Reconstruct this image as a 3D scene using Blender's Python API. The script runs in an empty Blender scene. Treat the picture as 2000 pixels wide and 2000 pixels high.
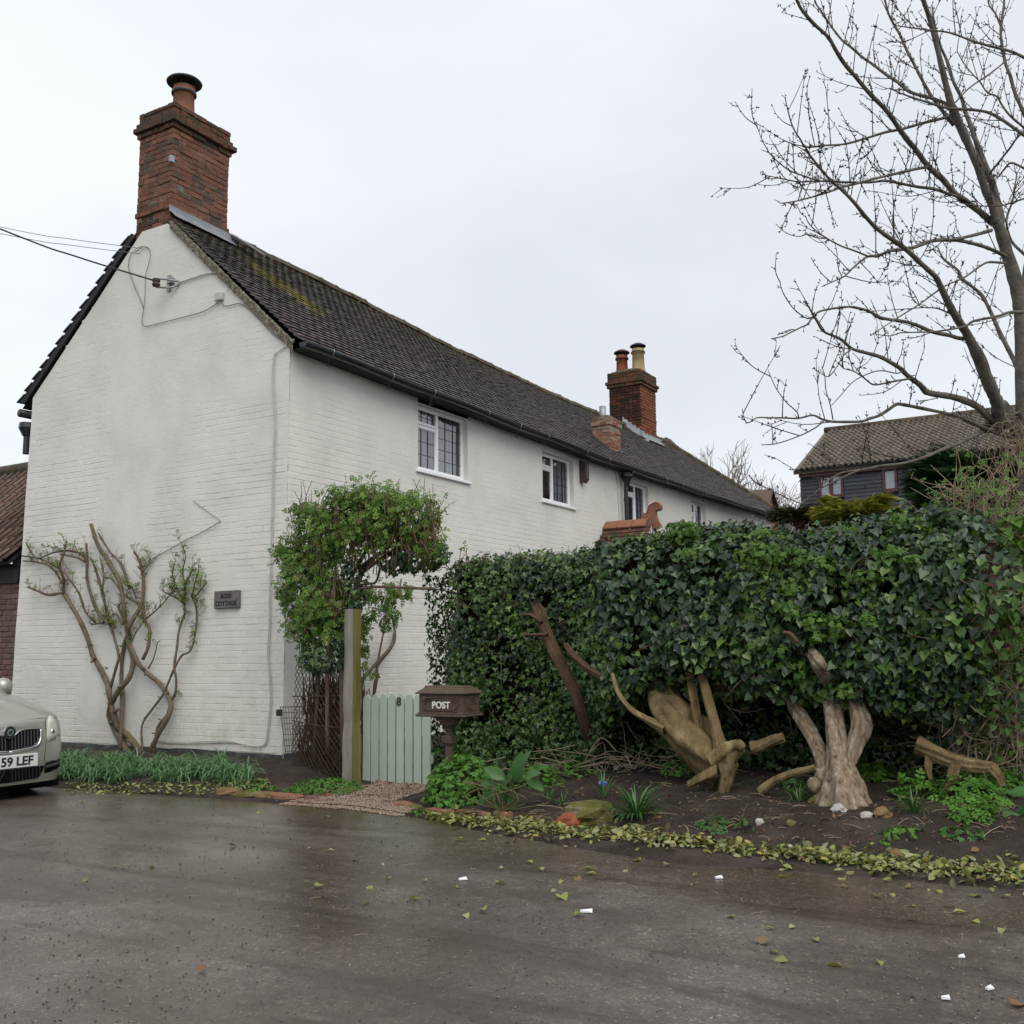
import bpy, math, random
import numpy as np
from mathutils import Matrix, Vector
random.seed(7); rng = np.random.default_rng(11)
R = math.radians
S = bpy.context.scene
COL = S.collection

# ------------------------------------------------------------------ camera
FPX = 2000.0
YAW, PITCH, ROLL = R(59.124), R(7.889), R(-0.676)
_cy, _sy = math.cos(YAW), math.sin(YAW)
FW = np.array([_sy*math.cos(PITCH), _cy*math.cos(PITCH), math.sin(PITCH)])
_r = np.array([_cy, -_sy, 0.0]); _u = np.cross(_r, FW)
RT = _r*math.cos(ROLL) + _u*math.sin(ROLL)
UP = -_r*math.sin(ROLL) + _u*math.cos(ROLL)
CAM = np.array([-9.640, -9.107, 1.45])
cd = bpy.data.cameras.new("camera"); cam = bpy.data.objects.new("camera", cd); COL.objects.link(cam)
cd.sensor_width = 36; cd.lens = 36.0; cd.clip_start = 0.05; cd.clip_end = 600
cam.matrix_world = Matrix(((RT[0], UP[0], -FW[0], CAM[0]), (RT[1], UP[1], -FW[1], CAM[1]), (RT[2], UP[2], -FW[2], CAM[2]), (0, 0, 0, 1)))
S.camera = cam

# ------------------------------------------------------------------ sky, sun, exposure
W = bpy.data.worlds.new("World"); S.world = W; W.use_nodes = True
wn = W.node_tree; wn.nodes.clear()
SUN_EL, SUN_AZ = R(52), math.atan2(-0.80, -0.60)      # the sun stands behind the photographer, through cloud
o_ = wn.nodes.new('ShaderNodeOutputWorld'); bg = wn.nodes.new('ShaderNodeBackground')
sky = wn.nodes.new('ShaderNodeTexSky'); sky.sky_type = 'NISHITA'; sky.sun_disc = False
sky.sun_elevation = SUN_EL; sky.sun_rotation = R(90) - SUN_AZ; sky.dust_density = 4
tc = wn.nodes.new('ShaderNodeTexCoord'); mp = wn.nodes.new('ShaderNodeMapping'); mp.inputs['Scale'].default_value = (1, 1, 2.2)
nz = wn.nodes.new('ShaderNodeTexNoise'); nz.inputs['Scale'].default_value = 1.5; nz.inputs['Detail'].default_value = 5; nz.inputs['Roughness'].default_value = 0.5
rp = wn.nodes.new('ShaderNodeValToRGB')
rp.color_ramp.elements[0].position = 0.33; rp.color_ramp.elements[0].color = (6.2, 6.5, 6.95, 1)
rp.color_ramp.elements[1].position = 0.66; rp.color_ramp.elements[1].color = (7.6, 7.9, 8.4, 1)
mx = wn.nodes.new('ShaderNodeMix'); mx.data_type = 'RGBA'; mx.inputs[0].default_value = 0.97
wn.links.new(tc.outputs['Generated'], mp.inputs['Vector']); wn.links.new(mp.outputs[0], nz.inputs['Vector'])
wn.links.new(nz.outputs['Fac'], rp.inputs[0]); wn.links.new(sky.outputs[0], mx.inputs[6]); wn.links.new(rp.outputs[0], mx.inputs[7])
wn.links.new(mx.outputs[2], bg.inputs['Color']); bg.inputs['Strength'].default_value = 0.104
wn.links.new(bg.outputs[0], o_.inputs['Surface'])
sl = bpy.data.lights.new("sun", 'SUN'); sl.energy = 1.5; sl.angle = R(50); sl.color = (1.0, 0.965, 0.91)
sun = bpy.data.objects.new("sun", sl); COL.objects.link(sun)
_d = Vector((math.cos(SUN_AZ)*math.cos(SUN_EL), math.sin(SUN_AZ)*math.cos(SUN_EL), math.sin(SUN_EL)))
sun.rotation_euler = _d.to_track_quat('Z', 'Y').to_euler(); sun.location = (-10, -12, 20)
S.view_settings.view_transform = 'Standard'; S.view_settings.look = 'None'
S.view_settings.exposure = 0.30; S.view_settings.gamma = 1.0; S.view_settings.use_curve_mapping = False
S.render.engine = 'CYCLES'; S.cycles.max_bounces = 6; S.cycles.transparent_max_bounces = 6

# ------------------------------------------------------------------ helpers
def ray(px, py): return FW + RT*(px-1000)/FPX - UP*(py-1000)/FPX
def P(px, py, x=None, y=None, z=None, d=None):
    """the point of the place seen at a pixel of the photograph, on a plane of the place (or at a distance)"""
    v = ray(px, py)
    t = (x-CAM[0])/v[0] if x is not None else (y-CAM[1])/v[1] if y is not None else (z-CAM[2])/v[2] if z is not None else d
    return CAM + v*t
def depth(p): return float((np.asarray(p)-CAM) @ FW)
def lerp(a, b, t): return a+(b-a)*t
def sm(t): t = np.clip(t, 0, 1); return t*t*(3-2*t)
def unit(v): v = np.asarray(v, float); return v/np.maximum(np.linalg.norm(v, axis=-1, keepdims=True), 1e-9)
def cr(pts, k=4):
    """a smooth curve through points"""
    p = np.asarray(pts, float); p = np.vstack([2*p[0]-p[1], p, 2*p[-1]-p[-2]]); out = []
    for i in range(1, len(p)-2):
        for t in np.arange(k)/k:
            a, b, c, e = p[i-1], p[i], p[i+1], p[i+2]
            out.append(.5*((2*b)+(c-a)*t+(2*a-5*b+4*c-e)*t*t+(3*b-a-3*c+e)*t**3))
    out.append(p[-2]); return np.array(out)
_NP = rng.random((64, 64))
def vnoise(x, y, s=1.0, seed=0):
    """value noise for shaping geometry, 0..1"""
    x = np.asarray(x, float)*s+seed*7.31; y = np.asarray(y, float)*s+seed*3.77
    xi, yi = np.floor(x).astype(int), np.floor(y).astype(int); fx, fy = sm(x-xi), sm(y-yi)
    g = lambda i, j: _NP[i % 64, j % 64]
    return lerp(lerp(g(xi, yi), g(xi+1, yi), fx), lerp(g(xi, yi+1), g(xi+1, yi+1), fx), fy)
def fbm(x, y, s=1.0, seed=0, o=3):
    return sum(vnoise(x, y, s*2**i, seed+i*5)/2**(i+1) for i in range(o))/(1-.5**o)

class MB:
    def __init__(self): self.V = []; self.F = []; self.Rn = []; self.n = 0
    def add(self, v, f, rnd=None):
        v = np.asarray(v, float).reshape(-1, 3); f = np.asarray(f, int)
        if f.ndim == 1: f = f[None]
        self.V.append(v); self.F.append(f+self.n)
        if rnd is None: rnd = random.random()
        self.Rn.append(np.broadcast_to(np.asarray(rnd, float), (len(f),)))
        self.n += len(v)
    def inst(self, tv, tf, Rm, pos, rnd=None):
        """many copies of one template: Rm (N,3,3) with columns as axes, pos (N,3)"""
        N = len(pos)
        if N == 0: return
        tv = np.asarray(tv, float); tf = np.asarray(tf, int)
        v = np.einsum('nij,kj->nki', Rm, tv)+pos[:, None, :]
        f = tf[None]+(np.arange(N)*len(tv))[:, None, None]
        if rnd is None: rnd = rng.random(N)
        self.add(v.reshape(-1, 3), f.reshape(-1, tf.shape[1]), np.repeat(rnd, len(tf)))
    def box(self, a, b, rnd=None):
        (x0, y0, z0), (x1, y1, z1) = a, b
        self.hexa([(x0, y0, z0), (x1, y0, z0), (x1, y1, z0), (x0, y1, z0), (x0, y0, z1), (x1, y0, z1), (x1, y1, z1), (x0, y1, z1)], rnd)
    def hexa(self, c, rnd=None):
        self.add(c, [(0, 3, 2, 1), (4, 5, 6, 7), (0, 1, 5, 4), (1, 2, 6, 5), (2, 3, 7, 6), (3, 0, 4, 7)], rnd)
    def bevbox(self, a, b, e=.01, rnd=None):
        """a box with every edge taken off"""
        a = np.array(a, float); b = np.array(b, float); c = (a+b)/2; h = (b-a)/2
        tv, tf3, tf4 = BEV
        v = c+np.sign(tv)*np.where(np.abs(tv) > 1.5, h, np.maximum(h-e, h*.4))
        r = random.random() if rnd is None else rnd
        self.add(v, tf4, r); self.F.append(tf3+self.n-len(v)); self.Rn.append(np.full(len(tf3), r))
    def tube(self, pts, rad, n=6, rnd=None, cap=True):
        p = np.asarray(pts, float); m = len(p)
        if m < 2: return
        rad = np.broadcast_to(np.asarray(rad, float), (m,)) if np.ndim(rad) == 0 or len(np.atleast_1d(rad)) == m else np.interp(np.linspace(0, 1, m), np.linspace(0, 1, len(rad)), rad)
        t = unit(np.gradient(p, axis=0)); ref = np.array([0, 0, 1.]) if abs(t[0, 2]) < .9 else np.array([1., 0, 0])
        nn = np.empty_like(p); a = np.cross(t[0], ref); a /= np.linalg.norm(a)
        for i in range(m):
            a = a-(a@t[i])*t[i]; l = np.linalg.norm(a)
            a = a/l if l > 1e-6 else unit(np.cross(t[i], (0.3, .5, .8)))
            nn[i] = a
        bb = np.cross(t, nn); ang = np.arange(n)*2*math.pi/n
        v = p[:, None]+rad[:, None, None]*(np.cos(ang)[None, :, None]*nn[:, None]+np.sin(ang)[None, :, None]*bb[:, None])
        i = np.arange(m-1)[:, None]*n; j = np.arange(n)[None]; k = (j+1) % n
        f = np.stack([i+j, i+k, i+n+k, i+n+j], -1).reshape(-1, 4)
        r = random.random() if rnd is None else rnd
        self.add(v.reshape(-1, 3), f, r)
        if cap and n > 2:
            base = self.n-m*n
            self.F.append(np.array([[base+x for x in range(n-1, -1, -1)]])); self.Rn.append(np.array([r]))
            self.F.append(np.array([[base+(m-1)*n+x for x in range(n)]])); self.Rn.append(np.array([r]))
    def lathe(self, prof, c, n=16, rnd=None):
        """prof: (radius, z) pairs round a vertical axis at c"""
        pr = np.asarray(prof, float); m = len(pr); ang = np.arange(n)*2*math.pi/n
        v = np.stack([pr[:, 0, None]*np.cos(ang), pr[:, 0, None]*np.sin(ang), np.repeat(pr[:, 1, None], n, 1)], -1)+np.asarray(c)
        i = np.arange(m-1)[:, None]*n; j = np.arange(n)[None]; k = (j+1) % n
        self.add(v.reshape(-1, 3), np.stack([i+j, i+k, i+n+k, i+n+j], -1).reshape(-1, 4), rnd)
    def prism(self, poly, n, off, rnd=None):
        """a flat outline (3-D points) pushed along n by off"""
        p = np.asarray(poly, float); m = len(p); q = p+np.asarray(n, float)*off
        r = random.random() if rnd is None else rnd
        self.add(np.vstack([p, q]), [[(i), (i+1) % m, m+(i+1) % m, m+i] for i in range(m)], r)
        b = self.n-2*m
        self.F.append(np.array([[b+i for i in range(m-1, -1, -1)]])); self.F.append(np.array([[b+m+i for i in range(m)]])); self.Rn += [np.array([r])]*2
    def grid(self, v, rnd=0.5, mask=None):
        """v (a,b,3); mask (a-1,b-1) keeps cells"""
        a, b = v.shape[:2]; i = (np.arange(a-1)*b)[:, None]; j = np.arange(b-1)[None]
        f = np.stack([i+j, i+j+1, i+b+j+1, i+b+j], -1)
        f = f[mask] if mask is not None else f.reshape(-1, 4)
        self.add(v.reshape(-1, 3), f, rnd)
    def mesh(self, name, mat, c=(0, 0, 0), smooth=False):
        V = np.vstack(self.V)-np.asarray(c)
        lt = np.concatenate([np.full(len(f), f.shape[1]) for f in self.F]); li = np.concatenate([f.ravel() for f in self.F])
        me = bpy.data.meshes.new(name)
        me.vertices.add(len(V)); me.vertices.foreach_set('co', V.astype(np.float32).ravel())
        me.loops.add(len(li)); me.loops.foreach_set('vertex_index', li.astype(np.int32))
        me.polygons.add(len(lt)); ls = np.concatenate([[0], np.cumsum(lt)[:-1]]).astype(np.int32)
        me.polygons.foreach_set('loop_start', ls); me.polygons.foreach_set('loop_total', lt.astype(np.int32))
        me.polygons.foreach_set('use_smooth', np.full(len(lt), bool(smooth or mat.name in LEAFY)))
        at = me.attributes.new('rnd', 'FLOAT', 'FACE'); at.data.foreach_set('value', np.concatenate(self.Rn).astype(np.float32))
        me.update(calc_edges=True); me.materials.append(mat); return me
def _bev():
    v = []; 
    for ax in range(3):
        for sx in (-1, 1):
            for a in (-1, 1):
                for b in (-1, 1):
                    q = [a, a, a]; q[ax] = 2*sx; o = [i for i in range(3) if i != ax]; q[o[0]] = a; q[o[1]] = b; v.append(q)
    idx = {tuple(q): i for i, q in enumerate(v)}; f4 = []; f3 = []
    def orient(l):
        p = np.array([v[i] for i in l], float); n = np.cross(p[1]-p[0], p[2]-p[0])
        return l if n @ p.mean(0) > 0 else l[::-1]
    for ax in range(3):
        o = [i for i in range(3) if i != ax]
        for s in (-1, 1):
            l = []
            for a, b in ((-1, -1), (1, -1), (1, 1), (-1, 1)):
                q = [0]*3; q[ax] = 2*s; q[o[0]] = a; q[o[1]] = b; l.append(idx[tuple(q)])
            f4.append(orient(l))
    for ax in range(3):
        o = [i for i in range(3) if i != ax]
        for s in (-1, 1):
            for t in (-1, 1):
                l = []
                for w, first in ((-1, 0), (1, 0), (1, 1), (-1, 1)):
                    q = [0]*3; q[ax] = w; q[o[0]] = (2*s if first == 0 else s); q[o[1]] = (t if first == 0 else 2*t); l.append(idx[tuple(q)])
                f4.append(orient(l))
    for a in (-1, 1):
        for b in (-1, 1):
            for c in (-1, 1):
                f3.append(orient([idx[(2*a, b, c)], idx[(a, 2*b, c)], idx[(a, b, 2*c)]]))
    return np.array(v, float), np.array(f3), np.array(f4)
BEV = _bev()

LEAFY = set()
WL = {}                                                   # world location of every object made here
def _tag(o, label, cat, group, kind):
    if label: o['label'] = label
    if cat: o['category'] = cat
    if group: o['group'] = group
    if kind: o['kind'] = kind
def put(o, loc, parent):
    COL.objects.link(o); loc = np.asarray(loc, float)
    if parent is not None: o.parent = parent; o.location = loc-WL[parent.name]
    else: o.location = loc
    WL[o.name] = loc; return o
def empty(name, loc, label, cat, group=None):
    o = bpy.data.objects.new(name, None); o.empty_display_size = .2
    put(o, loc, None); _tag(o, label, cat, group, None); return o
def obj(name, mb, mat, parent=None, label=None, cat=None, group=None, kind=None, smooth=False, base=False):
    V = np.vstack(mb.V); c = (V.min(0)+V.max(0))/2
    if base: c[2] = V[:, 2].min()
    o = bpy.data.objects.new(name, mb.mesh(name, mat, c, smooth)); put(o, c, parent); _tag(o, label, cat, group, kind); return o
def link(name, me, loc, parent=None, rot=None, scale=None, label=None, cat=None, group=None, kind=None):
    """another object on a shared mesh"""
    o = bpy.data.objects.new(name, me); put(o, loc, parent)
    if rot is not None:
        if isinstance(rot, Matrix): o.rotation_mode = 'QUATERNION'; o.rotation_quaternion = rot.to_quaternion()
        else: o.rotation_euler = rot
    if scale is not None: o.scale = scale
    _tag(o, label, cat, group, kind); return o
def text(name, body, size, loc, xdir, ydir, mat, parent=None, extrude=.003, bold=0., align='CENTER', sx=1.0):
    cu = bpy.data.curves.new(name, 'FONT'); cu.body = body; cu.size = size; cu.extrude = extrude; cu.offset = bold
    cu.align_x = align; cu.align_y = 'CENTER'; cu.resolution_u = 3; cu.materials.append(mat)
    o = bpy.data.objects.new(name, cu); x = unit(xdir); y = unit(ydir); z = np.cross(x, y)
    put(o, loc, parent); o.rotation_mode = 'QUATERNION'
    o.rotation_quaternion = Matrix(((x[0], y[0], z[0]), (x[1], y[1], z[1]), (x[2], y[2], z[2]))).to_quaternion(); o.scale = (sx, 1, 1); return o

# ------------------------------------------------------------------ materials
class NT:
    def __init__(self, name):
        self.m = bpy.data.materials.new(name); self.m.use_nodes = True; self.t = self.m.node_tree
        self.b = self.t.nodes['Principled BSDF']; self._p = None
    def n(self, typ, **kw):
        x = self.t.nodes.new('ShaderNode'+typ)
        for k, v in kw.items():
            if k.startswith('i_'):
                key = k[2:]; key = int(key) if key.isdigit() else key
                x.inputs[key].default_value = v
            else: setattr(x, k, v)
        return x
    def l(self, a, b): self.t.links.new(a, b)
    def pos(self):
        if self._p is None: self._p = self.n('NewGeometry').outputs['Position']
        return self._p
    def noise(self, scale, detail=4, rough=.55, stretch=None, dist=0., off=None):
        x = self.n('TexNoise'); x.inputs['Scale'].default_value = scale; x.inputs['Detail'].default_value = detail; x.inputs['Roughness'].default_value = rough; x.inputs['Distortion'].default_value = dist
        if stretch or off:
            mpp = self.n('Mapping'); mpp.inputs['Scale'].default_value = stretch or (1, 1, 1); mpp.inputs['Location'].default_value = off or (0, 0, 0)
            self.l(self.pos(), mpp.inputs[0]); self.l(mpp.outputs[0], x.inputs['Vector'])
        else: self.l(self.pos(), x.inputs['Vector'])
        return x.outputs['Fac']
    def rnd(self):
        a = self.n('Attribute', attribute_name='rnd').outputs['Fac']; b = self.n('ObjectInfo').outputs['Random']
        return self.math('FRACT', self.math('ADD', a, b))
    def math(self, op, a, b=None, c=None):
        x = self.n('Math', operation=op)
        for i, v in enumerate((a, b, c)):
            if v is None: continue
            if isinstance(v, (int, float)): x.inputs[i].default_value = v
            else: self.l(v, x.inputs[i])
        return x.outputs[0]
    def ramp(self, fac, stops, interp='LINEAR'):
        x = self.n('ValToRGB'); cr_ = x.color_ramp; cr_.interpolation = interp
        while len(cr_.elements) < len(stops): cr_.elements.new(.5)
        for e, (p, c) in zip(cr_.elements, stops):
            e.position = p; e.color = (*c, 1) if not isinstance(c, (int, float)) else (c, c, c, 1)
        self.l(fac, x.inputs[0]); return x.outputs['Color']
    def mix(self, fac, a, b, mode='MIX'):
        x = self.n('Mix', data_type='RGBA', blend_type=mode)
        for i, v in ((0, fac), (6, a), (7, b)):
            if isinstance(v, (int, float)): x.inputs[i].default_value = v
            elif isinstance(v, tuple): x.inputs[i].default_value = (*v, 1)
            else: self.l(v, x.inputs[i])
        return x.outputs[2]
    def xyz(self): 
        x = self.n('SeparateXYZ'); self.l(self.pos(), x.inputs[0]); return x.outputs
    def bump(self, h, strength=.3, dist=.01):
        x = self.n('Bump', i_Strength=strength, i_Distance=dist); self.l(h, x.inputs['Height']); self.l(x.outputs[0], self.b.inputs['Normal'])
    def done(self, col=None, rough=.8, spec=.3, metal=0.):
        for k, v in (('Base Color', col), ('Roughness', rough), ('Specular IOR Level', spec), ('Metallic', metal)):
            if v is None: continue
            if isinstance(v, tuple): self.b.inputs[k].default_value = (*v, 1)
            elif isinstance(v, (int, float)): self.b.inputs[k].default_value = v
            else: self.l(v, self.b.inputs[k])
        return self.m
def mat(name, cols, rough=.8, spec=.3, scale=6., var=None, bump=0., bscale=40., metal=0., stretch=None, sss=0.):
    """a material: noise through a colour ramp, each piece a little different (var = second ramp by piece)"""
    t = NT(name)
    if len(cols) == 1: c = t.mix(0.0, cols[0], cols[0])
    else: c = t.ramp(t.noise(scale, 5, .6, stretch), [(lerp(.3, .7, i/(len(cols)-1)), q) for i, q in enumerate(cols)])
    if var: c = t.mix(1.0, c, t.ramp(t.rnd(), [(i/(len(var)-1), q) for i, q in enumerate(var)]), 'MULTIPLY')
    if bump: t.bump(t.noise(bscale, 4, .6, stretch), bump, .02)
    return t.done(c, rough, spec, metal)
def leafmat(name, cols, rough=.4, spec=.4, trans=.25):
    t = NT(name); c = t.ramp(t.rnd(), [(i/(len(cols)-1), q) for i, q in enumerate(cols)])
    c = t.mix(t.math('MULTIPLY', t.noise(2.2, 3), .5), c, t.mix(1.0, c, (.55, .6, .5), 'MULTIPLY'))
    m = t.done(c, rough, spec)
    tr = t.n('BsdfTranslucent'); t.l(c, tr.inputs[0]); ms = t.n('MixShader'); ms.inputs[0].default_value = trans
    LEAFY.add(m.name); o = t.t.nodes['Material Output']; t.l(t.b.outputs[0], ms.inputs[1]); t.l(tr.outputs[0], ms.inputs[2]); t.l(ms.outputs[0], o.inputs['Surface'])
    return m
# ------------------------------------------------------------------ the materials of the place
def m_wall():
    t = NT('painted_brick'); c = t.ramp(t.noise(1.1, 6, .62), [(.3, (.62, .608, .555)), (.52, (.70, .688, .63)), (.72, (.745, .73, .67))])
    z = t.xyz()[2]
    mr = t.n('MapRange', interpolation_type='SMOOTHSTEP'); t.l(z, mr.inputs[0]); mr.inputs[1].default_value = 1.6; mr.inputs[2].default_value = .15
    st = t.math('MULTIPLY', mr.outputs[0], t.ramp(t.noise(3.2, 6, .7), [(.48, 0.), (.72, 1.)]))
    c = t.mix(t.math('MULTIPLY', st, .75), c, (.50, .46, .33))                       # algae and splash stains
    fl = t.ramp(t.noise(26, 3, .6, (1, 1, 2.2)), [(.70, 0.), (.76, 1.)])
    fl2 = t.math('MULTIPLY', fl, t.ramp(t.noise(1.4, 3, .5, None, 0, (5, 2, 1)), [(.55, 0.), (.75, 1.)]))
    c = t.mix(t.math('MULTIPLY', fl2, .7), c, (.34, .31, .26))                       # flaked spots
    c = t.mix(.35, c, t.mix(1.0, c, t.ramp(t.rnd(), [(0, .955), (1, 1.02)]), 'MULTIPLY'))
    h = t.math('ADD', t.noise(60, 4, .65), t.math('MULTIPLY', t.noise(14, 3, .5, (1, 1, 1.6)), 1.6))
    t.bump(h, .5, .004); return t.done(c, .62, .3)
M = {}
M['wall'] = m_wall()
M['render'] = mat('white_render', [(.66, .66, .63), (.72, .72, .69)], .7, .2, 2, bump=.2, bscale=50)
M['plinth'] = mat('black_plinth', [(.018, .02, .024), (.04, .042, .047), (.10, .10, .095)], .6, .35, 5, bump=.6, bscale=30)
M['white'] = mat('white_gloss', [(.80, .81, .82), (.86, .87, .88)], .3, .5, 3)
M['black'] = mat('black_plastic', [(.010, .011, .014), (.022, .024, .028)], .32, .5, 4)
M['blackwood'] = mat('black_board', [(.012, .012, .013), (.03, .03, .03)], .7, .3, 6, bump=.2)
M['lead'] = mat('lead_sheet', [(.15, .165, .185), (.25, .27, .29)], .5, .4, 4, bump=.25, bscale=12)
M['wire'] = mat('grey_cable', [(.13, .13, .12), (.22, .22, .2)], .6, .3, 20)
M['wirew'] = mat('painted_cable', [(.40, .40, .36), (.56, .56, .52)], .6, .3, 9)
M['darkwire'] = mat('dark_cable', [(.02, .022, .026), (.05, .052, .056)], .6, .3, 20)
M['galv'] = mat('galvanised', [(.22, .23, .24), (.38, .39, .4)], .45, .5, 14, metal=.6)
M['verge'] = mat('lichened_mortar', [(.06, .055, .04), (.16, .145, .11), (.36, .33, .26)], .9, .1, 28, bump=.8, bscale=60)
def m_brick(name, var, moss, mscale=3.):
    t = NT(name); c = t.ramp(t.rnd(), [(i/(len(var)-1), q) for i, q in enumerate(var)])
    c = t.mix(t.math('MULTIPLY', t.noise(18, 5, .7), .8), c, t.mix(1.0, c, (.42, .36, .34), 'MULTIPLY'))
    k = t.ramp(t.noise(mscale, 5, .65), [(.50, 0.), (.64, 1.)]); c = t.mix(t.math('MULTIPLY', k, moss), c, (.045, .043, .036))
    c = t.mix(t.ramp(t.noise(22, 3, .7, None, 0, (3, 1, 8)), [(.66, 0.), (.73, .55)]), c, (.42, .38, .34))
    t.bump(t.noise(55, 5, .7), .6, .006); return t.done(c, .85, .2)
M['brick'] = m_brick('red_brick', [(.17, .085, .058), (.26, .125, .08), (.21, .09, .06), (.31, .16, .105), (.12, .085, .068), (.235, .105, .07), (.28, .145, .095)], .6)
M['brickdark'] = m_brick('sooty_brick', [(.05, .026, .02), (.10, .04, .026), (.028, .02, .018), (.14, .05, .03), (.05, .03, .025)], .5, 2.)
M['brickmoss'] = m_brick('weathered_brick', [(.09, .055, .035), (.15, .075, .04), (.075, .06, .04), (.20, .085, .045), (.06, .05, .036)], .85, 2.4)
M['brickred'] = m_brick('orange_brick', [(.25, .09, .05), (.30, .11, .058), (.20, .075, .045)], .35)
M['brickwhite'] = m_brick('limed_brick', [(.30, .11, .065), (.36, .19, .13), (.42, .32, .26), (.30, .10, .055)], .3)
M['brickbrown'] = m_brick('brown_brick', [(.17, .10, .08), (.22, .14, .115), (.14, .085, .07), (.25, .18, .15), (.19, .10, .085)], .3)
M['mortar'] = mat('dark_mortar', [(.09, .08, .068), (.26, .235, .20)], .95, .1, 14, bump=.6)
M['mortarl'] = mat('pale_mortar', [(.20, .18, .155), (.30, .28, .24)], .95, .1, 14, bump=.6)
M['flaunch'] = mat('mossy_flaunching', [(.035, .038, .018), (.09, .085, .05), (.19, .18, .14)], .95, .1, 9, bump=.9, bscale=30)
M['terra'] = mat('terracotta', [(.22, .10, .06), (.30, .145, .09)], .8, .2, 8, bump=.2)
M['terrad'] = mat('old_terracotta', [(.20, .06, .03), (.30, .10, .05)], .8, .2, 8, bump=.2)
M['buff'] = mat('buff_clay', [(.34, .25, .12), (.44, .34, .18)], .8, .2, 8, bump=.2)
M['cowl'] = mat('dark_cowl', [(.03, .022, .02), (.06, .04, .035)], .6, .4, 9)
M['cowlb'] = mat('black_cowl', [(.012, .013, .016), (.025, .026, .03)], .45, .5, 9)
def m_tile(name, var, streak):
    t = NT(name); c = t.ramp(t.rnd(), [(i/(len(var)-1), q) for i, q in enumerate(var)])
    c = t.mix(t.math('MULTIPLY', t.noise(30, 5, .7), .75), c, t.mix(1.0, c, (.5, .5, .5), 'MULTIPLY'))
    lich = t.ramp(t.noise(24, 4, .7, None, 0, (2, 4, 6)), [(.62, 0.), (.70, .8)]); c = t.mix(lich, c, (.22, .21, .185))
    ms = t.ramp(t.noise(3.1, 6, .7), [(.56, 0.), (.66, 1.)]); c = t.mix(t.math('MULTIPLY', ms, .55), c, (.065, .062, .028))
    X = t.xyz()
    up = t.n('MapRange', interpolation_type='SMOOTHSTEP'); t.l(X[2], up.inputs[0]); up.inputs[1].default_value = 7.0; up.inputs[2].default_value = 7.75
    c = t.mix(t.math('MULTIPLY', up.outputs[0], t.ramp(t.noise(5, 4, .6), [(.36, 0.), (.6, .75)])), c, (.085, .078, .04))   # mossy below the ridge
    if streak:
        # the streak of bright moss washed down from the chimney flashing
        a, b = streak; d = b-a; L = float(d @ d)
        dx = t.math('SUBTRACT', X[0], float(a[0])); dz = t.math('SUBTRACT', X[2], float(a[1]))
        s = t.math('DIVIDE', t.math('ADD', t.math('MULTIPLY', dx, float(d[0])), t.math('MULTIPLY', dz, float(d[1]))), L)
        q = t.math('ABSOLUTE', t.math('DIVIDE', t.math('SUBTRACT', t.math('MULTIPLY', dx, float(d[1])), t.math('MULTIPLY', dz, float(d[0]))), math.sqrt(L)))
        e = t.math('ADD', q, t.math('MULTIPLY', t.math('SUBTRACT', t.noise(6, 5, .75), .5), 1.1))
        w = t.n('MapRange', interpolation_type='SMOOTHSTEP'); t.l(e, w.inputs[0]); w.inputs[1].default_value = .40; w.inputs[2].default_value = .12
        i0 = t.n('MapRange', interpolation_type='SMOOTHSTEP'); t.l(s, i0.inputs[0]); i0.inputs[1].default_value = -.08; i0.inputs[2].default_value = .06
        i1 = t.n('MapRange', interpolation_type='SMOOTHSTEP'); t.l(s, i1.inputs[0]); i1.inputs[1].default_value = 1.12; i1.inputs[2].default_value = .75
        k = t.math('MULTIPLY', t.math('MULTIPLY', w.outputs[0], i0.outputs[0]), i1.outputs[0])
        c = t.mix(t.math('MULTIPLY', k, t.ramp(t.noise(28, 4, .7), [(.40, .25), (.58, .95)])), c, t.ramp(t.noise(16, 3), [(.35, (.12, .105, .012)), (.65, (.26, .22, .022))]))
    t.bump(t.noise(70, 4, .7), .5, .004); return t.done(c, .62, .35)
# roof geometry shared by the tiles and the moss
EZX = [-.2, 0, 9.2, 14, 21.8]; EZZ = [5.49, 5.49, 5.36, 5.40, 5.54]
RZX = [-.2, 0, 4.7, 7.2, 10.3, 12.8, 16, 19.3]; RZZ = [8.15, 8.13, 7.99, 7.87, 7.82, 7.80, 7.84, 7.88]
YE, YR = -.24, 2.75
def roofz(x, t): return lerp(np.interp(x, EZX, EZZ), np.interp(x, RZX, RZZ), t)
def roofp(px, py):
    """the point of the front roof slope seen at a pixel"""
    v = ray(px, py); lo, hi = YE, YR
    for _ in range(40):
        y = (lo+hi)/2; p = CAM+v*(y-CAM[1])/v[1]
        if p[2] > roofz(p[0], (y-YE)/(YR-YE)): lo = y
        else: hi = y
    return p
_a, _b = roofp(490, 522), roofp(628, 612)
M['tile'] = m_tile('clay_roof_tile', [(.060, .050, .050), (.085, .070, .068), (.045, .040, .042), (.11, .088, .082), (.070, .058, .058), (.135, .09, .072), (.080, .068, .066)], (np.array([_a[0], _a[2]]), np.array([_b[0], _b[2]])))
M['ridge'] = mat('mossy_ridge', [(.045, .042, .022), (.10, .085, .055), (.15, .11, .085)], .9, .15, 7, bump=.9, bscale=40)
M['pantile'] = m_tile('brown_pantile', [(.12, .07, .05), (.17, .10, .07), (.09, .06, .045), (.20, .13, .09)], None)
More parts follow.
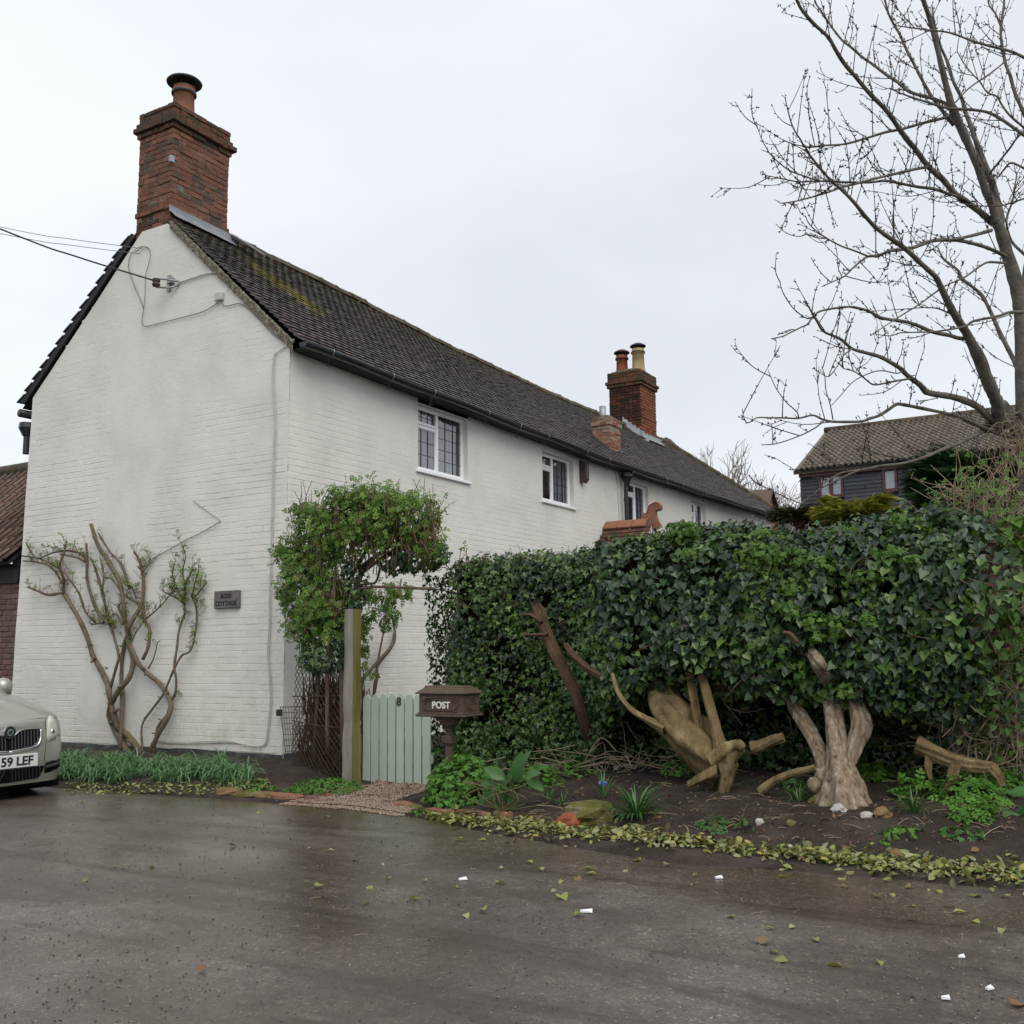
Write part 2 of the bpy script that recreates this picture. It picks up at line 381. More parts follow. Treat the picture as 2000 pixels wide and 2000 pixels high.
def m_glass(name, tint):
    t = NT(name); tr = t.n('BsdfTransparent'); tr.inputs[0].default_value = (*tint, 1); gl = t.n('BsdfGlossy', i_Roughness=.04)
    fr = t.n('Fresnel'); fr.inputs[0].default_value = 1.5; ms = t.n('MixShader')
    f2 = t.math('MULTIPLY', t.math('MINIMUM', t.math('ADD', t.math('MULTIPLY', fr.outputs[0], 1.4), .10), 1.0), t.math('SUBTRACT', 1.0, t.n('NewGeometry').outputs['Backfacing']))
    t.l(f2, ms.inputs[0]); t.l(tr.outputs[0], ms.inputs[1]); t.l(gl.outputs[0], ms.inputs[2]); t.l(ms.outputs[0], t.t.nodes['Material Output'].inputs['Surface']); return t.m
M['glass'] = m_glass('window_glass', (.8, .82, .84))
M['came'] = mat('lead_came', [(.02, .021, .024)], .5, .4)
M['curtain'] = mat('grey_curtain', [(.50, .505, .54), (.62, .625, .66)], .9, .1, 3)
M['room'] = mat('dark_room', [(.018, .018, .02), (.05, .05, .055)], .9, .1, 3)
M['boxwood'] = mat('brown_box', [(.07, .045, .04), (.11, .075, .068)], .65, .3, 5, bump=.2)

# ------------------------------------------------------------------ ground and lane
def xe(y): return np.interp(y, [-60, -8.6, -7.2, -6.2, -4.7, -3.4, -2.6, -1.7, 0, 1.25, 4, 60], [-2.4, -2.5, -2.62, -2.75, -2.38, -1.86, -1.72, -1.78, -1.9, -1.98, -2.1, -2.3])
def gz(x, y):
    x = np.asarray(x, float); y = np.asarray(y, float); d = x-xe(y)-.10*(fbm(x, y, 2.5, 3)-.5)
    bank = .02+.185*sm(d/1.5)+.11*sm((d-1.5)/1.0)+.05*(fbm(x, y, 1.3, 8)-.5)+.035*sm((-4.2-y)/1.5)*sm(d/.8)
    gate = .012+.075*sm(d/1.6)+.10*sm((d-1.6)/2)
    bed = .03+.12*sm(d/.8)+.05*sm((d-.6)/1.2)
    wb = sm((-2.75-y)/.55); wc = sm((y+1.25)/.5)
    z = bank*wb+(1-wb)*(bed*wc+gate*(1-wc))+.030*(fbm(x, y, 6, 5)-.5)*sm(d*4)+.022*(vnoise(x, y, 14, 2)-.5)*sm(d*4)
    z = np.where(d > 0, z, -.04)
    return np.where(np.abs(y) > 30, np.minimum(z, .3), z)
def m_soil():
    t = NT('garden_soil'); c = t.ramp(t.noise(2.2, 6, .65), [(.32, (.022, .016, .012)), (.5, (.042, .031, .024)), (.68, (.075, .058, .045))])
    c = t.mix(t.ramp(t.noise(60, 3, .7), [(.60, 0.), (.70, .8)]), c, (.13, .105, .08))
    c = t.mix(t.ramp(t.noise(1.6, 5, .65, None, 0, (4, 4, 4)), [(.56, 0.), (.70, .6)]), c, (.035, .042, .015))
    t.bump(t.math('ADD', t.noise(30, 5, .7), t.math('MULTIPLY', t.noise(110, 3, .7), .5)), .9, .02); return t.done(c, .85, .25)
M['soil'] = m_soil()
def m_road():
    t = NT('wet_asphalt'); X = t.xyz()
    base = t.ramp(t.noise(.9, 6, .6), [(.34, (.066, .051, .040)), (.5, (.086, .068, .054)), (.68, (.128, .108, .090))])  # silt-toned light patches put some of the wet sheen into the colour
    ag = t.n('TexVoronoi'); ag.inputs['Scale'].default_value = 85; t.l(t.pos(), ag.inputs['Vector'])
    sep = t.n('SeparateColor'); t.l(ag.outputs['Color'], sep.inputs[0])
    c = t.mix(1.0, base, t.ramp(sep.outputs[0], [(0, .7), (.6, 1.), (.9, 1.15), (.975, 1.7), (1, 2.6)]), 'MULTIPLY')
    br = t.ramp(t.noise(1.0, 7, .72, (1.9, .38, 1), .8), [(.50, 0.), (.66, .8)]); c = t.mix(br, c, (.034, .023, .014))       # washed-in dirt, in streaks along the lane
    c = t.mix(1.0, c, t.ramp(t.noise(9, 6, .75), [(.3, .72), (.5, 1.), (.7, 1.28)]), 'MULTIPLY')
    # moss at the kerbless edge
    mr = t.n('MapRange', interpolation_type='SMOOTHSTEP'); t.l(X[0], mr.inputs[0]); mr.inputs[1].default_value = -2.6; mr.inputs[2].default_value = -1.9
    k = t.math('MULTIPLY', mr.outputs[0], t.ramp(t.noise(3, 4, .6), [(.40, 0.), (.62, .8)])); c = t.mix(k, c, (.055, .048, .016))
    wet = t.noise(.42, 4, .55, (1.5, .8, 1), .3)
    ro = t.ramp(wet, [(.34, .17), (.5, .30), (.64, .50)])
    hh = t.math('ADD', t.math('MULTIPLY', ag.outputs['Distance'], .9), t.noise(190, 3, .7)); 
    bs = t.n('Bump', i_Distance=.0035); t.l(t.ramp(wet, [(.36, .10), (.5, .32), (.66, .6)]), bs.inputs['Strength']); t.l(hh, bs.inputs['Height']); t.l(bs.outputs[0], t.b.inputs['Normal'])
    return t.done(c, ro, .75)
M['road'] = m_road()
gx = np.concatenate([[-300, -120, -60, -40, -25, -16, -8, -5, -4], np.arange(-3.2, 2.2, .05), [2.4, 2.8, 3.5, 5, 8, 12, 18, 26, 40, 70, 120, 300]])
gy = np.concatenate([[-300, -120, -60, -35, -22, -16, -13], np.arange(-11, 6.6, .055), [7, 8, 10, 14, 20, 30, 45, 70, 120, 300]])
GX, GY = np.meshgrid(gx, gy, indexing='ij')
mb = MB(); mb.grid(np.stack([GX, GY, gz(GX, GY)], -1)); obj('ground', mb, M['soil'], kind='structure', smooth=True)
ry = np.concatenate([[-150, -60, -30, -20, -14], np.arange(-11, 6.5, .1), [7, 9, 12, 20, 35, 60, 150]]); u = np.concatenate([np.linspace(0, .82, 60), np.linspace(.83, 1, 26)])
UU, YY = np.meshgrid(u, ry, indexing='ij'); XX = lerp(-12.5, xe(YY)+.09+.09*(fbm(YY, YY*0+3, 3.2, 4)-.5), UU)
mb = MB(); ZZ = .006*(fbm(XX, YY, .8, 9)-.5)+.012*(fbm(XX, YY, .35, 6)-.5)-.012*sm((UU-.985)/.015)
mb.grid(np.stack([XX, YY, ZZ], -1)); obj('road', mb, M['road'], kind='structure', smooth=True)

# ------------------------------------------------------------------ the white cottage
cottage = empty('cottage', (0, 0, 0), 'long white painted brick cottage with a tiled roof beside the lane', 'cottage')
def gtop(y): return np.minimum(np.where(y < YR, 5.62+.892*y, 8.07-.905*(y-YR))-.07, 7.72)
def gleft(z): return 5.60-.031*z
def smooth_g(y, z):
    """where paint and render have filled the joints of the gable"""
    n = fbm(y, z, 1.3, 2)-.5; w = .50+.25*np.exp(-((z-4.7)/.8)**2)+.12*np.exp(-((z-1.0)/.8)**2)
    c = 3.05-.10*np.sin(z*1.1)-.45*np.exp(-((z-4.7)/.7)**2)+.35*np.exp(-((z-.8)/.7)**2)
    s = sm((w+.28-np.abs(y-c+.5*n))/.35)*sm((z-.3)/.3)
    s = np.maximum(s, .78*sm((z-5.0+1.6*n)/1.0)); s = np.maximum(s, .9*sm((.12-y)/.1)); s = np.maximum(s, sm((n-.10)/.15)*.9); s = np.maximum(s, .02+.42*sm((z-3.6)/1.2)+.50*sm((fbm(y*.6, z*2, 1.6, 12)-.30)/.45))
    return np.clip(s, 0, 1)
def smooth_f(x, z): n = fbm(x, z, 1.0, 6)-.5; return np.clip(.40+.5*sm((z-4.6+1.2*n)/.6)+1.5*np.maximum(n, -.25)+.35*(fbm(x*.5, z*2, 2.4, 12)-.5)+.5*sm((x-9.6)/2), 0, 1.0)
BH, BL = .0845, .245
vy = np.linspace(0, 1, 150); vz = np.linspace(0, 1, 210); VY, VZ = np.meshgrid(vy, vz, indexing='ij')
GYY = VY*gleft(4.0); GZZ = VZ*gtop(GYY); GYY = VY*gleft(GZZ); GZZ = np.minimum(GZZ, gtop(GYY))
def und(a, b): return .012*(fbm(a, b, .8, 9)-.5)
mb = MB(); sx_ = und(GYY, GZZ)+smooth_g(GYY, GZZ)*.0078+.0016*(fbm(GYY, GZZ, 9, 3)-.5); mb.grid(np.stack([-sx_, GYY, GZZ], -1)[::-1])
gw = obj('gable_wall', mb, M['wall'], cottage, smooth=True)
def brick_tpl(L, H, D, ex, ez):
    """a brick seen from its face (-y): sides, taken-off edges, face"""
    a, b = L/2, H/2; o = [(-a, -b), (a, -b), (a, b), (-a, b)]; i_ = [(-a+ex, -b+ez), (a-ex, -b+ez), (a-ex, b-ez), (-a+ex, b-ez)]
    v = [(x, D, z) for x, z in o]+[(x, .06, z) for x, z in o]+[(x, 0, z) for x, z in i_]
    f = [(k, (k+1) % 4, 4+(k+1) % 4, 4+k) for k in range(4)]+[(4+k, 4+(k+1) % 4, 8+(k+1) % 4, 8+k) for k in range(4)]+[(8, 9, 10, 11)]
    return np.array(v), np.array(f)
BT, BF = brick_tpl(1, 1, 1, .012, .055)
def course_bricks(length, z0, z1, seed, L=BL, H=BH):
    """(centre along the wall, centre height, length) of bricks laid in courses"""
    rr = np.random.default_rng(seed); out = []; k = 0; z = z0
    while z+H < z1+.001:
        x = -rr.random()*L if k % 2 else -rr.random()*L*.5
        while x < length:
            l = L*(.5 if rr.random() < .22 else 1)*(.94+.12*rr.random())
            a, b = max(x, 0), min(x+l, length)
            if b-a > .05: out.append(((a+b)/2, z+H/2, b-a))
            x += l
        z += H; k += 1
    return np.array(out)
def lay(mbx, C, face, mapf, H=BH, joint=.010, depth_=.04, rots=None):
    """bricks into one mesh; mapf gives (pos, axis along, axis out) arrays"""
    pos, al, out = mapf(C); N = len(C); zz = np.tile([0, 0, 1.], (N, 1)); tl = (rng.random(N)-.5)*.012
    al = al+zz*tl[:, None]
    Rm = np.stack([al*(C[:, 2]-.002-.006*rng.random(N)**3)[:, None], -out*depth_, zz*(H-joint*(.45+.6*rng.random(N)))[:, None]], -1)
    mbx.inst(BT, BF, Rm, pos)
# gable: the bricks one can pick out on their own, the others joined
C = course_bricks(5.62, .26, 8.0, 5); C = C[(C[:, 1]+BH/2 < gtop(C[:, 0])-.10) & (C[:, 0]+C[:, 2]/2 < gleft(C[:, 1])+.002)]
sg = smooth_g(C[:, 0], C[:, 1]); C = C[sg < .985]; sg = sg[sg < .985]
score = (1-sg)-.12*C[:, 0]-.08*np.abs(C[:, 1]-2.5)+.2*(C[:, 2] > .18); order = np.argsort(-score); own = order[:300]; rest = order[300:]
def gmap(C):
    N = len(C); pr = und(C[:, 0], C[:, 1])+.0064+.0011*rng.normal(0, 1, N).clip(-1, 1.5)*(.35+.65*(1-smooth_g(C[:, 0], C[:, 1]))); p = np.stack([-pr, C[:, 0], C[:, 1]+.016*(fbm(C[:, 0], C[:, 1]*.5, 1.1, 4)-.5)+rng.normal(0, .0012, N)], -1)
    return p, np.tile([0, -1., 0], (N, 1)), np.tile([-1., 0, 0], (N, 1))
mb = MB(); lay(mb, C[rest], 0, gmap); obj('brickwork', mb, M['wall'], gw, kind='stuff')
def solid_brick(name, L, H, D, e, m, wob=.0):
    b = MB(); b.bevbox((-L/2, 0, -H/2), (L/2, D, H/2), e, .5); me = b.mesh(name, m)
    if wob:
        for v in me.vertices: v.co += Vector(rng.normal(0, wob, 3))
    return me
gm = [solid_brick('brick', BL-.004, BH-.006, .05, .003, M['wall'], .0008) for _ in range(5)]+[solid_brick('brick', BL/2-.004, BH-.006, .05, .003, M['wall'], .0008) for _ in range(3)]
RZM = Matrix.Rotation(R(-90), 3, 'Z')
for k in own:
    y, z, l = C[k]; me = gm[random.randrange(5)] if l > .18 else gm[5+random.randrange(3)]; L0 = BL-.004 if l > .18 else BL/2-.004
    link('brick', me, (-.0064-float(und(y, z))-.0010*random.gauss(0, .8), y, z+.016*(float(fbm(y, z*.5, 1.1, 4))-.5)+random.gauss(0, .0012)), gw, RZM, ((l-.004)/L0, 1, 1))
# front wall with its window openings
def fx(px, py): return P(px, py, y=0)[0]
WIN = [dict(x0=2.80, x1=4.20, z0=4.25, z1=5.30, mull=fx(862, 870), cur=True, g=((3, 2), (3, 3), (3, 5))),
       dict(x0=6.69, x1=7.95, z0=4.25, z1=5.20, mull=fx(1086, 930), cur=False, g=((3, 2), (3, 3), (3, 5))),
       dict(x0=10.45, x1=11.62, z0=4.24, z1=5.17, mull=fx(1246, 970), cur=False, g=((3, 2), (3, 4), (3, 6))),
       dict(x0=14.28, x1=15.28, z0=4.10, z1=5.20, mull=fx(1362, 1000), cur=False, g=((2, 2), (2, 4), (3, 6))),
       dict(x0=18.40, x1=19.35, z0=4.30, z1=5.15, mull=18.9, cur=False, g=((2, 1), (2, 2), (2, 3)))]
LW = 20.95
ax = np.unique(np.concatenate([np.arange(0, LW, .07), [LW]]+[[w['x0'], w['x1']] for w in WIN])); az = np.unique(np.concatenate([np.arange(0, 5.30, .06), [5.30]]+[[w['z0'], w['z1']] for w in WIN]))
AX, AZ = np.meshgrid(ax, az, indexing='ij'); cx_ = (AX[:-1, :-1]+AX[1:, 1:])/2; cz_ = (AZ[:-1, :-1]+AZ[1:, 1:])/2
keep = np.ones(cx_.shape, bool)
for w in WIN: keep &= ~((cx_ > w['x0']) & (cx_ < w['x1']) & (cz_ > w['z0']) & (cz_ < w['z1']))
mb = MB(); mb.grid(np.stack([AX, -und(AX, AZ)-smooth_f(AX, AZ)*.0062-.0016*(fbm(AX, AZ, 9, 5)-.5), np.where(AZ > 5.29, np.interp(AX, EZX, EZZ)-.07, AZ)], -1), mask=keep)
for a, b in (((LW, 0, 0), (LW+.02, 5.4, 5.3)), ((0.0, 5.42, 0), (LW, 5.44, 5.3))): mb.box(a, b)
fw_ = obj('front_wall', mb, M['wall'], cottage, smooth=False)
C = course_bricks(LW, .26, 5.30, 9); C = C[(C[:, 1] > 2.1) | (C[:, 0] < 3.2)]; C = C[smooth_f(C[:, 0], C[:, 1]) < .985]
for w in WIN: C = C[~((C[:, 0]+C[:, 2]/2 > w['x0']-.02) & (C[:, 0]-C[:, 2]/2 < w['x1']+.02) & (C[:, 1]+BH/2 > w['z0']-.09) & (C[:, 1]-BH/2 < w['z1']+.01))]
def fmap(C):
    N = len(C); pr = und(C[:, 0], C[:, 1])+.0048+.0008*rng.normal(0, 1, N).clip(-1, 1.5)*(.35+.65*(1-smooth_f(C[:, 0], C[:, 1]))); return np.stack([C[:, 0], -pr, C[:, 1]+.016*(fbm(C[:, 0], C[:, 1]*.5, .9, 4)-.5)], -1), np.tile([1., 0, 0], (N, 1)), np.tile([0, -1., 0], (N, 1))
mb = MB(); lay(mb, C, 0, fmap); obj('brickwork', mb, M['wall'], fw_, kind='stuff')
# tarred plinth
py_ = np.linspace(0, 5.58, 90); pz_ = np.linspace(-.05, 1, 8); A_, B_ = np.meshgrid(py_, pz_, indexing='ij'); top = .255+.03*(fbm(A_, A_*0, 2.3, 4)-.5)
mb = MB(); mb.grid(np.stack([-.022-.012*(fbm(A_, B_*3, 5, 2)-.5)+.012*(B_ > .9), A_, np.minimum(B_, 1)*top], -1)[::-1])
A2, B2 = np.meshgrid(np.linspace(0, 5, 50), pz_, indexing='ij'); mb.grid(np.stack([A2, -.02-.01*(fbm(A2, B2*3, 5, 8)-.5), B2*.26], -1)); obj('plinth', mb, M['plinth'], cottage, smooth=True)

# windows
for w in WIN:
    x0, x1, z0, z1, xm = w['x0'], w['x1'], w['z0'], w['z1'], w['mull']; yf0, yf1 = .085, .145
    mb = MB(); fwd = .055
    mb.bevbox((x0, yf0, z0), (x0+fwd, yf1, z1), .006); mb.bevbox((x1-fwd, yf0, z0), (x1, yf1, z1), .006)
    mb.bevbox((x0+fwd-.001, yf0+.002, z1-fwd), (x1-fwd+.001, yf1-.002, z1), .006); mb.bevbox((x0+fwd-.001, yf0+.002, z0), (x1-fwd+.001, yf1-.002, z0+fwd+.015), .006)
    mb.bevbox((xm-.032, yf0-.006, z0+fwd), (xm+.032, yf1-.004, z1-fwd), .006)
    zt = z1-(z1-z0)*.31; mb.bevbox((x0+fwd-.001, yf0+.001, zt-.03), (xm-.031, yf1-.003, zt+.03), .006)
    # the opening lights stand a little proud of the frame
    lights = [(x0+fwd, xm-.032, zt+.03, z1-fwd, w['g'][0], True), (x0+fwd, xm-.032, z0+fwd+.015, zt-.03, w['g'][1], False), (xm+.032, x1-fwd, z0+fwd+.015, z1-fwd, w['g'][2], False)]
    for a, b, c, d, g, sash in lights:
        e = .030 if sash else .012; yy = yf0-.018 if sash else yf0+.01
        for q in (((a-e*.4, yy, c-e*.4), (a+e, yy+.03, d+e*.4)), ((b-e, yy, c-e*.4), (b+e*.4, yy+.03, d+e*.4)), ((a+e, yy+.001, c-e*.4), (b-e, yy+.029, c+e)), ((a+e, yy+.001, d-e), (b-e, yy+.029, d+e*.4))): mb.bevbox(*q, .004)
    wo = obj('window', mb, M['white'], cottage)
    mb = MB(); mb.bevbox((x0-.05, -.045, z0-.045), (x1+.05, .085, z0), .008); obj('sill', mb, M['white'], wo)
    mb = MB()
    for xx in ((x0, x0+.012), (x1-.012, x1)): mb.box((xx[0], -.004, z0), (xx[1], yf0, z1))
    mb.box((x0+.012, -.003, z1-.012), (x1-.012, yf0, z1)); obj('reveal', mb, M['render'], wo)
    mc = MB()
    for a, b, c, d, g, sash in lights:
        e = .026 if sash else .010; a, b, c, d = a+e, b-e, c+e, d-e; nx, nz_ = g
        for i in range(nx):
            for j in range(nz_):
                xa, xb = lerp(a, b, i/nx), lerp(a, b, (i+1)/nx); za, zb = lerp(c, d, j/nz_), lerp(c, d, (j+1)/nz_)
                m1 = MB(); tl = rng.normal(0, .0010, 4); yy = .112
                m1.hexa([(xa, yy+tl[0], za), (xb, yy+tl[1], za), (xb, yy+.004+tl[1], za), (xa, yy+.004+tl[0], za), (xa, yy+tl[2], zb), (xb, yy+tl[3], zb), (xb, yy+.004+tl[3], zb), (xa, yy+.004+tl[2], zb)])
                obj('pane', m1, M['glass'], wo)
        for i in range(1, nx): mc.box((lerp(a, b, i/nx)-.0035, .104, c), (lerp(a, b, i/nx)+.0035, .122, d))
        for j in range(1, nz_): mc.box((a, .105, lerp(c, d, j/nz_)-.0035), (b, .121, lerp(c, d, j/nz_)+.0035))
    obj('glazing_bars', mc, M['came'], wo)
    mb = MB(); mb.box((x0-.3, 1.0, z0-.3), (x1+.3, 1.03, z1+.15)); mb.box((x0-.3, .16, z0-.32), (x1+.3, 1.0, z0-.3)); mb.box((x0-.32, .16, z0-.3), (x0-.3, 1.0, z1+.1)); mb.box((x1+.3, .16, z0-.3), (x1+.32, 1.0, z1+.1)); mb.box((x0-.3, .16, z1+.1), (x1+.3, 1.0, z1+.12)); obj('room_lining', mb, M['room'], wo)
    cxs = np.linspace(x0, x1, 90) if w['cur'] else np.concatenate([np.linspace(x1-.35, x1, 30)])
    cc, dd = np.meshgrid(cxs, np.linspace(z0-.1, z1+.08, 4), indexing='ij'); mb = MB(); mb.grid(np.stack([cc, .24+.022*np.sin(cc*38+2*np.sin(cc*7))+.01*np.sin(cc*90), dd], -1)); obj('curtain', mb, M['curtain'], wo, smooth=True)
# ------------------------------------------------------------------ roof
roof = empty('roof', (0, 0, 5.5), None, None); roof.parent = cottage; roof.location = (0, 0, 5.5)
def hipx(t): return 21.9-t*2.6
nx_ = 60; tt = np.linspace(0, 1, 14); xs = np.linspace(-.06, 1, nx_)
mb = MB(); UX, TT = np.meshgrid(np.linspace(0, 1, nx_), tt, indexing='ij'); XX = lerp(.03, hipx(TT), UX)
mb.grid(np.stack([XX, lerp(YE+.03, YR, TT), roofz(XX, TT)-.05], -1))
mb.grid(np.stack([XX, lerp(2*YR-YE+.0, YR, TT), roofz(XX, TT)-.05+(TT-1)*.03], -1)[::-1])
hv = [(hipx(0), YE, roofz(21.9, 0)-.05), (hipx(1), YR, 7.83), (hipx(0), 2*YR-YE, roofz(21.9, 0)-.05)]; mb.add(hv, [(0, 2, 1)])
obj('roof_deck', mb, M['blackwood'], roof)
GA, TWD, SL = .118, .172, math.hypot(YR-YE, 2.62); nrow = int(SL/GA); SN = unit(np.array([0, -2.62, YR-YE])); SU = unit(np.array([0, YR-YE, 2.62]))
rows = []
for j in range(nrow):
    t0 = j*GA/SL
    for i in range(-1 if j % 2 else 0, int(22/TWD)+1):
        x = max(-.03+TWD*(i+(.5 if j % 2 else 0)), -.035)+.003*rng.normal()
        if x < -.06 or x+TWD/2 > hipx(t0): continue
        rows.append((x, t0, j))
rows = np.array(rows)
# leave the chimney stacks standing through the tiles
def clear(x, t):
    y = lerp(YE, YR, t); k = np.ones(len(x), bool)
    for a, b, c in ((-.1, 1.13, 2.36), (16.4, 17.55, 2.15), (10.6, 11.3, .28)):
        d = 3 if a != 10.6 else .72
        k &= ~((x > a) & (x < b) & (y > c) & (y < d))
    return k
rows = rows[clear(rows[:, 0]+TWD/2, rows[:, 1]+.02)]
def tile_pos(rw):
    sag = .02*(fbm(rw[:, 0], rw[:, 1]*4, .6, 3)-.5)
    return np.stack([rw[:, 0]+TWD/2, lerp(YE, YR, rw[:, 1]), roofz(rw[:, 0], rw[:, 1])+sag], -1)+SN*.012
def tile_tpl():
    w = TWD/2-.0015; l = GA*1.7; h = .019; v = []
    for s_, off in ((-.012, .024), (l, -.014)):
        for x, c in ((-w, 0), (0, .004), (w, 0)): v += [(x, s_, off+c-h), (x, s_, off+c)]
    f = [(0, 2, 3, 1), (2, 4, 5, 3), (1, 3, 9, 7), (3, 5, 11, 9), (0, 1, 7, 6), (4, 10, 11, 5)]
    return np.array(v), np.array(f)
TV, TF = tile_tpl(); near = np.linalg.norm(tile_pos(rows)-CAM, axis=1)+.5*np.abs(rows[:, 1]-.4)*3; od = np.argsort(near); own = rows[od[:300]]; rest = rows[od[300:]]
def tile_R(N):
    a = rng.normal(0, .010, N); b = rng.normal(0, .012, N)
    xa = np.tile([1., 0, 0], (N, 1))+SU*a[:, None]+SN*b[:, None]; xa = unit(xa); up = unit(np.tile(SU, (N, 1))-SU@np.zeros(3)+SN*rng.normal(0, .010, N)[:, None]); up = unit(up-(np.sum(up*xa, 1))[:, None]*xa); return np.stack([xa, up, np.cross(xa, up)], -1)
mb = MB(); mb.inst(TV, TF, tile_R(len(rest)), tile_pos(rest)+SN*rng.normal(0, .0012, len(rest))[:, None]+SU*(rng.normal(0, .0025, len(rest))*(1+3*(rng.random(len(rest)) < .03)))[:, None])
# the rear slope, whose ends show along the left verge
rr_ = np.array([(-.06+TWD*(i+(.5 if j % 2 else 0)), j*GA*1.02/SL, j) for j in range(nrow-5) for i in range(8)]); pb = tile_pos(rr_); pb[:, 1] = 2*YR-pb[:, 1]; SUb = SU*(1, -1, 1); SNb = SN*(1, -1, 1); Rb = np.tile(np.stack([(-1., 0, 0), SUb, SNb], -1), (len(pb), 1, 1))
mb.inst(TV, TF, Rb, pb+SNb*rng.normal(0, .002, len(pb))[:, None]); obj('tiling', mb, M['tile'], roof, kind='stuff')
tm = []
for _ in range(4):
    b = MB(); b.add(TV+rng.normal(0, .0012, TV.shape), TF, .5); tm.append(b.mesh('roof_tile', M['tile']))
RR = tile_R(len(own)); pp = tile_pos(own)
for k in range(len(own)): link('roof_tile', tm[random.randrange(4)], pp[k]+SN*random.gauss(0, .0012), roof, Matrix(RR[k].tolist()))
# ridge tiles bedded in mortar
ang = np.linspace(-.15, math.pi+.15, 9)
def ridge_tile(x, l, hip=None):
    b = MB(); p0 = np.array([x, YR, np.interp(x, RZX, RZZ)-.03+random.gauss(0, .008)]); p1 = np.array([x+l, YR, np.interp(x+l, RZX, RZZ)-.03+random.gauss(0, .008)])
    rad = .125+random.gauss(0, .006); prof = np.stack([0*ang, np.cos(ang)*rad, np.sin(ang)*rad*.85], -1)
    b.grid(np.stack([p0+prof, p0+(p1-p0)*.93+prof, p1+prof*1.07, p1+prof*.9], 0), random.random()); return b
x = 1.16
while x < 19.1:
    if not (16.2 < x < 17.5): obj('ridge_tile', ridge_tile(x, .40), M['ridge'], roof, smooth=True)
    x += .405
for k in range(9):
    t0, t1 = 1-k/9, 1-(k+1)/9; b = MB(); p0 = np.array([hipx(t0), lerp(YE, YR, t0), roofz(hipx(t0), t0)+.02]); p1 = np.array([hipx(t1), lerp(YE, YR, t1), roofz(hipx(t1), t1)+.02]); b.tube([p0, p1], [.10, .115], 8); obj('hip_tile', b, M['ridge'], roof, smooth=True)
# ragged verge mortar at the gable, black barge board on the far side
mb = MB(); t_ = np.linspace(0.01, .86, 90); pr = []
for k, (o0, o1) in enumerate(((-.005, -.16), (-.05, -.15), (-.055, -.03), (-.02, -.01))):
    q = np.stack([np.full(90, o0)-.012*(rng.random(90)-.5), lerp(YE+.12, YR, t_), roofz(0*t_, t_)+o1+.018*(rng.random(90)-.5)], -1); pr.append(q)
mb.grid(np.stack(pr, 0)); obj('verge', mb, M['verge'], roof)
mb = MB(); a = np.array([-.045, 2*YR-YE-.04, 5.50]); b = np.array([-.045, 3.19, 7.73]); n = unit(np.array([0, .9, 1.]))
mb.hexa([a, a+(.05, 0, 0), b+(.05, 0, 0), b, a-n*.10+(0, -.05, .03), a-n*.10+(.05, -.05, .03), b-n*.10+(.05, 0, 0), b-n*.10]); obj('barge_board', mb, M['blackwood'], roof)

# ------------------------------------------------------------------ gutter and downpipes
gxs = np.linspace(-.06, 21.6, 80); ga = np.linspace(-.1, math.pi+.1, 9); GR = .070
def gut(x): return np.array([x, YE-.045, np.interp(x, EZX, EZZ)-.035+.01*math.sin(x*2.1)])
mb = MB(); gp = np.array([gut(x) for x in gxs])
pro = np.stack([0*ga, -np.cos(ga)*GR, -np.sin(ga)*GR], -1); mb.grid(gp[:, None]+pro[None], .4); mb.grid((gp[:, None]+pro[None]*.92)[::-1], .4)
c0 = gut(-.06); mb.add(np.vstack([c0+pro]), [list(range(9))]); mb.tube([c0+(-.006, -GR, 0), c0+(-.006, -GR*.7, -GR*.7), c0+(-.006, 0, -GR), c0+(-.006, GR*.7, -GR*.7), c0+(-.006, GR, 0)], .008, 5)
gutter = obj('gutter', mb, M['black'], cottage, smooth=True)
for x in (.45, 1.75, 2.78, 4.32, 5.35, 6.35, 7.9, 8.9, 11.9, 12.9, 14.4, 16.0):
    mb = MB(); c = gut(x); a_ = np.linspace(-.35, math.pi+.3, 12); mb.tube([c+np.array([0, -math.cos(q)*(GR+.005), -math.sin(q)*(GR+.005)]) for q in a_], .006, 5)
    obj('gutter_bracket', mb, M['galv'], gutter)
    # the little wire crosses that hang from the brackets
    mb = MB(); d = c+np.array([.0, .02, -GR]); mb.tube([d, d+(0, .0, -.16)], .0045, 4); mb.tube([d+(-.07, 0, -.125), d+(.08, .01, -.10)], .004, 4); mb.tube([d+(.01, -.05, -.12), d+(0, .05, -.115)], .004, 4); obj('wire_cross', mb, M['darkwire'], gutter)
mb = MB(); fz = np.array([np.interp(x, EZX, EZZ) for x in gxs])
for k in range(len(gxs)-1):
    a, b = gxs[k], gxs[k+1]
    if a < .0: a = .02
    mb.hexa([(a, YE+.02, fz[k]-.085), (b, YE+.02, fz[k+1]-.085), (b, YE+.06, fz[k+1]-.085), (a, YE+.06, fz[k]-.085), (a, YE+.02, fz[k]-.01), (b, YE+.02, fz[k+1]-.01), (b, YE+.06, fz[k+1]-.01), (a, YE+.06, fz[k]-.01)])
    mb.hexa([(a, YE+.06, fz[k]-.085), (b, YE+.06, fz[k+1]-.085), (b, .03, fz[k+1]-.085), (a, .03, fz[k]-.085), (a, YE+.06, fz[k]-.065), (b, YE+.06, fz[k+1]-.065), (b, .03, fz[k+1]-.065), (a, .03, fz[k]-.065)])
obj('fascia', mb, M['blackwood'], cottage)
mb = MB(); dx = P(1221, 960, y=-.1)[0]
mb.tube([gut(dx)+(0, 0, -.02), gut(dx)+(0, 0, -.10)], .05, 10)
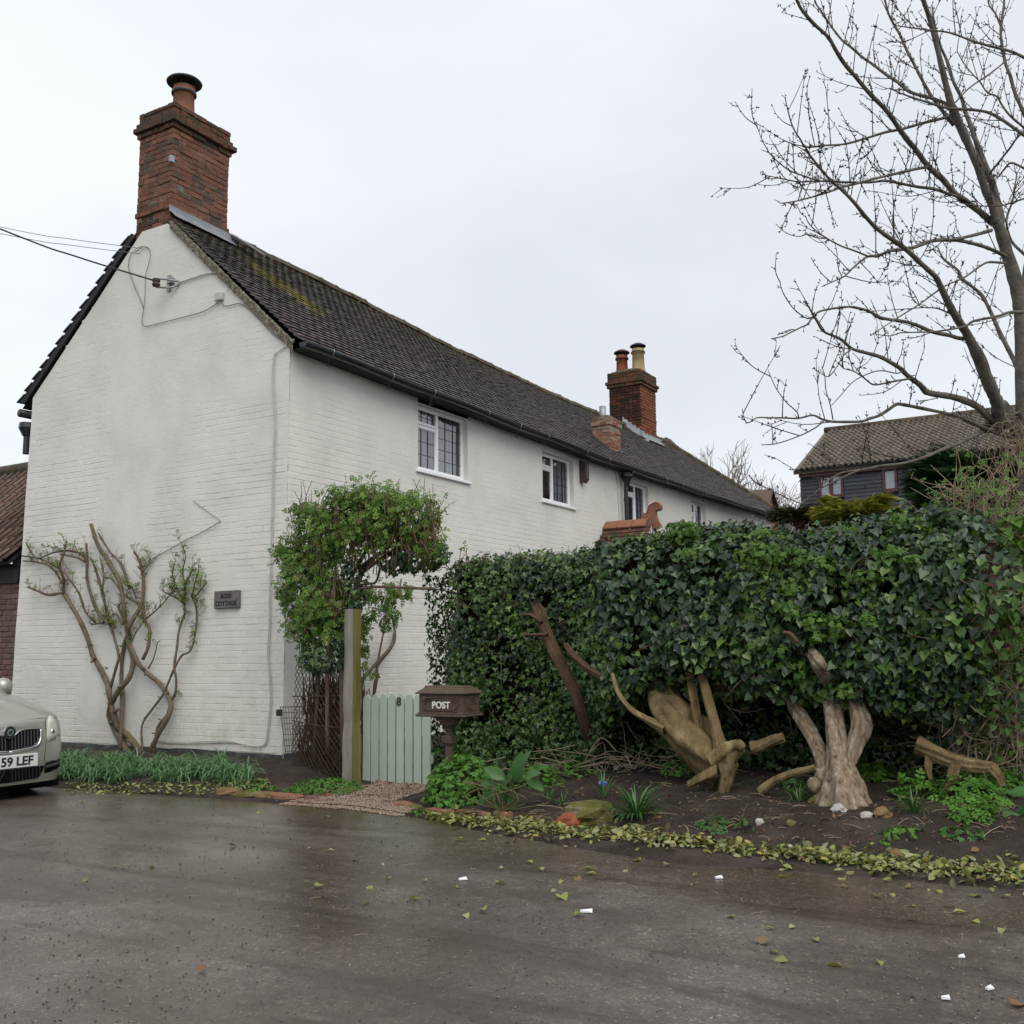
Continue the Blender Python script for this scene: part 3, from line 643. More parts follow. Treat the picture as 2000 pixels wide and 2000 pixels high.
mb.lathe([(.03, .0), (.13, -.01), (.135, -.10), (.10, -.16), (.055, -.28), (.04, -.30)], (dx, -.15, 5.27), 4); mb.lathe([(.045, 0), (.045, -3.6)], (dx, -.12, 5.0), 12); mb.lathe([(.055, 0), (.055, -.07)], (dx, -.12, 4.72), 12)
obj('downpipe', mb, M['black'], cottage, smooth=False)
mb = MB(); mb.tube(cr([(dx-.28, -.03, 5.25), (dx-.2, -.012, 5.0), (dx-.16, -.012, 4.5), (dx-.15, -.012, 3.4)]), .012, 5); obj('cable', mb, M['wirew'], cottage)
# rear gutter and pipe ends showing past the left edge of the gable
mb = MB(); yb = 2*YR-YE+.05; mb.tube([(-.02, yb-.06, 5.33), (4, yb-.06, 5.33)], .065, 10); obj('gutter', mb, M['black'], cottage, smooth=True)
mb = MB(); mb.lathe([(.12, 0), (.13, -.08), (.07, -.2), (.05, -.22), (.05, -.5)], (.1, yb-.1, 5.18), 10); obj('rainwater_head', mb, M['black'], cottage)

# ------------------------------------------------------------------ chimneys
def chimney(x0, x1, y0, y1, steps, own, bm, capm, core, label=None):
    """a brick stack; steps = (z from, z to, how far proud); own = every brick an object"""
    mbx = MB(); z_a, z_b = steps[0][0], steps[-1][1]; mbx.box((x0+.010, y0+.010, z_a-.7), (x1-.010, y1-.010, z_b-.01)); st = obj('chimney', mbx, core, cottage, label=label)
    joined = MB(); cache = {}
    for za, zb, pr in steps:
        n = max(1, round((zb-za)/BH)); h = (zb-za)/n
        for k in range(n):
            z = za+(k+.5)*h; top = z > z_b-.42
            for face in range(4):
                L = (x1-x0 if face % 2 else y1-y0)+2*pr; q = -L/2; alt = (k+face) % 2; first = True
                while q < L/2-.02:
                    l = BL*.5 if (first and alt) or random.random() < .25 else BL*(.92+.16*random.random())
                    l = min(l, L/2-q); first = False
                    if L/2-q-l < .07: l = L/2-q
                    if l > .03:
                        s_ = q+l/2; e = random.gauss(0, .0045) if not top else random.gauss(-.004, .009)
                        px_, py__ = ((x0-pr-e, (y0+y1)/2-s_), ((x0+x1)/2+s_, y0-pr-e), (x1+pr+e, (y0+y1)/2+s_), ((x0+x1)/2-s_, y1+pr+e))[face]
                        rz = (-math.pi/2, 0, math.pi/2, math.pi)[face]
                        m_ = capm if (top or (z < z_a+.35 and random.random() < .4)) else bm if not isinstance(bm, dict) else bm[face]
                        if own and face < 2:
                            key = (round(l/.03), m_.name, random.randrange(2)); l0 = key[0]*.03
                            if key not in cache: cache[key] = solid_brick('brick', max(l0-.011, .03), h-.009, .10, .006, m_, .0020)
                            link('brick', cache[key], (px_, py__, z+random.gauss(0, .002)), st, (random.gauss(0, .01), random.gauss(0, .012), rz+random.gauss(0, .012)), (l/max(l0, .04), 1, 1))
                        else:
                            c_, s2 = math.cos(rz), math.sin(rz); Rm = np.array([[c_*(l-.01), -s2*.1, 0], [s2*(l-.01), c_*.1, 0], [0, 0, h-.009]]); joined.inst(BT, BF, Rm[None], np.array([[px_, py__, z]]))
                    q += l
    if joined.n and not isinstance(bm, dict): obj('brickwork', joined, bm, st, kind='stuff')
    elif joined.n: obj('brickwork', joined, bm['j'], st, kind='stuff')
    return st
def flaunch(st, x0, x1, y0, y1, z, h):
    n = 12; gx_, gy_ = np.meshgrid(np.linspace(0, 1, n), np.linspace(0, 1, n), indexing='ij'); ed = np.minimum(np.minimum(gx_, 1-gx_), np.minimum(gy_, 1-gy_))
    mb = MB(); mb.grid(np.stack([lerp(x0, x1, gx_), lerp(y0, y1, gy_), z-.04+(h+.04)*np.minimum(ed/.28, 1)**.6+.03*(fbm(gx_*5, gy_*5, 1, 3)-.5)*(ed > 0)], -1)); obj('flaunching', mb, M['flaunch'], st, smooth=True)
def pot(st, c, r, h, m, cm, cap, stripe=False):
    mb = MB(); mb.lathe([(r*1.12, 0), (r*1.02, h*.15), (r*.93, h*.78), (r*1.1, h*.80), (r*1.12, h*.88), (r*.98, h*.90), (r*1.0, h), (r*.8, h), (r*.75, h*.3)], c, 20); p = obj('chimney_pot', mb, m, st, smooth=True)
    mb = MB(); z0 = c[2]+h
    mb.lathe([(.0, .20), (cap*.45, .17), (cap*.92, .11), (cap, .085), (cap*.98, .07), (cap*.6, .09), (.0, .11)], (c[0], c[1], z0), 24)
    for k in range(4): q = k*math.pi/2+.5; mb.tube([(c[0]+r*.9*math.cos(q), c[1]+r*.9*math.sin(q), z0-.12), (c[0]+r*.9*math.cos(q), c[1]+r*.9*math.sin(q), z0+.10)], .009, 5)
    for k in range(16): q = k*math.pi/8; mb.tube([(c[0]+r*.62*math.cos(q), c[1]+r*.62*math.sin(q), z0), (c[0]+r*.62*math.cos(q), c[1]+r*.62*math.sin(q), z0+.10)], .006, 4)
    mb.lathe([(r*1.13, -.12), (r*1.16, -.10), (r*1.13, -.08)], (c[0], c[1], z0), 20); obj('cowl', mb, cm, st)
S1 = [(7.62, 7.95, .0), (7.95, 8.03, .022), (8.03, 9.21, .0), (9.21, 9.29, .03), (9.29, 9.37, .075), (9.37, 9.45, .04), (9.45, 9.62, .012)]
ch = chimney(0.0, 1.10, 2.40, 3.14, S1, True, M['brick'], M['brickmoss'], M['mortar'], 'red brick stack with a corbelled mossy top above the gable')
flaunch(ch, -.01, 1.11, 2.39, 3.15, 9.60, .12)
pz = P(343, 196, y=2.78)[2]; pot(ch, (.50, 2.78, 9.66), .165, P(343, 160, y=2.78)[2]-9.66-.02, M['terra'], M['cowlb'], .27)
mb = MB(); mb.box((-.035, 2.385, 8.66), (.03, 2.40, 8.76)); mb.box((-.036, 2.386, 8.66), (-.02, 2.43, 8.76)); obj('metal_clip', mb, M['galv'], ch)
# lead round the foot of the stack
def leadstrip(x0, x1, y, name='flashing'):
    b = MB(); n = 16; xx = np.linspace(x0, x1, n); A = []
    for k, (dy, dz) in enumerate(((-.030, .145), (-.032, .05), (-.08, .012), (-.17, -.07))):
        A.append(np.stack([xx, np.full(n, y+dy), roofz(xx, (y-YE)/(YR-YE))+dz+.02+.012*(fbm(xx*9, xx*0+k, 1, 4)-.5)], -1))
    b.grid(np.stack(A, 0)); return b
obj('flashing', leadstrip(-.05, 1.16, 2.40), M['lead'], ch, smooth=True)
mb = MB(); pts = cr([(1.13, 2.42, 7.93), (1.2, 2.30, 7.86), (1.32, 2.15, 7.74), (1.5, 2.0, 7.60)], 5); A = np.stack([pts+(0, 0, .03), pts+(.08, .05, .06), pts+(.17, .12, .085)], 0); mb.grid(A); mb.tube(pts+(0, -.01, .04), .02, 6); obj('flashing', mb, M['lead'], ch, smooth=True)
# second stack, on the ridge further along
y2 = P(1190, 800, x=16.4)[1]; zt = P(1253, 722, y=2.2)[2]; zc = P(1253, 752, y=2.2)[2]
S2 = [(6.9, 8.02, 0), (8.02, 8.10, .012), (8.10, zc, 0), (zc, zc+.10, .05), (zc+.10, zc+.19, .085), (zc+.19, zt, .03)]
def stack2():
    """the farther stack: its near side sooty, its front orange, each side one piece of brickwork"""
    mbx = MB(); mbx.box((16.43, 2.23, 6.6), (17.47, y2-.03, zt-.01)); st = obj('chimney', mbx, M['mortarl'], cottage, label='tall two pot brick stack on the ridge with one soot blackened side')
    for face, mm in ((0, M['brickdark']), (1, M['brickred']), (2, M['brick'])):
        b = MB(); bt = MB()
        for za, zb, pr in S2:
            n = max(1, round((zb-za)/BH)); h = (zb-za)/n
            for k in range(n):
                z = za+(k+.5)*h; L = (1.1 if face == 1 else y2-2.2)+2*pr; q = -L/2
                while q < L/2-.02:
                    l = min(BL*(.5 if random.random() < .3 else 1), L/2-q); s_ = q+l/2; e = random.gauss(0, .004)
                    c = ((16.4-pr-e, (2.2+y2)/2-s_), (16.95+s_, 2.2-pr-e), (17.5+pr+e, (2.2+y2)/2+s_))[face]; rz = (-math.pi/2, 0, math.pi/2)[face]; c_, s2 = math.cos(rz), math.sin(rz)
                    (bt if z > zc else b).inst(BT, BF, np.array([[[c_*(l-.012), -s2*.1, 0], [s2*(l-.012), c_*.1, 0], [0, 0, h-.010]]]), np.array([[*c, z]])); q += l
        obj('brickwork', b, mm, st, kind='stuff'); obj('brickwork', bt, M['brickmoss'], st, kind='stuff')
    return st
ch2 = stack2(); flaunch(ch2, 16.38, 17.52, 2.18, y2+.02, zt-.02, .16)
for px, pb, ptp, pcap, m, rr0 in ((1215, 718, 695, 683, M['terrad'], .17), (1247, 718, 682, 670, M['buff'], .18)):
    yy = lerp(2.2, y2, .72) if px == 1215 else lerp(2.2, y2, .25); q = P(px, pb, y=yy); c = P(px, pb, x=16.9); c[2] = zt+.06; h = P(px, ptp, x=16.9)[2]-c[2]; pot(ch2, c, rr0, h, m, M['cowl'], .235)
obj('flashing', leadstrip(16.2, 17.75, 2.2), M['lead'], ch2, smooth=True)
mb = MB(); n = 14; yy = np.linspace(1.95, YR, n)
mb.grid(np.stack([np.stack([np.full(n, 16.38), yy, roofz(16.3, (yy-YE)/(YR-YE))+.20+.05*(np.arange(n) % 2)], -1), np.stack([np.full(n, 16.33), yy, roofz(16.3, (yy-YE)/(YR-YE))+.05], -1), np.stack([np.full(n, 16.15), yy, roofz(16.1, (yy-YE)/(YR-YE))+.03], -1)], 0)); obj('flashing', mb, M['lead'], ch2, smooth=True)
# small stack low on the front slope
ys = .32; xs0 = P(1192, 840, y=ys)[0]; xs1 = P(1212, 850, y=ys)[0]; ys1 = P(1157, 835, x=xs0)[1]; zs1 = P(1192, 813, y=ys)[2]
ch3 = chimney(xs0, xs1, ys, ys1, [(5.75, zs1-.19, 0), (zs1-.19, zs1-.10, .03), (zs1-.10, zs1, .0)], False, M['brickwhite'], M['brickmoss'], M['mortarl'], 'short pale brick stack low on the front roof slope')
flaunch(ch3, xs0, xs1, ys, ys1, zs1, .08)
mb = MB(); q = P(1177, 806, x=(xs0+xs1)/2); mb.lathe([(.075, -.1), (.075, P(1177, 794, x=(xs0+xs1)/2)[2]-q[2]), (.06, P(1177, 794, x=(xs0+xs1)/2)[2]-q[2])], q, 12); obj('flue', mb, M['galv'], ch3, smooth=True)
mb = MB(); a = roofp(1172, 863); b = roofp(1212, 888); mb.hexa([a+(0, -.05, .03), b+(0, -.05, .03), b+(0, .12, .05), a+(0, .2, .12), a+(0, -.05, .05), b+(0, -.05, .05), b+(0, .12, .09), a+(0, .2, .2)]); obj('flashing', mb, M['lead'], ch3)

# ------------------------------------------------------------------ porch
pr0 = P(1183, 1027, y=0); pr1 = P(1272, 1033, x=pr0[0]); px0, pzr, pyf = pr0[0], pr0[2], pr1[1]
porch = empty('porch', (px0, pyf/2, 0), None, None); porch.parent = cottage; porch.location = (px0, pyf/2, 0)
PS = unit(np.array([1., 0, -1.05])); PL = 1.35
for s in (-1, 1):
    sv = PS*np.array([s, 1, 1]); nn = np.array([s*1.05, 0, 1.])/math.hypot(1, 1.05); b = MB(); a = np.array([px0, .0, pzr-.03]); c = np.array([px0, pyf, pzr-.03]); b.hexa([a, c, c+sv*PL, a+sv*PL, a-nn*.04, c-nn*.04, c+sv*PL-nn*.04, a+sv*PL-nn*.04]); obj('roof_boarding', b, M['blackwood'], porch)
    nr, nc = 11, 7; L_ = abs(pyf)+.05
    for j in range(nr):
        for i in range(nc):
            o = np.array([px0, 0, pzr])+sv*(.10+j*.118); y0 = -L_*i/nc-(.5*L_/nc if j % 2 else 0)*.0; y1 = y0-L_/nc+.006; up_ = nn*(.018+random.gauss(0, .003)); b = MB()
            b.hexa([o+(0, y0, 0)-sv*.06, o+(0, y1, 0)-sv*.06, o+(0, y1, 0)+sv*.075+up_*.8, o+(0, y0, 0)+sv*.075+up_*.8, o+(0, y0, 0)-sv*.06+nn*.014, o+(0, y1, 0)-sv*.06+nn*.014, o+(0, y1, 0)+sv*.075+up_*.8+nn*.016, o+(0, y0, 0)+sv*.075+up_*.8+nn*.016])
            obj('porch_tile', b, M['porchtile'] if 'porchtile' in M else M.setdefault('porchtile', m_brick('porch_tile_clay', [(.12, .058, .042), (.17, .075, .05), (.10, .058, .045), (.20, .09, .06)], .75, 4.)), porch)
for k in range(3):
    y0 = lerp(.0, pyf+.05, k/3); y1 = lerp(0, pyf+.05, (k+1)/3)+.012; b = MB()
    for s in (-1, 1): sv = PS*np.array([s, 1, 1]); b.hexa([(px0, y0, pzr+.05), (px0, y1, pzr+.05), (px0+s*.16, y1, pzr-.10), (px0+s*.16, y0, pzr-.10), (px0, y0, pzr+.085), (px0, y1, pzr+.085), (px0+s*.175, y1, pzr-.075), (px0+s*.175, y0, pzr-.075)])
    obj('ridge_tile', b, M['terra'], porch)
# scrolled clay finial on the porch ridge
fin = MB(); fx0 = px0; sc = []
def F2(px, py): q = P(px, py, x=fx0); return q
base = [F2(*p) for p in ((1254, 1029), (1254, 1003), (1262, 1001), (1265, 992), (1269, 985.5), (1275, 981.5), (1282, 980.5), (1288, 983), (1291, 988), (1290.5, 993.5), (1286.5, 997), (1281.5, 997.5), (1279.5, 1000), (1281, 1008), (1285, 1017), (1291.5, 1029), (1272, 1033))]
fin.prism(base, (1, 0, 0), .10); cen = F2(1282, 989.5); spi = [F2(1265, 1000), F2(1266, 992), F2(1270, 986)]
for k in range(18):
    q = math.pi*.62-k*.42; rr0 = .088*(1-k/21); spi.append(cen+np.array([0, -math.cos(q)*rr0, math.sin(q)*rr0]))
for xo in (0., .10): fin.tube(cr([p+(xo, 0, 0) for p in spi], 2), .017, 6)
obj('finial', fin, M['terra'], porch)
b = MB(); a = np.array([px0, pyf+.02, pzr-.02])
for s in (-1, 1):
    sv = PS*np.array([s, 1, 1]); b.hexa([a-(0, .03, .02), a-(0, 0, .02), a+sv*PL-(0, 0, .02), a+sv*PL-(0, .03, .02), a-(0, .03, .24), a-(0, 0, .24), a+sv*PL-(0, 0, .2), a+sv*PL-(0, .03, .2)])
obj('barge_board', b, M['white'], porch)
b = MB(); h0 = F2(1288, 1038); b.tube(cr([h0, h0+(0, -.03, -.14), h0+(0, -.07, -.17), h0+(0, -.10, -.12), h0+(0, -.10, .02)], 4), .02, 6); obj('iron_hook', b, M['cowl'], porch)
b = MB(); jag = [P(px, py, y=-.01) for px, py in ((1183, 1022), (1176, 1036), (1180, 1038), (1172, 1046), (1176, 1048), (1167, 1056), (1172, 1058), (1162, 1066), (1160, 1080), (1180, 1080), (1190, 1030))]
b.prism(jag, (0, -1, 0), .012); obj('flashing', b, M['lead'], porch)
b = MB()
for xx in (px0-.85, px0+.85): b.box((xx-.05, pyf+.1, .1), (xx+.05, pyf+.2, pzr-.85))
obj('porch_post', b, M['white'], porch)
# ------------------------------------------------------------------ things fixed to the cottage walls
def wx(pts, off=-.03, k=4): return cr([P(a, b, x=off) for a, b in pts], k)
def z2(l, s=3.22, ox=0, oy=400): return [(ox+a/s, oy+b/s) for a, b in l]
def cable(name, pts, r, m, label, group=None):
    b = MB(); b.tube(pts, r, 5); return obj(name, b, m, label=label, cat='cable', group=group, smooth=True)
e0 = P(298, 547, x=-.22); far = P(0, 447, x=-1.6); f2 = far+(far-e0)*2.2+(0, 0, .35)
b = MB(); b.tube(cr([e0, lerp(e0, far, .5)-(0, 0, .03), far, f2], 8), .012, 6); obj('overhead_cable', b, M['darkwire'], label='thick dark cable sagging from the gable bracket out over the lane', cat='cable', smooth=True)
for (a0, a1, lb) in (((267, 484), (0, 443), 'thin upper overhead wire running left from the gable top'), ((276, 496), (0, 456), 'thin lower overhead wire running left from the gable top')):
    p0 = P(*a0, x=-.06); p1 = P(*a1, x=-1.6); b = MB(); b.tube(cr([p0, lerp(p0, p1, .5)-(0, 0, .02), p1, p1+(p1-p0)*2.2+(0, 0, .3)], 8), .005, 5); obj('overhead_wire', b, M['wire'], label=lb, cat='cable', smooth=True)
cable('loop_cable', wx(z2([(1370, 615), (1280, 670), (1080, 725), (960, 755), (910, 765), (893, 735), (895, 700), (903, 655), (880, 590), (850, 520), (820, 440), (808, 380), (820, 320), (860, 275), (900, 262), (940, 280)])), .006, M['wire'], 'looped grey cable hanging down the upper gable and running to the small white box')
cable('loop_cable', wx(z2([(903, 655), (912, 560), (915, 450), (935, 370), (945, 310), (930, 268), (890, 268), (850, 300)]), -.035), .005, M['wire'], 'second thin grey cable loop on the upper gable, joining the first at a clip')
cable('feed_cable', wx(z2([(1125, 490), (1200, 465), (1290, 435), (1340, 428), (1385, 442), (1450, 505), (1550, 605), (1650, 722), (1740, 802), (1825, 848)]), -.03), .011, M['wirew'], 'pale feed cable from the bracket down beside the right verge')
cable('feed_cable', wx(z2([(1390, 605), (1410, 635), (1450, 632), (1500, 620), (1540, 635), (1580, 668), (1640, 730), (1740, 830), (1800, 860)]), -.03), .007, M['wire'], 'thin cable drooping from the small white box towards the eaves')
zf = lambda l: z2(l, 5.52, 300, 1160)
corner = z2([(1850, 845), (1800, 890), (1742, 930), (1730, 962), (1722, 1080), (1728, 1200), (1735, 1400), (1728, 1600), (1720, 1930)])+zf([(1265, 0), (1260, 300), (1245, 650), (1258, 850), (1272, 1080), (1268, 1250), (1240, 1500), (1222, 1600), (1165, 1643), (1000, 1625), (800, 1600), (640, 1603), (300, 1612), (30, 1600)])
cable('corner_cable', wx(corner, -.025, 3), .007, M['wirew'], 'pale cable clipped down the right corner of the gable and along its foot')
cable('corner_cable', wx([(a-3 if i < 18 else a-2, b+(0 if i < 17 else -3)) for i, (a, b) in enumerate(corner[2:])], -.03, 3), .006, M['wirew'], 'second pale cable running close beside the corner cable')
cable('training_wire', wx([(377, 978), (404, 998), (431, 1018)], -.02, 3), .004, M['wire'], 'short wire slanting down to a nail right of the pruned rose')
cable('training_wire', wx([(431, 1018), (393, 1040), (355, 1059), (297, 1092)], -.03, 3), .006, M['wire'], 'twisted wire tying the pruned rose back to a nail')
b = MB(); q = P(430, 580, x=-.02); b.bevbox(q+(-.05, -.07, -.06), q+(.02, .07, .06), .012); obj('junction_box', b, M['wirew'], label='small square off-white junction box high on the gable', cat='junction box')
br = empty('cable_bracket', P(331, 552, x=0), 'galvanised bracket with a brown insulator anchoring the thick cable to the gable', 'bracket')
b = MB(); q = P(331, 552, x=-.02); b.box(q+(-.02, -.025, -.13), q+(.02, .025, .11)); b.box(q+(-.05, -.10, -.03), q+(.01, .0, .05)); obj('wall_plate', b, M['galv'], br)
b = MB(); s0 = P(343, 560, x=-.03); s1 = P(305, 553, x=-.22); b.tube([P(300, 544, x=-.22), P(330, 546, x=-.1), P(350, 550, x=-.03)], .014, 6); b.tube([P(305, 561, x=-.22), P(330, 562, x=-.1), P(347, 558, x=-.03), P(350, 550, x=-.03)], .014, 6); obj('arm', b, M['galv'], br, smooth=True)
b = MB(); b.lathe([(0, -.06), (.05, -.055), (.06, -.02), (.035, 0), (.06, .02), (.05, .055), (0, .06)], P(305, 552, x=-.22), 12); obj('insulator', b, M['cowl'], br, smooth=True)
# name plaque
M['plaque'] = mat('weathered_slate', [(.12, .105, .10), (.18, .16, .15)], .75, .25, 6, bump=.3, bscale=25)
M['ink'] = mat('worn_black_lettering', [(.02, .018, .017), (.05, .045, .042)], .8, .2, 20)
sa = P(421, 1155, x=-.03); sb = P(468, 1187, x=-.03); sc_ = (sa+sb)/2
sg_ = empty('name_plaque', sc_, 'small grey rectangular house name plaque right of the wall roses', 'sign')
b = MB(); b.bevbox((-.058, sb[1], sb[2]), (-.006, sa[1], sa[2]), .008); obj('board', b, M['plaque'], sg_)
hh = sa[2]-sb[2]
text('lettering', 'ROSE', hh*.36, (-.059, sc_[1], sc_[2]+hh*.18), (0, -1, 0), (0, 0, 1), M['ink'], sg_, .001, .004)
text('lettering', 'COTTAGE', hh*.36, (-.059, sc_[1], sc_[2]-hh*.24), (0, -1, 0), (0, 0, 1), M['ink'], sg_, .001, .004)
b = MB()
for yy in (sa[1]-.02, sb[1]+.02): b.lathe([(0, .0), (.012, 0), (.012, .004)], (-.06, yy, sc_[2]), 8)
obj('screw', b, M['cowl'], sg_)
# alarm box
q0 = P(1132, 895, y=0); al = empty('alarm_box', (q0[0]+.15, -.1, q0[2]-.3), 'dark brown box fixed under the eaves right of the second upstairs window', 'alarm box')
x0 = P(1132, 895, y=-.02)[0]; x1 = P(1151, 902, y=-.16)[0]; z1 = P(1133, 897, y=-.08)[2]; zb = P(1133, 938, y=-.08)[2]
b = MB(); ol = [(x0, 0, z1), (x0, -.15, z1-.02), (x0, -.15, zb+.04), (x0, -.09, zb-.03), (x0, 0, zb)]; b.prism(ol, (1, 0, 0), x1-x0); obj('case', b, M['boxwood'], al)
b = MB()
for k in range(3): b.box((x0-.004, -.135, z1-.13-.045*k), (x0, -.03, z1-.12-.045*k))
obj('louvre', b, M['black'], al)
b = MB(); b.box((x0+.05, -.156, z1-.22), (x1-.06, -.151, z1-.10)); obj('badge', b, M['plaque'], al)

# ------------------------------------------------------------------ brick outbuilding at the left edge
ob = empty('outbuilding', (1.2, 7.6, 0), 'low brown brick outbuilding with a dark pantiled roof left of the cottage', 'outbuilding')
OX, OY0, OY1, OZ = .10, 5.66, 9.6, 2.80
b = MB(); b.box((OX+.02, OY0, -.05), (OX+3.2, OY1, OZ-.1)); obj('wall', b, M['mortarl'], ob)
C = course_bricks(OY1-OY0, 0.02, OZ, 21); mbs = MB(); bms = [solid_brick('brick', BL-.012, BH-.011, .09, .009, M['brickbrown'], .002) for _ in range(4)]
for y, z, l in C:
    yy = OY0+y
    if yy < 6.7 and l > .06: link('brick', bms[random.randrange(4)], (OX-.002+random.gauss(0, .004), yy, z), ob, Matrix.Rotation(R(-90)+random.gauss(0, .01), 3, 'Z'), ((l-.012)/(BL-.012), 1, 1))
    else: mbs.inst(BT, BF, np.array([[[0, .09, 0], [-(l-.012), 0, 0], [0, 0, BH-.01]]]), np.array([[OX, yy, z]]))
obj('brickwork', mbs, M['brickbrown'], ob, kind='stuff')
orf = empty('roof', (OX+1, 7.6, 3.5), None, None); orf.parent = ob; orf.location = np.array((OX+1, 7.6, 3.5))-WL[ob.name]
E0 = np.array([-.18, 0, 2.98]); E1 = np.array([1.95, 0, 5.0]); ev = unit(E1-E0); en = np.array([-ev[2], 0, ev[0]]); EL = np.linalg.norm(E1-E0)
b = MB(); q = lambda s_, y, h: E0+ev*s_+en*h+np.array([0, y, 0]); b.hexa([q(0, OY0-.03, -.10), q(0, OY1, -.10), q(EL, OY1, -.10), q(EL, OY0-.03, -.10), q(0, OY0-.03, -.05), q(0, OY1, -.05), q(EL, OY1, -.05), q(EL, OY0-.03, -.05)]); b.box((OX-.05, OY0, OZ-.16), (OX+.2, OY1, OZ+.14)); b.prism([(OX, OY0+.01, OZ), (OX+3.2, OY0+.01, OZ), (OX+3.2, OY0+.01, 3.6), (1.95, OY0+.01, 4.92), (OX-.1, OY0+.01, 3.0)], (0, 1, 0), .1); obj('roof_deck', b, M['blackwood'], orf)
pw = .205; prof = [(-.5, .0), (-.28, -.018), (0., -.02), (.2, .0), (.34, .035), (.46, .04), (.58, .012)]
tv = []; 
for s_, off in ((-.02, .018), (.36, -.006)):
    for a, h in prof: tv.append((a*pw, s_, h+off))
for a, h in prof: tv.append((a*pw, -.02, h+.018-.016))
n_ = len(prof); tv = np.array(tv); tf = np.array([(i, i+1, n_+i+1, n_+i) for i in range(n_-1)]+[(2*n_+i, 2*n_+i+1, i+1, i) for i in range(n_-1)])
pm = []
for _ in range(3): bb = MB(); bb.add(tv+rng.normal(0, .0015, tv.shape), tf, .5); pm.append(bb.mesh('pantile', M['pantile'], smooth=True))
rest_p = []; Rp = Matrix(((0, ev[0], -ev[2]), (-1, 0, 0), (0, ev[2], ev[0])))
for j in range(int(EL/.29)):
    for i in range(int((OY1-OY0)/pw)):
        p = E0+ev*(j*.29)+np.array([0, OY0+.06+i*pw, 0])
        if i < 7: link('pantile', pm[random.randrange(3)], p+en*random.gauss(0, .004), orf, Rp)
        else: rest_p.append(p)
b = MB(); rest_p = np.array(rest_p); b.inst(tv, tf, np.tile(np.array(Rp), (len(rest_p), 1, 1)), rest_p); obj('tiling', b, M['pantile'], orf, kind='stuff')
b = MB(); b.tube([(1.95, OY0-.03, 5.0), (1.95, OY1, 5.0)], .13, 10); obj('ridge', b, M['ridge'], orf, smooth=True)

# ------------------------------------------------------------------ dark boarded house beyond the garden
HX = 14.0; hy0 = P(1562, 922, x=HX)[1]; hy1 = P(1972, 890, x=HX)[1]; hze = P(1562, 926, x=HX)[2]; HRX = HX+3.0; hzr = P(1580, 846, x=HRX)[2]
M['board'] = mat('blue_black_boards', [(.042, .045, .056), (.060, .064, .078)], .6, .35, 4, (( .85, .85, .85), (1.15, 1.15, 1.15)), bump=.25, bscale=14, stretch=(1, .2, 3))
M['brown'] = mat('brown_paint', [(.075, .032, .028), (.10, .045, .04)], .5, .4, 6)
M['blind'] = mat('white_blind', [(.66, .68, .69), (.72, .74, .75)], .8, .2, 3)
M['contile'] = m_tile('concrete_roof_tile', [(.135, .11, .08), (.175, .145, .105), (.105, .085, .062), (.21, .175, .13)], None)
bh = empty('boarded_house', (HX+3, (hy0+hy1)/2, 0), 'dark blue weatherboarded house with a brown tiled roof behind the hedge', 'house')
zbrk = P(1840, 1010, x=HX)[2]
b = MB(); b.box((HX+.02, hy1, -.05), (HX+6, hy0, zbrk)); obj('wall', b, M['brickred'], bh)
b = MB(); b.box((HX+.03, hy1+.02, zbrk), (HX+6, hy0-.02, hze)); b.prism([(HX+.03, hy0-.03, hze), (HX+6, hy0-.03, hze), (HRX, hy0-.03, hzr-.1)], (0, -1, 0), .1); b.prism([(HX+.03, hy1+.13, hze), (HX+6, hy1+.13, hze), (HRX, hy1+.13, hzr-.1)], (0, -1, 0), .1); obj('frame_wall', b, M['board'], bh)
HW = [(1601, 1646, 929, 971, 2), (1726, 1751, 917, 959, 1), (1775, 1802, 910, 957, 1)]
hw = []
for pa, pb, qa, qb, nl in HW: hw.append((P(pa, (qa+qb)/2, x=HX)[1], P(pb, (qa+qb)/2, x=HX)[1], P((pa+pb)/2, qb, x=HX)[2], P((pa+pb)/2, qa, x=HX)[2], nl))
nb = 13; bz = (hze-.12-zbrk)/nb
for k in range(nb):
    za, zb_ = zbrk+k*bz, zbrk+(k+1)*bz+.015; b = MB(); segs = [(hy1, hy0)]
    for y_a, y_b, z_a, z_b, nl in hw:
        if zb_ > z_a-.05 and za < z_b+.05: segs = [s2 for s_ in segs for s2 in ([(s_[0], min(s_[1], y_b-.03)), (max(s_[0], y_a+.03), s_[1])] if s_[0] < y_b and s_[1] > y_a else [s_])]
    segs = [q for q in segs if q[1]-q[0] > .05]
    for n_s, (a, c) in enumerate(segs):
        if n_s: obj('weatherboard', b, M['board'], bh); b = MB()
        b.hexa([(HX-.03, a, za), (HX+.02, a, za), (HX+.02, c, za), (HX-.03, c, za), (HX-.008, a, zb_), (HX+.02, a, zb_), (HX+.02, c, zb_), (HX-.008, c, zb_)])
    obj('weatherboard', b, M['board'], bh)
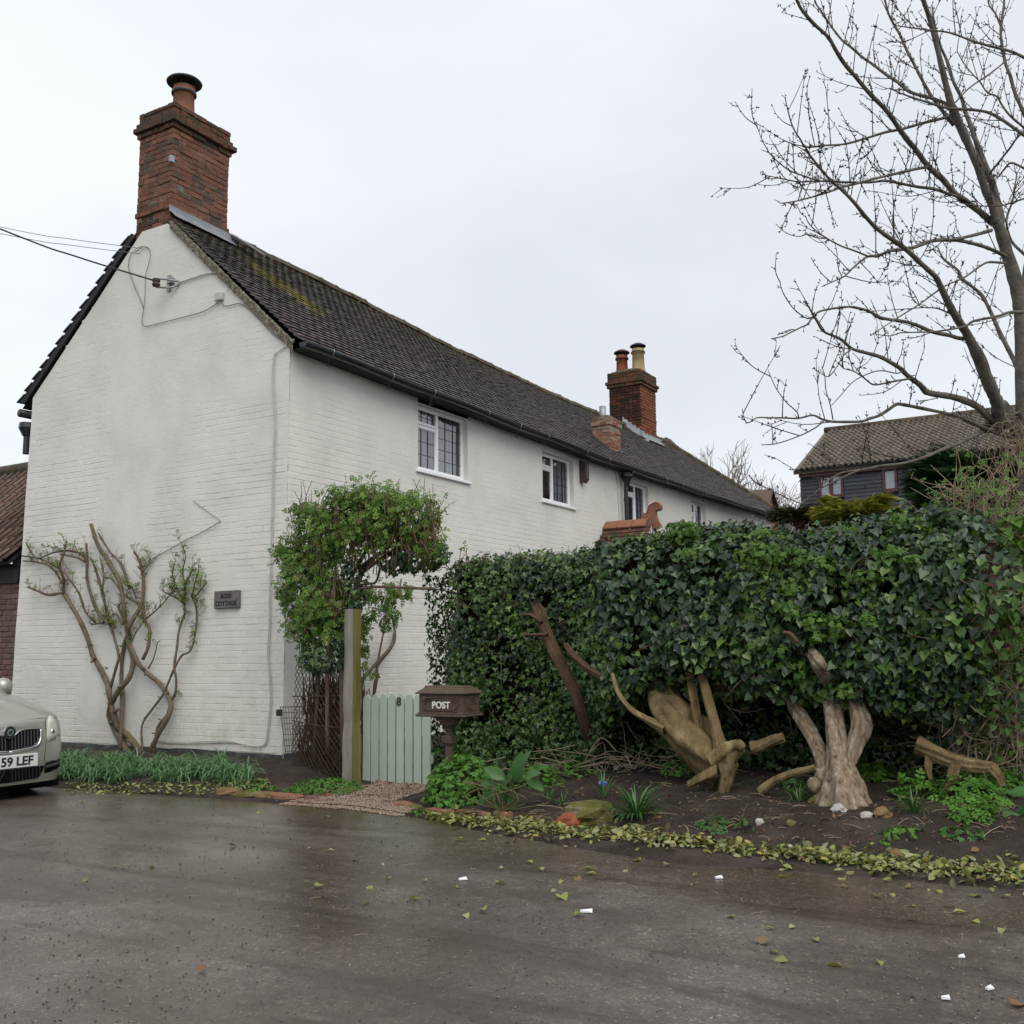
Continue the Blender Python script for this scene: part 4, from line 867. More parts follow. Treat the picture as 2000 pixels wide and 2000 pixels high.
for y_a, y_b, z_a, z_b, nl in hw:
    b = MB(); f_ = .03
    for q in (((HX-.05, y_b-.02, z_a-.02), (HX+.04, y_b+f_, z_b+.02)), ((HX-.05, y_a-f_, z_a-.02), (HX+.04, y_a+.02, z_b+.02)), ((HX-.05, y_b+f_, z_b-.03), (HX+.04, y_a-f_, z_b+.02)), ((HX-.06, y_b+f_, z_a-.03), (HX+.04, y_a-f_, z_a+.05))): b.box(*q)
    if nl == 2: b.box((HX-.048, (y_a+y_b)/2-.035, z_a+.05), (HX+.04, (y_a+y_b)/2+.035, z_b-.03))
    wo = obj('window', b, M['brown'], bh)
    for k in range(nl):
        b = MB(); c0, c1 = lerp(y_b, y_a, k/nl), lerp(y_b, y_a, (k+1)/nl); b.box((HX+.0, c0+.02, z_a+.02), (HX+.006, c1-.02, z_b-.02)); obj('pane', b, M['glass'], wo)
    b = MB(); b.box((HX+.016, y_b+.02, z_a+.02), (HX+.019, y_a-.02, z_b-.02)); obj('blind', b, M['blind'], wo)
b = MB(); b.box((HX-.10, hy1, hze-.10), (HX+.0, hy0, hze+.05)); obj('fascia', b, M['brown'], bh)
b = MB(); b.tube([(HX-.16, hy1-.05, hze+.06), (HX-.16, hy0+.05, hze+.06)], .055, 8); b.tube([(HX-.1, hy1+.03, hze+.02), (HX-.06, hy1+.03, hze-.5), (HX-.06, hy1+.03, .2)], .04, 8); obj('gutter', b, M['black'], bh, smooth=True)
hr = empty('roof', (HRX, (hy0+hy1)/2, hze), None, None); hr.parent = bh; hr.location = np.array((HRX, (hy0+hy1)/2, hze))-WL[bh.name]
A0 = np.array([HX-.2, 0, hze+.06]); A1 = np.array([HRX, 0, hzr]); av = unit(A1-A0); an = np.array([-av[2], 0, av[0]]); AL = np.linalg.norm(A1-A0)
b = MB(); q = lambda s_, y, h: A0+av*s_+an*h+np.array([0, y, 0]); b.hexa([q(0, hy1-.1, -.1), q(0, hy0+.1, -.1), q(AL, hy0+.1, -.1), q(AL, hy1-.1, -.1), q(0, hy1-.1, -.02), q(0, hy0+.1, -.02), q(AL, hy0+.1, -.02), q(AL, hy1-.1, -.02)])
b.hexa([(HRX, hy1-.1, hzr-.1), (HX+6.2, hy1-.1, hze-.05), (HX+6.2, hy0+.1, hze-.05), (HRX, hy0+.1, hzr-.1), (HRX, hy1-.1, hzr), (HX+6.2, hy1-.1, hze+.05), (HX+6.2, hy0+.1, hze+.05), (HRX, hy0+.1, hzr)]); obj('roof_deck', b, M['contile'], hr)
nr = 15; tvv = []; cw = .125; prf = [(-.5, 0), (-.15, -.002), (0, .03), (.2, .042), (.4, .03), (.5, 0)]
for s_, off in ((-.03, .03), (AL/nr*1.1, 0)):
    for a, h in prf: tvv.append((a*cw, s_, h+off))
for a, h in prf: tvv.append((a*cw, -.03, h+.004))
n_ = len(prf); tff = np.array([(i, i+1, n_+i+1, n_+i) for i in range(n_-1)]+[(2*n_+i, 2*n_+i+1, i+1, i) for i in range(n_-1)]); ps = []
for j in range(nr):
    for i in range(int((hy0-hy1+.2)/cw)): ps.append(A0+av*(j*AL/nr)+np.array([0, hy1-.1+cw*(i+.5), 0]))
ps = np.array(ps); Rq = np.array([[0, av[0], an[0]], [-1, 0, 0], [0, av[2], an[2]]]); b = MB(); b.inst(np.array(tvv), tff, np.tile(Rq, (len(ps), 1, 1)), ps); obj('tiling', b, M['contile'], hr, kind='stuff')
b = MB(); b.tube([(HRX, hy1-.1, hzr+.0), (HRX, hy0+.1, hzr+.0)], .10, 8); obj('ridge', b, M['ridge'], hr, smooth=True)

# ------------------------------------------------------------------ far brick house, only its roof end in view
FXH = 25.0; g0 = P(1505, 959, x=FXH); fh = empty('brick_house', (FXH, g0[1]+2.5, 0), 'distant brown roofed brick house whose gable end peeps over the cottage roof', 'house')
zr = g0[2]; b = MB(); b.box((FXH-2, g0[1]+.02, -.05), (FXH+2, g0[1]+6, zr-2.0)); b.prism([(FXH-2, g0[1]+.02, zr-2), (FXH+2, g0[1]+.02, zr-2), (FXH, g0[1]+.02, zr-.05)], (0, 1, 0), 6); obj('wall', b, M['brickred'], fh)
for s in (-1, 1): b = MB(); b.hexa([(FXH, g0[1]-.1, zr), (FXH+s*2.2, g0[1]-.1, zr-2.2), (FXH+s*2.2, g0[1]+6, zr-2.2), (FXH, g0[1]+6, zr), (FXH, g0[1]-.1, zr+.08), (FXH+s*2.25, g0[1]-.1, zr-2.15), (FXH+s*2.25, g0[1]+6, zr-2.15), (FXH, g0[1]+6, zr+.08)]); obj('roof', b, M['pantile'], fh)
# the little gablet where the hip meets the ridge
b = MB(); b.prism([(19.5, YR-.55, 7.45), (19.5, YR+.55, 7.45), (19.5, YR, 8.05)], (1, 0, 0), .45); obj('gablet', b, M['ridge'], roof)
# ------------------------------------------------------------------ the parked car
M['carpaint'] = mat('champagne_paint', [(.36, .35, .315), (.39, .38, .34)], .32, .5, 3, metal=.45)
M['carpaint'].node_tree.nodes['Principled BSDF'].inputs['Coat Weight'].default_value = .5
M['chrome'] = mat('chrome', [(.62, .63, .65)], .12, .5, metal=1.)
M['rubber'] = mat('black_rubber', [(.012, .012, .013), (.022, .022, .022)], .75, .2, 9)
M['slat'] = mat('grey_black_slat', [(.03, .03, .034)], .35, .5)
M['dark'] = mat('dark_recess', [(.006, .006, .007)], .8, .1)
M['lamp'] = mat('hazed_lamp_lens', [(.42, .42, .36), (.52, .52, .45)], .22, .6, 6)
M['platew'] = mat('number_plate_white', [(.62, .63, .62), (.68, .69, .68)], .4, .4, 9)
M['inkd'] = mat('plate_black', [(.018, .018, .028)], .5, .3)
M['green'] = mat('emblem_green', [(.10, .17, .12), (.22, .28, .23)], .4, .4, 60)
M['screen'] = mat('car_glass', [(.02, .022, .024)], .05, .6)
CX = -3.05
def yfront(u, z):
    u = np.abs(u); y = .92+.075*(u/.85)**2+.30*np.maximum(0, (u-.52)/.33)**2.3
    return y+.05*np.maximum(0, (z-.45)/.35)+.05*np.maximum(0, (.32-z)/.15)
def carP(px, py, off=.0):
    y = .95
    for _ in range(25):
        p = P(px, py, y=y); y = .6*y+.4*float(yfront(min(abs(p[0]-CX), .86), p[2]))
    p = P(px, py, y=y-off); return p
def ZC(l, off=0.): return [carP(a/7.43, 1310+b/7.43, off) for a, b in l]
def mirror(p): p = np.array(p, float); p[..., 0] = 2*CX-p[..., 0]; return p
car = empty('parked_car', (CX, 2.9, 0), 'champagne hatchback parked beside the gable, only its front corner in the picture', 'car')
us = np.concatenate([np.linspace(0, .5, 8), np.linspace(.55, .86, 12)]); CL = 5.05
lv = [(.16, .0, .0), (.22, .0, .0), (.30, .0, 0.), (.40, .0, 0), (.5, .0, 0), (.6, .0, 0), (.70, .0, .0), (.78, -.01, .01), (.82, -.03, .03)]
rws = []
for z, dw, dy in lv:
    pts = [(CX+u*(1+dw/.86), float(yfront(u, z))+dy, z+.004*0) for u in us]+[(CX+.86+dw+.02*math.sin(math.pi*s_), lerp(1.32, CL-.3, s_), z+.10*max(0, (z-.6)/.22)*s_) for s_ in np.linspace(.04, 1, 18)]+[(CX+(.86+dw)*math.cos(q), CL-.3+.3*math.sin(q), z+.10*max(0, (z-.6)/.22)) for q in np.linspace(.2, math.pi/2, 6)]
    rws.append(pts)
A = np.array(rws); b = MB(); b.grid(A[:, :, :]); b.grid(mirror(A)[::-1])
hu = np.linspace(-1, 1, 25); hv = np.linspace(0, 1, 14); HU, HV = np.meshgrid(hu, hv, indexing='ij'); uu = HU*lerp(.83, .86, HV)
hy = lerp(yfront(uu, .82)+.03, 2.1, HV); hz = .82+.27*HV**.8*(1-.22*np.abs(HU)**3)+.022*np.exp(-((np.abs(HU)-.55)/.16)**2)*np.minimum(1, HV*4+.3)-.012*(np.abs(HU) < .3)*0
b.grid(np.stack([CX+uu, hy, hz], -1)); 
# cabin
cab = [(.90, 1.02, 2.05, 4.9), (.86, 1.12, 2.2, 4.88), (.76, 1.45, 2.72, 4.80), (.68, 1.60, 3.0, 4.6), (.5, 1.66, 3.3, 4.3)]
cr_ = []
for w_, z, ya, yb in cab: cr_.append([(CX-w_, yb, z), (CX-w_, (ya+yb)/2, z+.03), (CX-w_, ya+.25, z), (CX-w_*.8, ya+.04, z), (CX, ya, z), (CX+w_*.8, ya+.04, z), (CX+w_, ya+.25, z), (CX+w_, (ya+yb)/2, z+.03), (CX+w_, yb, z), (CX+w_*.6, yb+.05, z), (CX-w_*.6, yb+.05, z), (CX-w_, yb, z)])
b.grid(np.array(cr_)); b.add(np.array(cr_[-1]), [list(range(12))]); obj('body', b, M['carpaint'], car, smooth=True)
b = MB(); c1, c2 = np.array(cr_[1]), np.array(cr_[2])
for i0, i1 in ((3, 5), (0, 2), (6, 8)):
    sl = slice(i0, i1+1); lo, hi = lerp(c1[sl], c2[sl], .08), lerp(c1[sl], c2[sl], .95); o = (lo.mean(0)-np.array([CX, 3.4, 1.2])); o[2] = 0; o = unit(o)*.012
    b.grid(np.stack([lo+o, hi+o], 0))
obj('windscreen', b, M['screen'], car, smooth=True)
b = MB(); b.box((CX-.80, 1.0+.2, .07), (CX+.80, CL-.1, .17)); b.grid(np.array([[(CX+u, float(yfront(u, .16))+o, z) for u in np.linspace(-.84, .84, 30)] for o, z in ((.0, .165), (.03, .13), (.2, .10))])); obj('underside', b, M['dark'], car)
for s in (-1, 1):
    for yw in (1.72, 4.2):
        b = MB(); n = 28
        for k, (r0, w0) in enumerate(((.31, .0), (.31, .20))): pass
        a_ = np.linspace(0, 2*math.pi, n, endpoint=False); prof = [(.19, 0), (.29, 0.0), (.315, .03), (.315, .17), (.29, .20), (.19, .20)]
        xw = CX+s*.72
        g = np.array([[(xw+s*(w-.1), yw+r*math.cos(q), .315+r*math.sin(q)) for q in np.append(a_, a_[0])] for r, w in prof]); b.grid(g); wh = obj('wheel', b, M['rubber'], car, smooth=True)
        b = MB()
        for k in range(7): q = k*2*math.pi/7; b.hexa([(xw+s*.07, yw+.04*math.cos(q-.4), .315+.04*math.sin(q-.4)), (xw+s*.07, yw+.2*math.cos(q-.1), .315+.2*math.sin(q-.1)), (xw+s*.07, yw+.2*math.cos(q+.1), .315+.2*math.sin(q+.1)), (xw+s*.07, yw+.04*math.cos(q+.4), .315+.04*math.sin(q+.4))]+[(xw+s*.095, yw+.04*math.cos(q-.4), .315+.04*math.sin(q-.4)), (xw+s*.085, yw+.2*math.cos(q-.1), .315+.2*math.sin(q-.1)), (xw+s*.085, yw+.2*math.cos(q+.1), .315+.2*math.sin(q+.1)), (xw+s*.095, yw+.04*math.cos(q+.4), .315+.04*math.sin(q+.4))])
        obj('rim', b, M['galv'], wh)
def patch(poly, off, m, name, both=True, th=.012, parent=None):
    p = np.array(ZC(poly, off)); res = []
    for k in ((0, 1) if both else (0,)):
        q = mirror(p)[::-1] if k else p
        bb = MB(); c = q.mean(0); bb.prism(q, (0, -1, 0), th); res.append(obj(name, bb, m, parent or car))
    return res
def sympatch(poly, off, m, name, th=.01, n=14):
    """a patch that runs across the car: traced to its right end, mirrored about the middle, following the nose"""
    top, bot = poly; T = np.array(ZC(top, off)); Bm = np.array(ZC(bot, off))
    u = np.linspace(-1, 1, 2*n+1); umax = max(T[:, 0].max(), Bm[:, 0].max())-CX
    tz = lambda L, q: np.interp(abs(q), L[np.argsort(L[:, 0]), 0]-CX, L[np.argsort(L[:, 0]), 2]); rows = []
    for k in (0, 1, 2, 3):
        rows.append([(CX+q*umax, float(yfront(abs(q*umax), lerp(tz(Bm, q*umax), tz(T, q*umax), k/3)))-off-th, lerp(tz(Bm, q*umax), tz(T, q*umax), k/3)) for q in u])
    bb = MB(); bb.grid(np.array(rows)); return obj(name, bb, m, car, smooth=True)
sympatch(([(128, 985), (215, 925), (300, 878), (440, 856), (575, 846)], [(128, 1155), (350, 1112), (480, 1082), (545, 1020), (575, 900)]), .0, M['dark'], 'grille')
sympatch(([(128, 812), (250, 808), (540, 808), (575, 826)], [(128, 985), (215, 918), (300, 868), (440, 846), (575, 840)]), .006, M['chrome'] if False else M['carpaint'], 'grille_bar')
for k in range(2): 
    q = np.array(ZC([(128, 1185), (350, 1142), (490, 1112), (560, 1060), (592, 960), (590, 852)], .012)); q = mirror(q) if k else q; b = MB(); b.tube(cr(q, 5), .014, 6); obj('grille_surround', b, M['chrome'], car, smooth=True)
for k in range(2):
    q = np.array(ZC([(205, 945), (300, 868), (440, 846), (585, 840)], .012)); q = mirror(q) if k else q; b = MB(); b.tube(cr(q, 5), .008, 5); obj('grille_surround', b, M['chrome'], car, smooth=True)
for X0 in range(175, 560, 46):
    yt = np.interp(X0, [130, 215, 300, 440, 575], [990, 935, 886, 862, 852]); yb_ = np.interp(X0, [130, 350, 480, 545, 575], [1150, 1108, 1080, 1018, 905])
    for k in range(2): q = np.array(ZC([(X0, yt), (X0+3, yb_)], .014)); q = mirror(q) if k else q; b = MB(); b.tube(q, .007, 5); obj('grille_slat', b, M['slat'], car)
ce = carP(128/7.43, 1310+895/7.43, .02); em = None
def disc(c, r, m, name, par, th, n=28):
    bb = MB(); a_ = np.linspace(0, 2*math.pi, n, endpoint=False); bb.prism([c+np.array([r*math.cos(q), 0, r*math.sin(q)]) for q in a_], (0, -1, 0), th); return obj(name, bb, m, par)
em = disc(ce, .064, M['chrome'], 'emblem', car, .022); disc(ce+(0, -.022, 0), .054, M['inkd'], 'emblem_ring', em, .003); disc(ce+(0, -.025, 0), .035, M['green'], 'emblem_field', em, .004)
b = MB(); 
for k in range(9): q = math.pi*(.12+.095*k); b.hexa([ce+np.array([r*math.cos(q+d), -.028+t, r*math.sin(q+d)]) for t in (.002, 0) for r, d in ((.039, -.07), (.050, -.05), (.050, .05), (.039, .07))])
obj('emblem_marks', b, M['chrome'], em)
b = MB(); w = [ce+np.array([a, -.030, c]) for a, c in ((-.022, -.018), (.012, -.022), (.024, .004), (.010, .026), (-.004, .012), (-.018, .016))]; b.prism(w, (0, -1, 0), .002); obj('emblem_bird', b, M['chrome'], em)
# number plate: only its right-hand part is in the photograph
pa = carP(72.3, 1310+1190/7.43, .02); pb = carP(72.3, 1310+1375/7.43, .02); hw_ = pa[0]-CX; yp = float(yfront(0, .4))-.018
b = MB(); b.bevbox((CX-hw_, yp-.012, pb[2]), (CX+hw_, yp+.03, pa[2]), .004); pl_ = obj('number_plate', b, M['platew'], car)
L0 = P(2, 1310+1330/7.43, y=yp-.013); L1 = P(65, 1310+1300/7.43, y=yp-.013); ht = (pa[2]-pb[2])*.70
tx = text('plate_lettering', '59 LEF', ht*1.36, (L0[0], yp-.0125, (pa[2]+pb[2])/2-.004), (1, 0, 0), (0, 0, 1), M['inkd'], pl_, .001, .004, 'LEFT'); FIT = [(tx, L1[0]-L0[0])]
sympatch(([(128, 1440), (400, 1405), (540, 1386), (618, 1374)], [(128, 1625), (400, 1580), (540, 1556), (590, 1515), (618, 1440)]), .0, M['dark'], 'lower_grille')
for X0 in range(175, 610, 50):
    yt = np.interp(X0, [128, 400, 540, 618], [1445, 1410, 1391, 1380]); yb_ = np.interp(X0, [128, 400, 540, 590, 618], [1620, 1575, 1550, 1512, 1440])
    for k in range(2): q = np.array(ZC([(X0, yt), (X0+2, yb_)], .012)); q = mirror(q) if k else q; b = MB(); b.tube(q, .006, 5); obj('grille_slat', b, M['slat'], car)
def skin(poly, off, m, name, cen=None):
    """a traced outline laid on the curved corner of the body, on both sides"""
    p = np.array(ZC(poly, off)); out = []
    for k in range(2):
        q = mirror(p)[::-1] if k else p; c = q.mean(0); c[1] = float(yfront(c[0]-CX, c[2]))-off-.012; mid = lerp(q, c, .5); mid[:, 1] = yfront(np.minimum(np.abs(mid[:, 0]-CX), .86), mid[:, 2])-off-.008
        n = len(q); bb = MB(); bb.add(np.vstack([q+(0, .02, 0), q, mid, c[None]]), [(i, (i+1) % n, n+(i+1) % n, n+i) for i in range(n)]+[(n+i, n+(i+1) % n, 2*n+(i+1) % n, 2*n+i) for i in range(n)]); bb.F.append(np.array([(2*n+i, 2*n+(i+1) % n, 3*n) for i in range(n)])); bb.Rn.append(np.full(n, .5)); out.append(obj(name, bb, m, car, smooth=True))
    return out
HL = skin([(680, 1040), (678, 940), (682, 850), (692, 760), (705, 690), (735, 648), (775, 668), (815, 725), (845, 810), (862, 900), (866, 962), (800, 1000), (740, 1022)], .004, M['lamp'], 'headlight')
for h, k in zip(HL, (0, 1)):
    c = carP(742/7.43, 1310+880/7.43, -.018); c = mirror(c) if k else c; b = MB(); b.lathe([(0, -.042), (.03, -.03), (.042, 0), (.03, .03), (0, .042)], c, 12); obj('lamp_reflector', b, M['chrome'], h, smooth=True)
skin([(668, 1335), (760, 1300), (866, 1264), (868, 1330), (862, 1400), (825, 1438), (740, 1466), (645, 1490), (642, 1440), (650, 1380)], .002, M['dark'], 'fog_light_recess')
for k in range(2): q = np.array(ZC([(660, 1400), (750, 1372), (860, 1330)], .022)); q = mirror(q) if k else q; b = MB(); b.tube(q, .016, 6); obj('recess_bar', b, M['slat'], car)
for k in range(2):
    q = np.array(ZC([(655, 700), (668, 860), (670, 960), (665, 1060), (650, 1240), (640, 1330)], .0)); q = mirror(q) if k else q; b = MB(); b.tube(cr(q, 3), .003, 4); obj('panel_gap', b, M['dark'], car)
for s in (-1, 1):
    b = MB(); c = np.array([CX+s*.93, 2.52, 1.12]); b.lathe([(0, -.10), (.07, -.09), (.105, -.04), (.11, .03), (.09, .08), (.05, .11), (0, .12)], c, 14); b.hexa([c+(-s*.16, .0, -.14), c+(-s*.04, 0, -.12), c+(-s*.04, .07, -.12), c+(-s*.16, .07, -.14), c+(-s*.10, 0, -.05), c+(0, 0, -.06), c+(0, .07, -.06), c+(-s*.10, .07, -.05)]); obj('wing_mirror', b, M['carpaint'], car, smooth=True)

# ------------------------------------------------------------------ gate, gate post, post box
M['gate'] = mat('sage_green_paint', [(.36, .44, .345), (.42, .50, .405), (.45, .53, .44)], .6, .3, 3, ((.93, .93, .93), (1.04, 1.04, 1.04)), bump=.05, bscale=120, stretch=(1, 1, .1))
M['oak'] = mat('weathered_oak', [(.12, .105, .085), (.21, .19, .155), (.30, .28, .235)], .85, .2, 7, bump=.9, bscale=40, stretch=(1, 1, .12))
M['oakg'] = mat('algae_green_oak', [(.085, .078, .022), (.15, .138, .04), (.20, .185, .075)], .85, .2, 7, bump=.9, bscale=40, stretch=(1, 1, .12))
M['rust'] = mat('rusted_iron', [(.055, .034, .027), (.10, .064, .05), (.085, .07, .04), (.13, .085, .065)], .8, .3, 9, bump=.7, bscale=40)
M['cream'] = mat('cream_paint', [(.62, .60, .50), (.70, .68, .60)], .6, .3, 12)
GXP = -.50; ga0 = P(708, 1450, x=GXP)[1]; ga1 = P(842, 1450, x=GXP)[1]; gz0 = .075; gzt = P(710, 1354, x=GXP)[2]
gate = empty('garden_gate', (GXP, (ga0+ga1)/2, .05), 'sage green wooden picket gate with the number 8 between post and post box', 'gate')
np_ = 8; pwid = abs(ga1-ga0)/np_
for k in range(np_):
    y1 = ga0-k*pwid-.004; y0 = y1-pwid*.83; t_ = gzt+random.gauss(0, .004)-.012*abs(k-3.5)*.3; bz = gz0+random.gauss(0, .008); xo = GXP+random.gauss(0, .002)
    b = MB(); b.prism([(xo, y1, bz), (xo, y0, bz), (xo, y0, t_-.05), (xo, lerp(y0, y1, .2), t_-.014), (xo, (y0+y1)/2, t_), (xo, lerp(y0, y1, .8), t_-.014), (xo, y1, t_-.05)], (1, 0, 0), .022); obj('picket', b, M['gate'], gate)
for z in (gz0+.22, gzt-.20): b = MB(); b.bevbox((GXP+.024, ga1+.01, z), (GXP+.06, ga0, z+.085), .004); obj('rail', b, M['gate'], gate)
b = MB(); b.hexa([(GXP+.024, ga0-.02, gz0+.28), (GXP+.05, ga0-.02, gz0+.28), (GXP+.05, ga0-.10, gz0+.28), (GXP+.024, ga0-.10, gz0+.28), (GXP+.024, ga1+.10, gzt-.2), (GXP+.05, ga1+.10, gzt-.2), (GXP+.05, ga1+.02, gzt-.2), (GXP+.024, ga1+.02, gzt-.2)]); obj('brace', b, M['gate'], gate)
n8 = P(779, 1371, x=GXP-.004); text('house_number', '8', .125, (GXP-.004, n8[1], n8[2]), (0, -1, 0), (0, 0, 1), M['cowl'], gate, .003, .003)
b = MB(); b.bevbox((GXP-.02, ga1-.02, .0), (GXP+.10, ga0+.02, .062), .01); obj('threshold', b, M['oakg'], gate)
# oak post: one face grey, one face green
px0_ = P(676, 1300, x=-.75)[1]; pc = P(690, 1548, z=.01); pcx, pcy = -.75, -1.72
post = empty('gate_post', (pcx, pcy, 0), 'tall weathered oak gate post green with algae on its right face', 'gate post')
pw_ = .075; T0 = P(692, 1189, x=-.75)[2]; lx, ly = .05, .045                   # it leans a little
rw_ = []
for k, t_ in enumerate(np.linspace(0, 1, 14)):
    c = np.array([pcx+lx*t_, pcy+ly*t_, -.05+(T0+.05)*t_]); w_ = pw_*(1.10-.16*t_)+.004*random.gauss(0, 1); a0 = -.06
    rw_.append([c+w_*1.25*np.array([math.cos(a0+q), math.sin(a0+q), 0]) for q in (math.pi*.75, math.pi*1.25, math.pi*1.75, math.pi*2.25)])
rw_ = np.array(rw_)
for nm, i0, i1, m_ in (('post_face', 0, 1, M['oak']), ('post_face', 1, 2, M['oakg']), ('post_face', 2, 3, M['oak']), ('post_face', 3, 0, M['oak'])):
    pass
b = MB(); b.grid(np.stack([rw_[:, 0], rw_[:, 1]], 1)); b.grid(np.stack([rw_[:, 2], rw_[:, 3]], 1)); b.grid(np.stack([rw_[:, 3], rw_[:, 0]], 1)); b.add(rw_[-1], [(0, 1, 2, 3)]); obj('post', b, M['oak'], post)
b = MB(); b.grid(np.stack([rw_[:, 1], rw_[:, 2]], 1)); obj('algae_face', b, M['oakg'], post, label='algae green right face of the post')
b = MB(); b.lathe([(.0, .09), (.10, .085), (.15, .05), (.20, .0), (.21, -.1)], (pcx+.0, pcy, .0), 9); obj('footing', b, M['flaunch'], post, smooth=True)
# post box
BX = -1.30; by0, by1 = P(818, 1375, x=BX)[1], P(904, 1375, x=BX)[1]; bz0, bz1 = P(860, 1398, x=BX)[2], P(860, 1356, x=BX)[2]; BD = .30; yc = (by0+by1)/2; xc = BX+BD/2
pbx = empty('post_box', (xc, yc, 0), 'rusty brown cast iron post box on a pedestal lettered POST', 'post box')
b = MB(); b.bevbox((BX, by1, bz0+.02), (BX+BD, by0, bz1), .006); obj('box', b, M['rust'], pbx)
b = MB(); e = .028; zr = P(860, 1341, x=xc)[2]
b.bevbox((BX-e, by1-e, bz1), (BX+BD+e, by0+e, bz1+.016), .005)
b.hexa([(BX-e+.004, by1-e+.004, bz1+.015), (BX+BD+e-.004, by1-e+.004, bz1+.015), (BX+BD+e-.004, by0+e-.004, bz1+.015), (BX-e+.004, by0+e-.004, bz1+.015), (BX+.07, by1+.035, zr), (BX+BD-.07, by1+.035, zr), (BX+BD-.07, by0-.035, zr), (BX+.07, by0-.035, zr)]); b.hexa([(BX+.065, by1+.03, zr), (BX+BD-.065, by1+.03, zr), (BX+BD-.065, by0-.03, zr), (BX+.065, by0-.03, zr), (BX+.08, by1+.05, zr+.012), (BX+BD-.08, by1+.05, zr+.012), (BX+BD-.08, by0-.05, zr+.012), (BX+.08, by0-.05, zr+.012)]); obj('lid', b, M['rust'], pbx)
b = MB(); b.bevbox((BX-e, by1-e, bz0-.012), (BX+BD+e, by0+e, bz0+.012), .008); b.bevbox((BX-.012, by1-.012, bz0+.01), (BX+BD+.012, by0+.012, bz0+.03), .008); obj('base_moulding', b, M['rust'], pbx)
hwid = (by0-by1)/2; hz_ = (bz0+bz1)/2; hh_ = (bz1-bz0)
def ov(w_, h_, z0_, n=40): return [np.array([BX-.004, yc+math.copysign(abs(math.cos(q))**.45, math.cos(q))*w_, z0_+math.copysign(abs(math.sin(q))**.75, math.sin(q))*h_]) for q in np.linspace(0, 2*math.pi, n)]
b = MB(); b.tube(ov(hwid*.74, hh_*.24, hz_-.002), .0065, 6); b.tube(ov(hwid*.86, hh_*.335, hz_-.002)[4:17], .004, 5); b.tube(ov(hwid*.86, hh_*.335, hz_-.002)[24:37], .004, 5); obj('letter_flap_rim', b, M['rust'], pbx, smooth=True)
text('lettering', 'POST', hh_*.44, (BX-.006, yc-.01, hz_-.004), (0, -1, 0), (0, 0, 1), M['cream'], pbx, .004, .0028)
b = MB(); b.bevbox((BX-.02, by0-.10, hz_+hh_*.22), (BX+.005, by0-.055, hz_+hh_*.42), .004); b.tube([(BX-.016, by0-.085, hz_+hh_*.32), (BX-.016, by0-.16, hz_+hh_*.32)], .006, 5); obj('lock', b, M['rust'], pbx)
b = MB(); c = np.array([BX+BD/2, by1-.003, hz_]); b.tube([c+np.array([.075*math.cos(q), 0, .075*math.sin(q)]) for q in np.linspace(0, 2*math.pi, 24)], .007, 5); b.tube([c+np.array([.04*math.cos(q), 0, .05*math.sin(q)]) for q in np.linspace(0, 2*math.pi, 24)], .008, 5); obj('side_boss', b, M['rust'], pbx, smooth=True)
g0_ = float(gz(xc, yc)); b = MB(); pr_ = [(.045, g0_-.03), (.045, .62), (.047, .62)]; b.lathe([(.13, g0_-.05), (.13, g0_+.05), (.06, g0_+.10), (.046, g0_+.14), (.043, .60)], (xc, yc, 0), 14); b.bevbox((xc-.062, yc-.062, .585), (xc+.062, yc+.062, .665), .008); b.lathe([(.045, .66), (.04, .70), (.055, .715), (.04, .73)], (xc, yc, 0), 14)
n = 20; gob = []
for r_, z_ in ((.04, .73), (.055, .745), (.085, .77), (.105, .81), (.115, .845), (.12, bz0-.01)): gob.append([(xc+r_*(1+.05*(k % 2))*math.cos(k*math.pi/n), yc+r_*(1+.05*(k % 2))*math.sin(k*math.pi/n), z_) for k in range(2*n+1)])
b.grid(np.array(gob)); obj('pedestal', b, M['rust'], pbx)
for s in (-1, 1):
    b = MB(); q = [np.array([xc, yc+s*.05, .745]), np.array([xc, yc+s*.09, .775]), np.array([xc, yc+s*.13, .83]), np.array([xc, yc+s*.15, .86]), np.array([xc, yc+s*.17, .85]), np.array([xc, yc+s*.165, .83])]; b.tube(cr(q, 4), .009, 6); obj('scroll_bracket', b, M['rust'], pbx, smooth=True)
# ------------------------------------------------------------------ plants: leaf shapes and how they are set out
M['ivy'] = leafmat('ivy_leaf', [(.016, .034, .016), (.026, .056, .024), (.036, .076, .030), (.048, .100, .034), (.062, .128, .036), (.085, .165, .036), (.13, .22, .04)], .36, .5, .14)
M['ivyyoung'] = leafmat('young_leaf', [(.075, .16, .022), (.12, .24, .030), (.09, .19, .03), (.15, .27, .04)], .42, .4, .3)
M['roseleaf'] = leafmat('rose_leaf', [(.085, .185, .026), (.13, .265, .036), (.055, .125, .022), (.19, .33, .05), (.10, .21, .03), (.20, .28, .055), (.15, .09, .035)], .45, .35, .3)
M['mound'] = leafmat('soft_green_leaf', [(.085, .22, .03), (.125, .29, .04), (.07, .18, .028), (.15, .33, .05)], .5, .35, .3)
M['dock'] = leafmat('broad_leaf', [(.045, .13, .03), (.065, .165, .04), (.08, .19, .05)], .4, .4, .25)
M['strap'] = leafmat('strap_leaf', [(.04, .11, .025), (.06, .15, .035), (.085, .19, .055), (.05, .125, .03)], .35, .5, .2)
M['grey'] = leafmat('grey_green_strap', [(.10, .23, .07), (.15, .30, .13), (.085, .20, .055), (.24, .38, .21)], .33, .55, .3)
